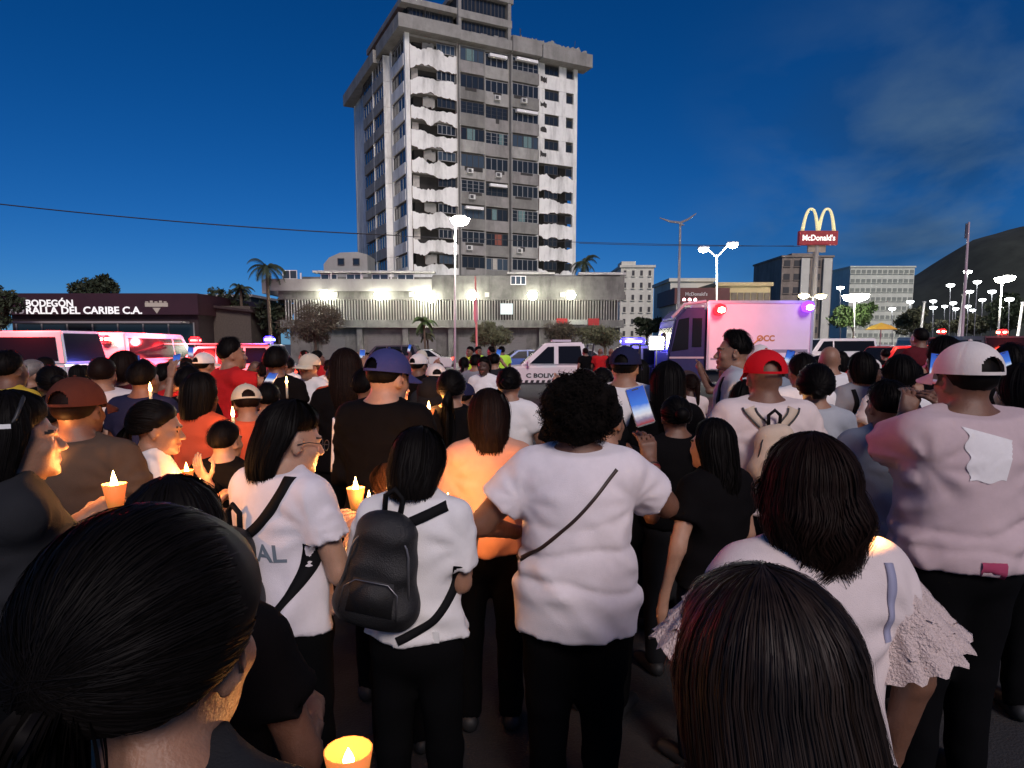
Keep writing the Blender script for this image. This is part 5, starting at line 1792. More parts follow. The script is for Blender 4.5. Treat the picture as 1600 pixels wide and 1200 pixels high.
CAPM = {'white': cloth('cap_white', (.74, .68, .64)), 'red': cloth('cap_red', (.60, .012, .02)), 'blue': cloth('cap_blue', (.05, .055, .17)), 'black': cloth('cap_black', (.014, .013, .014)),
        'navy': cloth('cap_navy', (.018, .02, .055)), 'cream': cloth('cap_cream', (.62, .55, .42)), 'brown': cloth('cap_brown', (.10, .03, .02))}


def put(me, name, parent):
    return link(name, me, parent)


def person(label, px, ytop, y, yaw=0.0, group=None, hair='short', hc='black', hkw=None, cap=None, shirt='white', trousers=0, extra_h=None, shoes=SHOE, **kw):
    """place a figure so that the top of the head falls on the photo pixel px, ytop at distance y"""
    ztop = zat(ytop, y)
    ex = extra_h if extra_h is not None else {'short': .022, 'long': .024, 'afro': .10, 'bald': .004, 'pony': .02, 'bun': .02}.get(hair, .02)
    if cap: ex = .026
    h = ztop * 1.70 / (1.70 + ex)
    for k_ in ('armR', 'armL'):
        a_ = kw.get(k_)
        if isinstance(a_, tuple) and a_[0] == 'W':
            cs, sn = math.cos(-yaw), math.sin(-yaw)
            loc_ = lambda q: local_of(q[0], q[1], q[2], xat(px, y, ztop), y, yaw, h / 1.7)
            d_ = Matrix.Rotation(-yaw, 3, 'Z') @ Vector(a_[3])
            kw[k_] = (loc_(a_[1]), loc_(a_[2]), tuple(d_))
    fg = make_figure(h=h, **kw)
    v, f, mats, mi = fg.body
    root = put(np_mesh('person', v, f, mats, mi), 'person', None)
    hd = fg.H(0, 0, 0) * fg.sc
    root.location = (xat(px, y, ztop), y, 0)
    root.rotation_euler = (0, 0, yaw)
    off = Matrix.Rotation(yaw, 3, 'Z') @ Vector((hd[0], hd[1], 0))
    root.location.x -= off.x
    root.location.y -= off.y
    tag(root, label, 'person', group)
    fg.root, fg.yaw = root, yaw
    wear(fg, shirt, trousers, hair, hc, hkw, cap, shoes)
    return fg


def wear(fg, shirt, trousers, hair, hc, hkw, cap, shoes=SHOE):
    root = fg.root
    sm = CLOTH[shirt] if isinstance(shirt, str) else shirt
    put(np_mesh('shirt', *fg.shirt, sm), 'shirt', root)
    put(np_mesh('trousers', *fg.trousers, TROUS[trousers]), 'trousers', root)
    put(np_mesh('shoes', *fg.shoes, shoes), 'shoes', root)['kind'] = 'thing'
    hkw = dict(hkw or {})
    hm = HAIR[hc]
    if hair == 'afro':
        hv, hf = afro_mesh(fg, hkw.get('r', (.16, .165, .16)), hkw.get('seed', 0), hkw.get('ns', 6000), hkw.get('dz', .03))
        put(np_mesh('hair', hv, hf, hm), 'hair', root)
    elif hair not in ('none', 'bald'):
        bun, tail = hkw.pop('bun', None), hkw.pop('tail', None)
        st = hair
        if cap: hkw['th'] = min(hkw.get('th', .012), .012); hkw['lift'] = 0
        hv, hf = hair_mesh(fg, st, hm, **hkw)
        if st == 'bun' or bun:
            c = fg.H(*(bun or (0, -.125, .02)))
            bv, bf = blob([c, c + V3(.012, 0, .01)], [(.042, .035, .04), (.03, .03, .03)], warp=lambda X, Y, Z: .003 * np.sin(Z * 150 + X * 90) + .002 * np.sin(X * 210))
            hf = np.concatenate([hf, bf + len(hv)]); hv = np.concatenate([hv, bv * fg.sc])
        if st == 'pony' or tail:
            L = tail or .25
            r = np.random.default_rng(3)
            ls = []
            p0 = fg.H(0, -.118, .015)
            for i in range(260):
                t = np.linspace(0, 1, 14)
                sp = r.normal(0, .016, 2)
                pts = np.stack([p0[0] + sp[0] * np.sin(t * 2.2), p0[1] - .045 * np.sin(t * 2) + sp[1] * np.sin(t * 2.2), p0[2] + .012 * np.sin(t * 3) - t ** 1.2 * L * r.uniform(.85, 1.05)], 1)
                ls.append(pts)
            rv, rf = ribbons(ls, .004, p0 - V3(0, .05, 0), seed=4)
            hf = np.concatenate([hf, rf + len(hv)]); hv = np.concatenate([hv, rv * fg.sc])
        put(np_mesh('hair', hv, hf, hm), 'hair', root)
    if cap:
        cm, ck = cap if isinstance(cap, tuple) else (cap, {})
        cr, pk = cap_mesh(fg, **ck)
        o = cr.build('cap', CAPM[cm], root, smooth=True)
        pk.build('cap_peak', CAPM[cm], o, smooth=True)


def world_of(fg, p):
    """figure-local (1.70 m) point to world"""
    return fg.root.location + Matrix.Rotation(fg.yaw, 3, 'Z') @ Vector(tuple(np.array(p) * fg.sc))


def local_of(px, py, y, fx, fy, yaw, sc):
    w = at(px, py, y)
    d = Matrix.Rotation(-yaw, 3, 'Z') @ (w - Vector((fx, fy, 0)))
    return tuple(np.array(d) / sc)


WAX = M('candle_wax', (.75, .68, .52), .5, sss=.3)
FLAME = M('candle_flame', (1, .7, .2), emit=34, ecol=(1, .66, .2))
FLAME_CORE = M('candle_flame_core', (1, .9, .6), emit=60, ecol=(1, .88, .55))
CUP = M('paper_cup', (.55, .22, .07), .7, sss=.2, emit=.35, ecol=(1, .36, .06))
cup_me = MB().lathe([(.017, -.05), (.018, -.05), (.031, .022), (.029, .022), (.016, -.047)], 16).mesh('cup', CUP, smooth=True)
wax_me = MB().lathe([(.009, -.11), (.009, .0), (.006, .004), (.0012, .004), (.001, .014)], 10).mesh('candle', WAX, smooth=True)
fl_me2 = MB().lathe([(.001, .0), (.007, .006), (.0095, .016), (.0065, .032), (.0025, .046), (.0006, .054)], 10).mesh('flame', FLAME, smooth=True)
fl_me3 = MB().lathe([(.001, .006), (.0045, .014), (.003, .026), (.0006, .036)], 8).mesh('flame_core', FLAME_CORE, smooth=True)


def candle(loc, label, watts=1.6, cup=True, group='candles held in the crowd', sc=1.0, off=(0, 0, .05), col=(1, .40, .11)):
    c = put(wax_me, 'candle', None)
    c.location = loc
    c.scale = (sc,) * 3
    tag(c, label, 'candle', group)
    if cup: put(cup_me, 'cup', c)
    a = put(fl_me2, 'flame', c); put(fl_me3, 'flame_core', a)
    a.scale = (1.05, 1.05, 1.1)
    if watts:
        lamp('candle_light', off, watts * 3.6, col, .012, c)
    return c


def screen_mat():
    if 'phone_screen' in MATS: return MATS['phone_screen']
    m = bpy.data.materials.new('phone_screen'); MATS['phone_screen'] = m
    m.use_nodes = True
    t = m.node_tree; p = t.nodes['Principled BSDF']
    p.inputs['Base Color'].default_value = (.01, .01, .01, 1); p.inputs['Roughness'].default_value = .15
    co = t.nodes.new('ShaderNodeTexCoord'); sp = t.nodes.new('ShaderNodeSeparateXYZ')
    t.links.new(co.outputs['Object'], sp.inputs[0])
    n = t.nodes.new('ShaderNodeTexNoise'); n.inputs['Scale'].default_value = 55; t.links.new(co.outputs['Object'], n.inputs['Vector'])
    ad = t.nodes.new('ShaderNodeMath'); ad.operation = 'MULTIPLY_ADD'; ad.inputs[1].default_value = .014
    t.links.new(n.outputs['Fac'], ad.inputs[0]); t.links.new(sp.outputs['Z'], ad.inputs[2])
    mr = t.nodes.new('ShaderNodeMapRange'); mr.inputs['From Min'].default_value = -.062; mr.inputs['From Max'].default_value = .075
    t.links.new(ad.outputs[0], mr.inputs['Value'])
    cr = t.nodes.new('ShaderNodeValToRGB'); e = cr.color_ramp.elements
    e[0].position = 0; e[0].color = (.35, .06, .06, 1)
    e[1].position = 1; e[1].color = (.03, .09, .5, 1)
    for q, c in ((.12, (.25, .2, .3, 1)), (.24, (.75, .7, .75, 1)), (.36, (.6, .7, .9, 1)), (.55, (.06, .2, .75, 1))):
        x = e.new(q); x.color = c
    t.links.new(mr.outputs[0], cr.inputs[0])
    t.links.new(cr.outputs[0], p.inputs['Emission Color']); p.inputs['Emission Strength'].default_value = .85
    m.cycles.emission_sampling = 'NONE'
    return m


ph_body = MB().box(-.037, .037, -.004, .004, -.077, .077)
ph_me = ph_body.mesh('phone', M('phone_case', (.5, .5, .5), .35))
bmx = bmesh.new(); bmx.from_mesh(ph_me); bmesh.ops.bevel(bmx, geom=bmx.edges[:], offset=.004, segments=2, affect='EDGES'); bmx.to_mesh(ph_me); bmx.free()
ph_me_b = ph_me.copy(); ph_me_b.materials.clear(); ph_me_b.materials.append(M('phone_case_black', (.02, .02, .02), .35))
sc_me = MB().box(-.034, .034, -.0055, -.0042, -.072, .072).mesh('screen', screen_mat())
no_me = MB().box(-.013, .013, -.0062, -.0056, .062, .067).mesh('notch', trim_m)


def phone(loc, rot, label, light=False, group='phones held up', case=None, sc=1.0):
    p = put(case or ph_me, 'phone', None)
    p.location = loc; p.rotation_euler = rot; p.scale = (sc,) * 3
    tag(p, label, 'phone', group)
    put(sc_me, 'screen', p); put(no_me, 'notch', p)
    return p


def strap(fg, pts, width, mat, name='strap', parent=None, sgn=-1, off=.004, sdf=None, th=.004, n=28, scale=True):
    """flat band lying on the back of the garment through x,z points"""
    s = sdf or fg.shirt_sdf
    P = [V3(*p) for p in pts]
    seg = []
    tot = len(P) - 1
    for i in range(n + 1):
        t = i / n * tot; a = min(tot - 1, int(t)); fr = t - a
        p0, p1, p2, p3 = P[max(a - 1, 0)], P[a], P[a + 1], P[min(a + 2, tot)]
        seg.append(.5 * (2 * p1 + (p2 - p0) * fr + (2 * p0 - 5 * p1 + 4 * p2 - p3) * fr ** 2 + (3 * p1 - p0 - 3 * p2 + p3) * fr ** 3))
    seg = np.array(seg)
    tan_ = np.gradient(seg, axis=0); tan_ /= np.linalg.norm(tan_, axis=1)[:, None]
    nor = np.stack([-tan_[:, 1], tan_[:, 0]], 1)
    v, f = [], []
    for i in range(n + 1):
        for q in (-1, 1):
            x, z = seg[i] + nor[i] * q * width / 2
            yb = s.back_y(x, z, off, sgn)
            v.append((x, yb, z))
        for q in (-1, 1):
            v.append((v[-2][0], v[-2][1] + sgn * th, v[-2][2]))
    v = np.array(v)
    # keep neighbouring depths smooth
    for it in range(3):
        w_ = v.reshape(-1, 4, 3)
        w_[1:-1, :, 1] = (w_[:-2, :, 1] + 2 * w_[1:-1, :, 1] + w_[2:, :, 1]) / 4
    for i in range(n):
        a = i * 4; b = a + 4
        f += [(a + 2, a + 3, b + 3, b + 2), (a, b, b + 1, a + 1), (a, a + 2, b + 2, b), (a + 1, b + 1, b + 3, a + 3)]
    me = np_mesh(name, v * fg.sc, np.array(f), mat, smooth=True)
    return put(me, name, parent if parent is not None else fg.root)


def rbox_mesh(name, dims, mat, bev=.02, seg=3, taper=None):
    b = MB().box(-dims[0] / 2, dims[0] / 2, -dims[1] / 2, dims[1] / 2, 0, dims[2])
    if taper:
        b.v = [(x * (taper if z > 0 else 1), y, z) for x, y, z in b.v]
    me = b.mesh(name, mat)
    bm = bmesh.new(); bm.from_mesh(me)
    bmesh.ops.bevel(bm, geom=bm.edges[:], offset=bev, segments=seg, affect='EDGES')
    bm.to_mesh(me); bm.free()
    me.polygons.foreach_set('use_smooth', [True] * len(me.polygons))
    return me
# ---- the people one can tell apart, nearest first
def Ys(y):
    return y if y < 1.46 else y * (1.27 + .09 * (y - 1.8))


def at2(px, py, y):
    return at(px, py, Ys(y))


_person = person


def person(label, px, ytop, y, *a, **k):
    for q in ('armR', 'armL'):
        if isinstance(k.get(q), tuple) and k[q][0] == 'W':
            k[q] = ('W',) + tuple((p[0], p[1], Ys(p[2])) for p in k[q][1:3]) + (k[q][3],)
    return _person(label, px, ytop, Ys(y), *a, **k)


HI, MID = dict(res=.0135, head_res=.009), dict(res=.021, head_res=.0145)


def px_local(fg, px, py, y):
    d = Matrix.Rotation(-fg.yaw, 3, 'Z') @ (at2(px, py, y) - fg.root.location)
    return np.array(d) / fg.sc


def strap_px(fg, pts, y, width, mat, **kw):
    P = [px_local(fg, a, b, y) for a, b in pts]
    return strap(fg, [(p[0], p[2]) for p in P], width, mat, **kw)


black_web = cloth('black_webbing', (.010, .010, .011), rough=.7)
# 1 nearest head on the left
f = person('nearest person with dark hair tied low, cheek lit yellow by a low candle', 248, 790, .64, yaw=-.15, hyaw=-.06, hroll=.05, hpitch=-.1, hair='pony', hc='black',
           hkw=dict(ns=8000, th=.03, width=.0009, nseg=14, tail=.16, seed=1, frizz=.03), sex='f', g=.95, skin=2, shirt='dgrey', armR='bent', armL='down', seed=1, extra_h=.03, **HI)
CB = candle(at2(545, 1196, .80), 'candle burning low at the bottom edge between the nearest two heads', .16, cup=True, off=(0, 0, .05))
for ch in CB.children:
    if ch.name.startswith('flame'): ch.scale = (.8, .8, .45)
# 2 head right behind
person('person with sleek black hair in dark clothes directly before the nearest head', 272, 738, 1.2, hair='long', hc='black', hkw=dict(ns=1800, L=.2, seed=2), sex='f', g=.95, shirt='black', armR='bent', armL='bent', seed=2, **MID)
# 3 woman at the left edge, candle in both hands
f = person('woman with long dark hair and white hair clip lifting a candle in both hands', 22, 612, 1.5, yaw=-.75, hyaw=-.2, hair='long', hc='black', hkw=dict(ns=2600, L=.24, seed=3, width=.0015, th=.024), sex='f', g=.95, skin=2,
           shirt='dgrey', sleeve=1.75, armR=('W', (70, 850, 1.55), (140, 812, 1.62), (.55, .35, .35)), armL=('W', (92, 900, 1.40), (130, 835, 1.55), (.7, .2, .5)), seed=3, curl=(.9, .9), **HI)
MB().tube([tuple(f.H(-.083, -.03, .03) * f.sc), tuple(f.H(-.098, .0, .07) * f.sc), tuple(f.H(-.06, .02, .12) * f.sc), tuple(f.H(0, .02, .135) * f.sc), tuple(f.H(.06, .02, .12) * f.sc), tuple(f.H(.098, .0, .07) * f.sc), tuple(f.H(.085, -.03, .03) * f.sc)], .006, 6).build('headband', trim_m, f.root, smooth=True)
MB().box(-.018, .018, -.004, .004, -.006, .006, T=Matrix.Translation(Vector(tuple(f.H(.098, -.03, .05) * f.sc))) @ Matrix.Rotation(1.2, 4, 'Z')).build('hair_clip', white_p, f.root)
candle(at2(179, 768, 1.60), 'candle in a paper cup held up in two hands at the outer edge', 2.2, sc=1.1)
candle(at2(70, 728, 1.95), 'candle glimpsed beside the chin of the woman with the hair clip', 1.3)
# 4 broad man in a dull shirt
person('broad man in a dull brown grey shirt and rust coloured cap', 120, 588, 2.05, yaw=-.05, hair='short', hc='dark', cap=('brown', {}), sex='m', g=1.12, skin=1, shirt='brown', armR='bent', armL='bent', seed=4, **HI)
# 5 ponytail woman in profile
person('woman with a dark ponytail in a pale top, turned aside beside the broad man', 246, 624, 2.2, yaw=-1.2, hyaw=-.1, hpitch=-.15, hair='pony', hc='black', hkw=dict(ns=1400, tail=.2, seed=5, th=.02), sex='f', g=.88, skin=2, shirt='white', armR='candle', armL='candle', seed=5, **HI)
candle(at2(292, 742, 2.35), 'candle hidden behind the nearest heads under the glowing hand', 1.2)
# the bright open hand belongs to a person in black
person('person in black stretching a brightly lit hand over a candle', 352, 655, 2.5, yaw=-.3, hair='short', hc='black', hkw=dict(ns=300), sex='m', g=.95, skin=3, shirt='black', sleeve=1.8,
       armL=('W', (352, 790, 2.4), (328, 752, 2.32), (-.35, -.2, .9)), armR='bent', curl=(.5, .35), seed=6, **HI)
candle(at2(314, 768, 2.2), 'candle just under the brightly lit hand', 1.5, cup=False)
# 6 orange shirt, long black hair
person('woman with long black hair over an orange red shirt', 314, 584, 2.9, yaw=-.35, hair='long', hc='black', hkw=dict(ns=900, L=.16, seed=7, th=.03), sex='f', g=1.0, shirt='orange', armR='bent', armL='bent', seed=7, **MID)
# cream cap in orange with candle
person('person in orange red with a cream cap bending over a candle', 384, 598, 3.0, yaw=.5, hpitch=-.2, hair='short', hc='dark', cap=('cream', {}), sex='f', g=.95, skin=2, shirt='orange', armR='candle', armL='candle', seed=8, **MID)
candle(at2(364, 652, 2.7), 'candle glowing before the person in the cream cap', 1.2, cup=False)
# 7 man in the red shirt
person('tall man in a bright red shirt turned aside with his head shorn at the nape', 362, 528, 4.0, yaw=-.75, hyaw=-.35, hair='short', hc='black', hkw=dict(ns=500, seed=9, lift=.15), sex='m', g=1.05, skin=2, shirt='red', armR='camera', armL='bent', seed=9, **MID)
# 8 woman with glasses and claw clip
f = person('woman in glasses with a silver hair clip, pale lettered tee and black backpack strap', 455, 624, 1.75, yaw=-.55, hyaw=-.42, hpitch=-.2, hair='long', hc='black', hkw=dict(ns=3000, L=.17, seed=10, width=.0015, th=.024, side_front=1.75), sex='f', g=1.02, skin=3,
           shirt='lav', armR='candle', armL='candle', seed=10, **HI)
g8 = f
for k in range(5):
    a = k * 1.25
    c = f.H(-.075 + .016 * math.cos(a), -.085 + .006 * math.sin(a * 2), .052 + .016 * math.sin(a)) * f.sc
    MB().lathe([(.001, -.005), (.009, 0), (.001, .005)], 8, T=Matrix.Translation(Vector(tuple(c))) @ Matrix.Rotation(1.2, 4, 'X')).build('hair_clip', M('silver_clip', (.7, .7, .7), .25, metal=.8), f.root)
gl = MB()
for q in (-1, 1):
    gl.tube([tuple(f.H(q * .033 + .024 * math.cos(i * .5236), .112, .0 + .019 * math.sin(i * .5236)) * f.sc) for i in range(13)], .0016, 5, cap=False)
    gl.tube([tuple(f.H(q * .057, .11, .004) * f.sc), tuple(f.H(q * .083, .03, .006) * f.sc), tuple(f.H(q * .088, -.01, -.006) * f.sc)], .0016, 5)
gl.build('spectacles', trim_m, f.root)
bpm = M('backpack_black', (.010, .010, .011), .55, var=.2, vs=30, bump=.3, bs=300)
zipm = M('zip_metal', (.22, .22, .23), .35, metal=.8)
strap(f, [(.118, 1.475), (.108, 1.415), (.05, 1.325), (-.02, 1.27), (-.07, 1.24)], .035, black_web, 'shirt_strap')
strap(f, [(.185, 1.25), (.165, 1.14), (.12, 1.04), (.06, .97)], .03, black_web, 'shirt_strap')
tl = text_mesh('AL', .085, 0, .002)
for v_ in tl.vertices:
    x, z = .075 + v_.co.x, 1.215 + v_.co.y
    v_.co = Vector((x * f.sc, f.shirt_sdf.back_y(x, z, .006) * f.sc, z * f.sc))
tl.materials.clear(); tl.materials.append(M('print_grey', (.16, .20, .24), .8)); link('shirt_print', tl, f.root)


def backpack(label, fg, cx, z0, dims, mat, trimmat, yaw=0.0, roll=0.0, off=.0, pocket=True, loop=True, z1=None, taper=.8, name='backpack', sag=0):
    yb = fg.shirt_sdf.back_y(cx, z0 + dims[2] * .5)
    w = world_of(fg, (cx, yb - dims[1] / 2 - off, z0))
    bs = SDF()
    hx, hy, hz_ = dims[0] / 2, dims[1] / 2, dims[2]
    r_ = hy * .92
    for q in (-1, 1):
        bs.cone((q * (hx - r_), 0, r_ * 1.0), (q * (hx * taper - r_), 0, hz_ - r_ * 1.2), r_, r_ * .85, .05)
        bs.cone((q * (hx - r_) * .5, -.008, r_ * .95), (q * (hx * taper - r_) * .5, -.008, hz_ - r_), r_ * 1.03, r_ * .95, .05)
    bs.cone((-(hx - r_), 0, r_), (hx - r_, 0, r_), r_, r_, .05)
    wkb = wrinkles(.010, len(label), 1.3)
    bv_, bf_ = sdf_mesh(bs, .008, warp=lambda X, Y, Z: wkb(X, Y, Z + 1.0))
    me = np_mesh('backpack', bv_, bf_, mat)
    b = put(me, name, None)
    tag(b, label, 'backpack')
    b.location = w; b.rotation_euler = (R(-4), roll, fg.yaw + yaw)
    if pocket:
        p = put(rbox_mesh('pocket', (dims[0] * .8, dims[1] * .5, dims[2] * .45), mat, .025, 3, .85), 'pocket', b)
        p.location = (0, -dims[1] * .5 + .01, .02)
        q = MB().tube([(-dims[0] * .36, -dims[1] * .76, .05), (-dims[0] * .33, -dims[1] * .77, dims[2] * .36), (-dims[0] * .2, -dims[1] * .76, dims[2] * .435), (dims[0] * .2, -dims[1] * .76, dims[2] * .435), (dims[0] * .33, -dims[1] * .77, dims[2] * .36), (dims[0] * .36, -dims[1] * .76, .05)], .0022, 6)
        q.build('zip', trimmat, b, smooth=True)
    arc = [(-dims[0] * .46, -dims[1] * .32, dims[2] * .14)]
    for k in range(13):
        a = math.pi * (1 - k / 12)
        arc.append((dims[0] * .44 * math.cos(a) * taper ** .8, -dims[1] * .45, dims[2] * (.60 + .30 * math.sin(a))))
    arc.append((dims[0] * .46, -dims[1] * .32, dims[2] * .14))
    MB().tube(arc, .0038, 6).build('piping', trimmat, b, smooth=True)
    if loop:
        MB().tube([(-.025, dims[1] * .2, dims[2] - .01), (-.028, dims[1] * .15, dims[2] + .05), (0, dims[1] * .1, dims[2] + .075), (.028, dims[1] * .15, dims[2] + .05), (.025, dims[1] * .2, dims[2] - .01)], .009, 8).build('grab_loop', black_web, b, smooth=True)
    return b


backpack('black backpack slung behind the woman in glasses', f, -.06, 1.0, (.24, .11, .28), bpm, trim_m, off=.01)
# 9 man with the blue cap
f = person('man in a faded blue cap and black track jacket with a white sleeve stripe', 607, 543, 2.45, yaw=-.3, hyaw=-.35, hpitch=-.12, hair='short', hc='black', cap=('blue', {}), sex='m', g=1.0, skin=3, shirt='black', sleeve=1.8, armR='candle', armL='candle', seed=11, **HI)
S, e, w_, d = f.arms[-1]
sp = []
for t in np.linspace(.0, 1, 12):
    c = S + (e - S) * t
    sp.append(tuple((c + V3(-.052 + .010 * t, -.035, .0)) * f.sc))
MB().tube(sp, .017, 6).build('sleeve_stripe', CLOTH['white'], f.root, smooth=True)
candle(at2(600, 690, 2.8), 'candle shielded in front of the man in the blue cap', 2.0, cup=False)
# 10 girl with the black backpack
f = person('girl in a white tee with a small black backpack and dark shoulder hair', 655, 664, 1.72, yaw=-.12, hyaw=-.2, hpitch=-.25, hair='long', hc='black', hkw=dict(ns=2600, L=.15, seed=12, width=.0015, th=.022, wave=.004), sex='f', g=.9, skin=2,
           shirt='white', armR=('W', (728, 905, 1.70), (742, 850, 1.90), (0, .4, .8)), armL='candle', seed=12, sleeve=.75, hem=.96, **HI)
backpack('small black backpack with loop handle and silver zips on the girl in white', f, -.11, 1.06, (.25, .12, .34), bpm, zipm, roll=R(9), off=.0)
strap(f, [(.135, 1.455), (.08, 1.43), (-.03, 1.38), (-.1, 1.32)], .035, black_web, 'shirt_strap')
strap(f, [(.175, 1.24), (.15, 1.14), (.09, 1.05), (-.03, .985)], .03, black_web, 'shirt_strap')
MB().box(-.01, .01, -.003, .003, -.018, .018, T=Matrix.Translation(Vector((.1 * f.sc, f.shirt_sdf.back_y(.1, .99, .006) * f.sc, .99 * f.sc)))).build('shirt_tag', white_p, f.root)
candle(at2(742, 822, 1.93), 'candle between the girl with the black backpack and the woman with coiled hair', 1.7, cup=True)
# 11 brunette bent over a candle
person('brown haired woman bent low over a candle in a yellow paper cup', 606, 716, 2.15, yaw=.5, hyaw=.35, hpitch=-.55, hair='long', hc='brown', hkw=dict(ns=1500, L=.18, seed=13, width=.0018), sex='f', g=.9, skin=3, shirt='black', armR='candle', armL='candle', seed=13, **HI)
candle(at2(556, 772, 1.98), 'candle in a yellow paper cup glowing beside the brown haired woman', 2.2, sc=1.15)
candle(at2(577, 790, 1.93), 'second lower candle beside the brown haired woman', .7, cup=False)
# 12 peach ribbed top
f = person('woman with wavy dark hair in a ribbed peach top', 764, 606, 2.3, yaw=.05, hpitch=-.15, hair='long', hc='dark', hkw=dict(ns=2600, L=.19, seed=14, wave=.006, width=.0017, th=.022), sex='f', g=.9, skin=2, shirt='peach', armR='bent', armL='candle', sleeve=.7, seed=14, **HI)
candle(at2(700, 792, 2.05), 'candle low between the girl with the backpack and the peach top', 1.3, cup=False)
# 13 woman with the coiled hair
f = person('large woman with big coiled black hair in a pale tee, raising a phone', 904, 578, 1.87, yaw=-.05, hair='afro', hc='coil', hkw=dict(r=(.132, .14, .138), ns=6000, seed=15, dz=.028), extra_h=.062, sex='f', g=1.2, skin=1, shirt='lav',
           armR=('W', (1062, 806, 2.0), (1014, 722, 2.06), (-.12, .05, .98)), armL=((-.36, -.02, 1.19), (-.24, .20, 1.10), (.6, .6, -.1)), seed=15, loose=1.3, hem=.80, sleeve=.62, curl=(1.05, .6), fold=.62, rolls=((1.12, .009, .05), (1.0, .012, -.12), (1.22, .004, .1)), res=.011, head_res=.009)
afro = f
strap_px(f, [(962, 730), (905, 795), (850, 846), (806, 884)], 1.8, .012, M('leather_strap', (.035, .018, .014), .5), name='bag_strap', n=40)
wR = world_of(f, f.arms[1][2] + V3(-.016, .0, .15))
phone(at(1000, 634, wR.y - .045), (R(-12), R(-17), 0), 'phone showing the blue sky, held up by the woman with coiled hair', case=None, sc=1.02)
br = f.arms[1][2]; ed = f.arms[1][1] - f.arms[1][2]; ed = ed / np.linalg.norm(ed)
for k, (off, mt) in enumerate(((.02, M('bracelet_dark', (.03, .01, .01), .4)), (.032, M('bracelet_red', (.2, .02, .02), .4)))):
    c = br + ed * off
    T = Matrix.Translation(Vector(tuple(c * f.sc))) @ Vector(tuple(ed)).to_track_quat('Z', 'Y').to_matrix().to_4x4()
    MB().tube([tuple(T @ Vector((.031 * math.cos(i * .3927), .031 * math.sin(i * .3927), 0))) for i in range(17)], .0035, 6, cap=False).build('bracelet', mt, f.root, smooth=True)
# 14 man with the white cap
f = person('big man in a white cap and pale mauve tee filming with both arms raised', 1512, 534, 1.98, yaw=.12, hair='short', hc='black', cap=('white', dict(brim=.09, th=.025)), sex='m', g=1.22, skin=1, shirt='mauve', rolls=((1.08, .010, .1), (1.0, .009, -.1)), loose=1.6, hem=.93, sleeve=.72,
           armL=('W', (1372, 700, 2.12), (1432, 618, 2.32), (.35, .25, .85)), armR=((.33, .14, 1.25), (.17, .33, 1.46), (-.5, .3, .8)), seed=16, curl=(.8, .8), res=.0115, head_res=.009, fold=1.1)
phone(at2(1463, 577, 2.42), (R(-10), R(8), 0), 'phone glowing blue just beside the white cap', case=ph_me_b)
def patch(fg, fn, name, mat, n=26, off=.005):
    """patch following the back of the shirt; fn(u, v) -> x, z"""
    v, fc = [], []
    for i in range(n):
        for j in range(n):
            x, z = fn(i / (n - 1), j / (n - 1))
            v.append((x, fg.shirt_sdf.back_y(x, z, off), z))
    v = np.array(v); g_ = v.reshape(n, n, 3)
    for it in range(2):
        g_[1:-1, 1:-1, 1] = (g_[:-2, 1:-1, 1] + g_[2:, 1:-1, 1] + g_[1:-1, :-2, 1] + g_[1:-1, 2:, 1]) / 4
    for i in range(n - 1):
        for j in range(n - 1):
            a = i * n + j
            fc.append((a, a + 1, a + n + 1, a + n))
    put(np_mesh(name, v * fg.sc, np.array(fc), mat), name, fg.root)
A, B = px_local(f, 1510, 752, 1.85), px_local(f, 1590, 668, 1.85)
patch(f, lambda u, w: (A[0] + (B[0] - A[0]) * (u * (1 - .18 * (1 - w)) + .05 * math.sin(w * 17) * (1 - u)), A[2] + (B[2] - A[2]) * (w * (1 - .25 * u) + .03 * math.sin(u * 9) * (1 - w))), 'shoulder_light_patch', CLOTH['white'], off=.006)  # white patch imitates flash light falling on the shirt
C_, D_ = px_local(f, 1515, 902, 1.85), px_local(f, 1552, 872, 1.85)
patch(f, lambda u, w: (C_[0] + (D_[0] - C_[0]) * u, C_[2] + (D_[2] - C_[2]) * w), 'pink_label', M('label_pink', (.40, .05, .12), .8), n=8, off=.009)
# 15 man in the red cap with cream backpack
f = person('man in a red cap and pale pink tee wearing a cream backpack', 1196, 546, 2.55, yaw=-.05, hair='bald', hc='black', cap=('red', dict(th=.024, brim=.08)), sex='m', g=1.08, skin=1, shirt='pinkwhite', armR='down', armL='down', seed=17, sleeve=.66, loose=1.4, **HI)
crm = M('backpack_cream', (.62, .50, .38), .7, var=.1, vs=12, bump=.3, bs=260)
backpack('cream backpack with black piping on the back of the man in the red cap', f, -.005, 1.13, (.22, .10, .25), crm, trim_m, off=.0)
for x0, x1 in ((-.105, -.035), (.105, .035)):
    strap(f, [(x0, 1.45), (x0 * .8 + x1 * .2, 1.42), (x1, 1.36)], .055, crm, 'shirt_strap')
    for q in (-.028, .028):
        strap(f, [(x0 + q, 1.45), (x0 * .8 + x1 * .2 + q, 1.42), (x1 + q, 1.36)], .008, trim_m, 'shirt_piping', off=.009)
strap(f, [(-.115, 1.14), (-.155, 1.08), (-.16, 1.0)], .02, trim_m, 'shirt_strap')
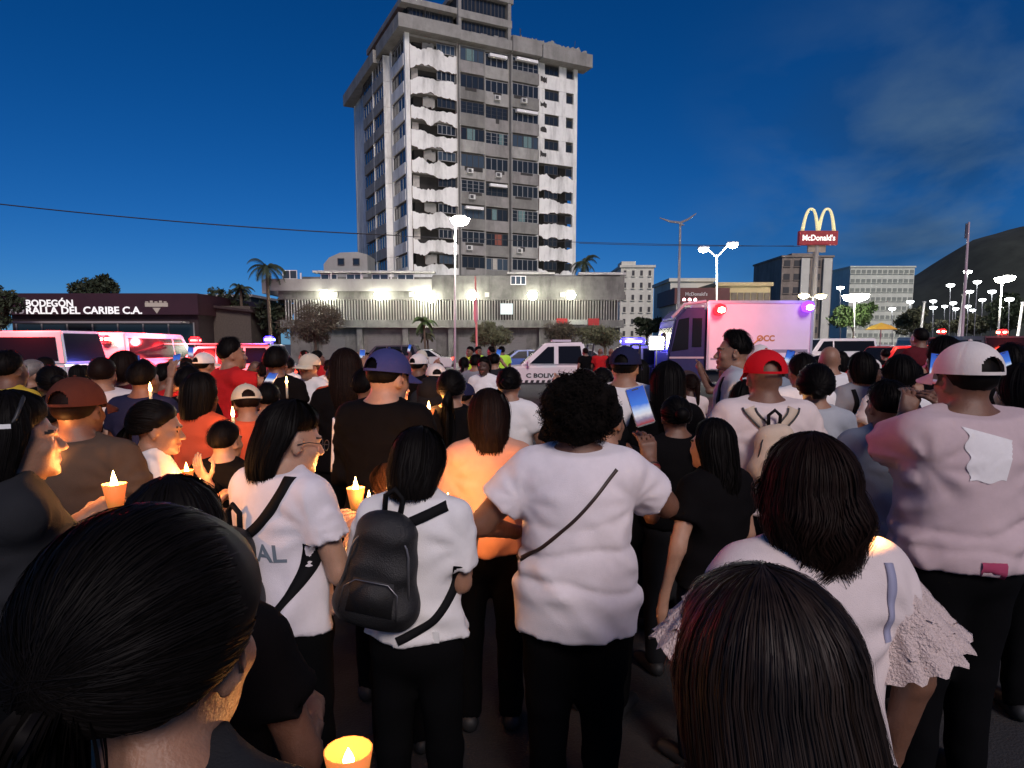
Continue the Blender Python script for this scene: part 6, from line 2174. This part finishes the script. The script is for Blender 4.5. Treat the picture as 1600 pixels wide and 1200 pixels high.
# 16 tall man in profile
f = person('tall young man in profile with short black hair and a grey hooded top', 1146, 517, 3.4, yaw=1.25, hyaw=.2, hair='short', hc='black', hkw=dict(ns=1600, seed=18, lift=.14, nape=1.95, front=.9, width=.0018), sex='m', g=1.0, skin=2, shirt='lgrey', sleeve=1.7, armR='bent', armL='bent', seed=18, res=.014, head_res=.006)
bd = MB().lathe([(.001, -.012), (.014, -.004), (.012, .008), (.001, .012)], 8, T=Matrix.Translation(Vector(tuple(f.H(0, .088, -.098) * f.sc))))
bd.build('goatee', HAIR['black'], f.root, smooth=True)
strap(f, [(-.11, 1.43), (-.13, 1.3), (-.12, 1.15), (-.08, 1.0)], .03, black_web, 'shirt_strap', sgn=1)
person('person in a light blue knit hat between the profile man and the red cap', 1186, 538, 3.8, hair='short', hc='black', cap=('white', {}), shirt='bluegrey', armR='bent', armL='bent', sex='m', seed=19, **MID)
# 17 woman with curls and lace sleeves
f = person('woman with reddish brown curls in a pale top with frilled lace sleeves', 1264, 672, 1.44, yaw=.12, hair='long', hc='dark', hkw=dict(ns=7000, L=.18, seed=20, wave=.016, flare=.2, width=.0011, th=.024, frizz=.04, nseg=26), sex='f', g=1.08, skin=1, shirt='pinkwhite', armR='down', armL='bent', seed=20,
           sleeve=.3, loose=1.3, fold=1.2, res=.011, head_res=.009, extra_h=.035)
lace = M('lace_pink', (.72, .58, .54), .9, var=.12, vs=60, bump=.8, bs=160)
for q in (-1, 1):
    S, e, w_, d = f.arms[q]
    ax = (e - S) / np.linalg.norm(e - S)
    for tier in range(3):
        v, fc = [], []
        n, m_ = 72, 9
        u1 = np.cross(ax, V3(0, 1, 0)); u1 /= np.linalg.norm(u1); u2 = np.cross(ax, u1)
        rr = random.Random(40 + tier)
        for j in range(m_):
            t = j / (m_ - 1)
            for k in range(n):
                a = 2 * math.pi * k / n
                rad = .066 + .012 * tier + (.030 + .008 * tier) * t + .0085 * t * math.sin(a * (11 + tier * 2) + tier) + .004 * t * math.sin(a * 23)
                ln = .01 + tier * .052 + t * (.105 + .009 * math.sin(a * 17) * (t > .9))
                p = S + V3(q * .0, 0, .012) + ax * ln + (u1 * math.cos(a) + u2 * math.sin(a)) * rad
                v.append(p)
        for j in range(m_ - 1):
            for k in range(n):
                k2 = (k + 1) % n
                fc.append((j * n + k, j * n + k2, (j + 1) * n + k2, (j + 1) * n + k))
        put(np_mesh('frill', np.array(v) * f.sc, np.array(fc), lace), 'frill', f.root)
strap(f, [(.135, 1.45), (.13, 1.36), (.125, 1.28)], .02, M('strap_lilac', (.30, .30, .42), .7), 'bag_strap')
candle(at2(1352, 855, 1.42), 'candle half hidden by the curls of the woman in lace sleeves', .9, cup=False)
# 18 nearest head bottom right
hm2 = M('hair_streaked', (.018, .011, .008), .5, var=.9, vs=34, stretch=(1, 1, .03), spec=.2)
HAIR['streak'] = hm2
person('nearest long straight brown haired head at the bottom, ear just showing', 1186, 886, .74, yaw=.15, hyaw=.32, hpitch=-.05, hair='long', hc='streak', hkw=dict(ns=8200, L=.42, seed=21, width=.0008, th=.03, nseg=16, frizz=.035, flare=.1), sex='f', g=.95, skin=2, shirt='black', armR='bent', armL='bent', seed=21, extra_h=.034, **HI)
# 19-21 right side
person('woman with round black bun and light grey top beside the red cap', 1276, 570, 2.8, yaw=-.1, hyaw=-.2, hair='bun', hc='black', hkw=dict(ns=900, seed=22, th=.03, bun=(0, -.11, -.02)), sex='f', g=.95, skin=2, shirt='lgrey', armR='bent', armL='bent', seed=22, **HI)
person('person with thick black hair just behind the woman with the round bun', 1254, 553, 3.5, hair='short', hc='black', hkw=dict(ns=400, th=.03), shirt='white', armR='bent', armL='bent', sex='m', seed=23, **MID)
person('stocky man with cropped black hair in a blue grey tee', 1386, 593, 2.4, yaw=.1, hair='short', hc='black', hkw=dict(ns=1500, seed=24, nape=2.05), sex='m', g=1.08, skin=1, shirt='bluegrey', armR='bent', armL='down', seed=24, loose=1.4, **HI)
person('dark haired person in a pale mauve top at the edge, shoulder behind the big man', 1594, 566, 2.35, hair='long', hc='black', hkw=dict(ns=900, L=.1, seed=25), sex='f', g=1.1, skin=1, shirt='lav', armR='bent', armL='bent', seed=25, **MID)
person('woman all in black with waist long straight black hair', 1044, 566, 3.0, yaw=-.1, hair='long', hc='black', hkw=dict(ns=1400, L=.5, seed=26, th=.03), sex='f', g=.92, skin=2, shirt='black', trousers=2, sleeve=1.8, armR='bent', armL='bent', seed=26, **MID)
person('man in a navy cap and white shirt just above the raised phone', 978, 540, 3.15, yaw=-.2, hyaw=-.2, hair='short', hc='black', cap=('navy', {}), sex='m', g=1.05, skin=2, shirt='white', armR='bent', armL='bent', seed=27, loose=1.3, **MID)
person('person with pinned black hair and white sleeve half behind the coiled hair', 796, 572, 3.3, yaw=-.15, hair='bun', hc='black', hkw=dict(ns=500, seed=28), sex='f', g=.92, skin=2, shirt='white', armR='down', armL='bent', seed=28, **MID)
person('woman in black with a smooth black ponytail behind the peach top', 706, 578, 3.1, yaw=-.1, hair='pony', hc='black', hkw=dict(ns=700, tail=.35, seed=29, th=.024), sex='f', g=.92, skin=2, shirt='black', armR='bent', armL='bent', seed=29, **MID)
person('woman with very long dark waves over a black top next to the blue cap', 540, 545, 3.2, yaw=.1, hair='long', hc='dark', hkw=dict(ns=1400, L=.42, seed=30, wave=.008, th=.026), sex='f', g=.95, skin=2, shirt='black', armR='bent', armL='bent', seed=30, **MID)
person('young man seen in profile between the long waves and the blue cap', 580, 572, 2.95, yaw=-1.2, hair='short', hc='black', hkw=dict(ns=600, seed=31), sex='m', g=.95, skin=1, shirt='black', armR='candle', armL='candle', seed=31, **MID)
person('person facing us in a cream cap and white tee above the woman in glasses', 482, 552, 4.4, yaw=2.6, hair='short', hc='dark', cap=('cream', {}), sex='f', g=.95, skin=2, shirt='white', armR='camera', armL='bent', seed=32, **MID)
f = person('person in a black hooded coat facing us behind a bright candle', 672, 588, 3.4, yaw=math.pi, hpitch=-.3, hair='short', hc='black', cap=('black', dict(th=.03)), sex='m', g=1.05, skin=1, shirt='black', sleeve=1.8, armR='candle', armL='candle', seed=33, **MID)
candle(at2(670, 645, 3.05), 'bright candle in a red cup held by the person in the black coat', 2.6, sc=1.25)
person('dark skinned woman facing us in a white top beside the reddish pole', 756, 556, 5.3, yaw=2.9, hair='long', hc='black', hkw=dict(ns=300, L=.1, seed=34), sex='f', g=.9, skin=0, shirt='white', armR='bent', armL='bent', seed=34, **MID)
person('person in a wide white cap behind the blue cap', 655, 552, 4.8, yaw=-.6, hair='short', hc='black', cap=('white', {}), sex='m', skin=1, shirt='black', armR='bent', armL='bent', seed=35, **MID)
person('person in a plain white cap right behind the bright candle', 681, 568, 4.2, yaw=.2, hair='short', hc='black', cap=('white', dict(th=.026)), sex='m', skin=1, shirt='dgrey', armR='bent', armL='bent', seed=36, **MID)
person('balding grey haired man in white before the parked vans', 1297, 540, 3.9, yaw=-.3, hair='bald', hc='grey', hkw=dict(th=.002), sex='m', g=1.05, skin=2, shirt='white', armR='bent', armL='bent', seed=37, **MID)
f = person('woman with dark hair and a grey top with black straps beside the balding man', 1346, 548, 3.5, yaw=.1, hair='long', hc='black', hkw=dict(ns=700, L=.12, seed=38), sex='f', g=.95, skin=2, shirt='grey', armR='bent', armL='bent', seed=38, **MID)
strap(f, [(-.11, 1.45), (-.1, 1.35), (-.12, 1.2)], .03, black_web, 'shirt_strap'); strap(f, [(.11, 1.45), (.1, 1.35), (.12, 1.2)], .03, black_web, 'shirt_strap')
person('woman with thick dark hair beside the raised forearm of the big man', 1408, 556, 3.3, yaw=-.3, hair='long', hc='black', hkw=dict(ns=700, L=.08, seed=39, th=.03), sex='f', g=1.0, skin=2, shirt='white', armR='phone', armL='bent', seed=39, **MID)
person('man standing head and shoulders above the crowd under the flagpole lamps', 1437, 511, 6.0, yaw=.3, hair='short', hc='black', sex='m', g=1.0, skin=1, shirt='maroon', armR='bent', armL='bent', seed=40, **MID)
person('person with full dark hair right behind the white cap', 1474, 528, 3.6, yaw=.2, hair='long', hc='black', hkw=dict(ns=400, L=.1, th=.035), sex='f', shirt='black', armR='bent', armL='bent', seed=41, **MID)
person('tall person in black between the white cap and the edge', 1578, 538, 3.4, hair='short', hc='black', hkw=dict(ns=400, th=.03), sex='m', g=1.1, skin=0, shirt='black', armR='bent', armL='bent', seed=42, **MID)
# left middle rows
person('man in a black and yellow top below the minibus window', 14, 546, 3.2, yaw=-.3, hair='short', hc='black', hkw=dict(ns=300), sex='m', g=1.05, skin=1, shirt='yellow', armR='bent', armL='bent', seed=43, **MID)
person('person in a mottled headscarf beneath the minibus corner', 52, 560, 3.7, yaw=-.8, hair='bun', hc='grey', sex='f', skin=2, shirt='black', armR='candle', armL='candle', seed=44, **MID)
person('person in a cream top lit from beneath by a candle', 72, 556, 4.2, yaw=-.6, hair='short', hc='black', sex='m', skin=3, shirt='cream', armR='candle', armL='candle', seed=45, **MID)
candle(at2(75, 588, 3.9), 'candle before the person in the cream top', 1.5, cup=False)
person('stout man in a faded rose shirt under the blazing red beacon', 160, 556, 3.4, yaw=.1, hair='short', hc='dark', sex='m', g=1.2, skin=2, shirt='pinkwhite', armR='bent', armL='bent', seed=46, **MID)
person('woman with tousled dark hair left of the raised phone', 196, 550, 3.6, yaw=-.4, hair='long', hc='dark', hkw=dict(ns=600, L=.1, wave=.01, th=.03), sex='f', skin=2, shirt='maroon', armR='bent', armL='bent', seed=47, **MID)
person('person in a navy top with a white collar before the raised phone', 224, 562, 3.2, yaw=-.2, hair='short', hc='black', hkw=dict(ns=400), sex='m', g=1.1, skin=1, shirt='navy', armR='bent', armL='bent', seed=48, **MID)
f = person('person in black raising one bare arm with a phone beside the red shirt', 296, 572, 3.5, yaw=-.1, hair='short', hc='black', hkw=dict(ns=400, th=.025), sex='m', g=.95, skin=2, shirt='black', armL=('W', (262, 640, 3.5), (270, 590, 3.55), (.1, .1, 1)), armR='bent', seed=49, **MID)
phone(at2(276, 564, 3.56), (R(-35), R(-10), 0), 'phone with a blue sky on its screen raised before the police van', case=None, sc=.8)
candle(at2(235, 612, 3.0), 'small candle under the raised arm with the phone', 1.2, cup=False)
candle(at2(260, 582, 4.4), 'small candle far back below the raised phone', 1.2, cup=False)
person('person in a white rounded cap left of the red shirt', 320, 550, 4.6, yaw=-.5, hair='short', hc='black', cap=('white', {}), sex='f', skin=2, shirt='black', armR='candle', armL='candle', seed=50, **MID)
person('person in a dark knit cap right of the red shirt', 432, 543, 4.0, yaw=-.1, hair='short', hc='black', hkw=dict(ns=300, th=.035), sex='m', skin=1, shirt='black', armR='bent', armL='bent', seed=51, **MID)
f = person('person in a dark floral top holding a phone below the dark knit cap', 418, 596, 3.3, yaw=.3, hair='short', hc='black', hkw=dict(ns=300), sex='f', skin=2, shirt='khaki', armR='candle', armL='candle', seed=52, **MID)
phone(at2(423, 592, 3.6), (R(-58), R(5), 0), 'phone held level beside the red shirt sleeve', case=ph_me)
candle(at2(448, 600, 3.6), 'candle lighting the hands beside the level phone', 2.0, cup=False)
phone(at2(566, 555, 5.6), (R(-8), R(4), 0), 'phone raised just beside the blue cap', case=ph_me)
person('person with a phone raised above the profile youth', 590, 560, 4.3, yaw=.1, hair='short', hc='black', sex='m', skin=2, shirt='white', armR='bent', armL='up', seed=53, **MID)
# ---- the crowd behind: a few figures copied many times with their own clothes, hair and skin
protos = []
specs = [dict(sex='m', hair='short', armR='bent', armL='down'), dict(sex='f', hair='long', armR='candle', armL='candle', hk=dict(L=.2)), dict(sex='m', hair='short', cap=True, armR='bent', armL='bent', g=1.1),
         dict(sex='f', hair='pony', armR='phone', armL='bent'), dict(sex='m', hair='short', armR='camera', armL='camera'), dict(sex='f', hair='bun', armR='bent', armL='bent', g=1.1),
         dict(sex='f', hair='long', armR='bent', armL='down', hk=dict(L=.32, wave=.008)), dict(sex='m', hair='bald', armR='candle', armL='bent', g=1.12), dict(sex='f', hair='long', armR='up', armL='bent', hk=dict(L=.1, th=.03)),
         dict(sex='m', hair='short', cap=True, armR='candle', armL='candle')]
for i, s_ in enumerate(specs):
    s_ = dict(s_); hk = s_.pop('hk', {}); hair = s_.pop('hair'); cap = s_.pop('cap', False)
    s_.setdefault('g', .95)
    fg = make_figure(h=1.70, hands=False, res=.022, head_res=.011, seed=70 + i, hyaw=random.uniform(-.3, .3), **s_)
    v, f_, mats, mi = fg.body
    bm_ = np_mesh('person', v, f_, mats, mi)
    P = dict(body=bm_, shirt=np_mesh('shirt', *fg.shirt, CLOTH['white']), trousers=np_mesh('trousers', *fg.trousers, TROUS[0]), shoes=np_mesh('shoes', *fg.shoes, SHOE))
    hk.update(nphi=36, nseg=12)
    if hair == 'bald': hk['th'] = -.0008
    if cap: hk['th'] = .01
    hv, hf = hair_mesh(fg, hair, HAIR['black'], ns=260 if hair != 'bald' else 0, width=.004, seed=i, **hk)
    if hair == 'bun':
        bv, bf = blob([fg.H(0, -.125, .03)], [(.045, .04, .042)], res=.014); hf = np.concatenate([hf, bf + len(hv)]); hv = np.concatenate([hv, bv])
    if hair == 'pony':
        c = fg.H(0, -.13, -.04)
        bv, bf = blob([c, c - V3(0, .01, .1)], [(.028, .03, .07), (.02, .022, .08)], res=.014); hf = np.concatenate([hf, bf + len(hv)]); hv = np.concatenate([hv, bv])
    if hair != 'bald': P['hair'] = np_mesh('hair', hv, hf, HAIR['black'])
    if cap:
        cr, pk = cap_mesh(fg, fine=False)
        P['cap'] = cr.mesh('cap', CAPM['white'], smooth=True); P['cap_peak'] = pk.mesh('cap_peak', CAPM['white'], smooth=True)
    P['wr'] = [fg.arms[1][2], fg.arms[1][3]]; P['pose'] = s_.get('armR'); P['top'] = 1.722; P['kind'] = ('cap' if cap else hair)
    protos.append(P)


def mesh_obj(me, name, parent, mat=None, slot=0):
    o = link(name, me, parent)
    if mat is not None:
        o.material_slots[slot].link = 'OBJECT'
        o.material_slots[slot].material = mat
    return o


LAND = [(20, 'minibus window'), (75, 'minibus corner'), (150, 'blazing red beacon'), (220, 'patrol car wing'), (285, 'police van red beacon'), (345, 'police van windows'), (402, 'blue beacon'),
        (460, 'bare bush edge'), (515, 'bare bush middle'), (600, 'dark parked car'), (660, 'young palm'), (711, 'white lamp pole'), (746, 'reddish pole'), (800, 'pickup bonnet'),
        (870, 'pickup door'), (930, 'pickup bed'), (985, 'blue lit car'), (1026, 'portable light'), (1080, 'truck cab'), (1130, 'red truck beacon'), (1190, 'truck emblem'), (1250, 'violet truck beacon'),
        (1300, 'white van'), (1345, 'lit green tree'), (1395, 'red car'), (1437, 'man standing tall'), (1477, 'nearer red beacon'), (1530, 'grey car'), (1575, 'edge red beacon')]
CNAME = {'white': 'white', 'lav': 'off white', 'pinkwhite': 'pale pink', 'grey': 'grey', 'lgrey': 'light grey', 'black': 'black', 'red': 'red', 'orange': 'orange', 'navy': 'navy', 'maroon': 'maroon', 'cream': 'cream', 'khaki': 'khaki', 'blue': 'blue', 'hivis': 'bright yellow', 'dgrey': 'dark grey'}
HN = {'short': 'cropped hair', 'long': 'long hair', 'pony': 'ponytail', 'bun': 'hair bun', 'bald': 'shaven head'}
rc_ = random.Random(23)
named = [(ob.location.x, ob.location.y) for ob in COL.objects if ob.get('category') == 'person']
crowd = []


def spot_ok(x, y, rmin):
    return all((x - a) ** 2 + (y - b) ** 2 > rmin ** 2 for a, b in named)


def add_person(x, y, h, yaw, pi, shirt, skin, capc, extra=None):
    P = protos[pi]
    sc = h / P['top']
    r = mesh_obj(P['body'], 'person', None, SKIN[skin])
    r.location = (x, y, 0); r.rotation_euler.z = yaw; r.scale = (sc, sc, sc)
    mesh_obj(P['shirt'], 'shirt', r, CLOTH[shirt]); mesh_obj(P['trousers'], 'trousers', r, TROUS[rc_.randrange(3)])
    mesh_obj(P['shoes'], 'shoes', r)
    if 'hair' in P: mesh_obj(P['hair'], 'hair', r, HAIR[rc_.choice(['black', 'black', 'dark'])])
    if 'cap' in P:
        c = mesh_obj(P['cap'], 'cap', r, CAPM[capc]); mesh_obj(P['cap_peak'], 'cap_peak', c, CAPM[capc])
    named.append((x, y))
    crowd.append((r, x, y, P, shirt, capc, yaw, extra))
    return r


rows = [2.75, 3.3, 4.0, 4.7, 5.5, 6.3, 7.2, 8.2, 9.3, 10.5, 12.0, 14.0]
for y0 in rows:
    step = .47 + .012 * y0
    half = y0 * .82
    x = -half + rc_.uniform(0, step)
    while x < half:
        y = y0 + rc_.uniform(-.3, .3)
        pxx = 800 + 1050 * x / y
        xx = x; hh_ = 1.58 if y0 < 3.6 else None; x += step * rc_.uniform(.8, 1.3)
        if y0 < 3 and not (850 < pxx < 1160 or 400 < pxx < 560): continue
        if y0 < 3.6 and 260 < pxx < 395: continue
        if 775 < pxx < 905 and (y > 4.9 or y < 3.7): continue          # gap in the crowd before the pickup
        if (pxx < 470 and y > 9.6) or (905 <= pxx < 1290 and y > 8.0): continue
        if 905 <= pxx < 1110 and y > 9.5 and rc_.random() < .5: continue
        if y0 >= 12 and not (pxx < 700 or pxx > 1290): continue
        if y0 >= 14 and rc_.random() < .4: continue
        if not spot_ok(xx, y, .4 if y < 4.3 else .35): continue
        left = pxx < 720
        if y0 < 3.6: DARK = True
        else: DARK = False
        shirt = rc_.choice(['black', 'red', 'orange', 'red', 'white', 'black', 'orange', 'cream', 'white', 'maroon'] if left else ['white', 'black', 'lav', 'white', 'grey', 'navy', 'black', 'red', 'pinkwhite', 'dgrey'])  # left rows get more red and orange cloth, standing in for red light
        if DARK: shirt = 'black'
        away = DARK or rc_.random() < (.62 if left else .85)
        yaw = rc_.gauss(0, .45) if away else rc_.choice([-1, 1]) * rc_.uniform(1.0, 2.9)
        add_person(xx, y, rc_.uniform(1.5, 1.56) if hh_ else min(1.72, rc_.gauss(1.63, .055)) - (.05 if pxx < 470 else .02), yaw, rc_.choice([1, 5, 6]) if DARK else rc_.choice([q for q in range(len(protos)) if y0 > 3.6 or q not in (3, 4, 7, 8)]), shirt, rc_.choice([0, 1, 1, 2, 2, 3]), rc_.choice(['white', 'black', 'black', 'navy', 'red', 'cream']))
# police in bright vests near the lamp pole
for px_, y_, yw in ((735, 16.5, 2.4), (747, 17.2, -2.8), (768, 18.0, 1.0), (784, 18.6, .3)):
    add_person(xat(px_, y_), y_, 1.74, yw, 0, 'hivis' if px_ != 768 else 'black', 1, 'navy', 'officer')
# people riding in the pickup bed stand behind it
for px_, y_ in ((915, 21.4), (938, 20.9), (955, 21.3)):
    r = add_person(xat(px_, 20.2), 20.2, 1.68, rc_.uniform(-.4, .4), rc_.choice([0, 2, 7]), rc_.choice(['maroon', 'red', 'black']), 1, 'black', 'bed')
seen_l = {}
crowd.sort(key=lambda c: 800 + 1050 * c[1] / c[2])
ORD = ['first', 'second', 'third', 'fourth', 'fifth', 'sixth', 'seventh', 'eighth', 'ninth', 'tenth', 'eleventh', 'twelfth']
buckets = {}
for c in crowd:
    r, x, y, P, shirt, capc, yaw, extra = c
    pxx = 800 + 1050 * x / y
    lm = min(LAND, key=lambda q: abs(q[0] - pxx))[1]
    row = 'front' if y < 5.2 else ('middle' if y < 7.0 else ('back' if y < 9.6 else 'hindmost'))
    yw = (yaw + math.pi) % (2 * math.pi) - math.pi
    face = 'from behind' if abs(yw) < .9 else ('facing us' if abs(yw) > 2.2 else ('facing right' if yw < 0 else 'facing left'))
    look = (capc + ' cap') if P['kind'] == 'cap' else HN[P['kind']]
    if extra == 'officer': base = f'officer in a {CNAME[shirt]} top, {face}, {row} row by the {lm}'
    else: base = f'person in {CNAME[shirt]}, {look}, {face}, {row} row by the {lm}'
    buckets.setdefault(base, []).append(r)
for base, rs in buckets.items():
    for k, r in enumerate(rs):
        lab = base if len(rs) == 1 else base.replace('person', ['leftmost', 'next', 'third', 'fourth', 'fifth', 'sixth'][min(k, 5)] + ' person', 1).replace('officer', ['leftmost', 'next', 'third', 'fourth'][min(k, 3)] + ' officer', 1)
        w = lab.split()
        tag(r, lab, 'person', 'people in the crowd before the vehicles')
# scattered candles and phones in the crowd
k = 0
for i, c in enumerate(crowd):
    r, x, y, P, shirt, capc, yaw, extra = c
    if extra or not (3.5 < y < 8.6): continue
    pxx = 800 + 1050 * x / y
    if (pxx < 760 and i % 3 != 0) or (pxx > 1050 and i % 11 == 0):
        d = Vector((-math.sin(yaw), math.cos(yaw), 0))
        who = r['label'].replace(' person', '').replace('person', 'one').replace(', from behind', '').replace(', facing us', '').replace(', facing left', '').replace(', facing right', '').replace(' row by the', ' row,').replace(' hair', '')
        candle(Vector((x, y, 1.24)) + d * .34, 'candle of the ' + who, 2.4, cup=False)
        k += 1
    continue
np_ = 0
for i, (r, x, y, P, shirt, capc, yaw, extra) in enumerate(crowd):
    if extra or y < 4.2 or P['pose'] not in ('phone', 'up', 'camera') or not (abs((yaw + math.pi) % (2 * math.pi) - math.pi) < 1.0): continue
    d = V3(*P['wr'][1]); d = d / np.linalg.norm(d)
    w = r.location + Matrix.Rotation(yaw, 3, 'Z') @ Vector(tuple((P['wr'][0] + d * .16 + V3(0, -.02, .03)) * r.scale.x))
    who = r['label'].replace(' person', '').replace('person', 'one').replace(', from behind', '').replace(', facing left', '').replace(', facing right', '').replace(' row by the', ' row,').replace(' hair', '')
    phone(w, (R(-10), R(rc_.uniform(-14, 14)), yaw), 'phone raised by the ' + who, case=ph_me_b, group='phones held up in the crowd')
    np_ += 1
print('phones', np_, 'crowd', len(crowd), 'candles', k)
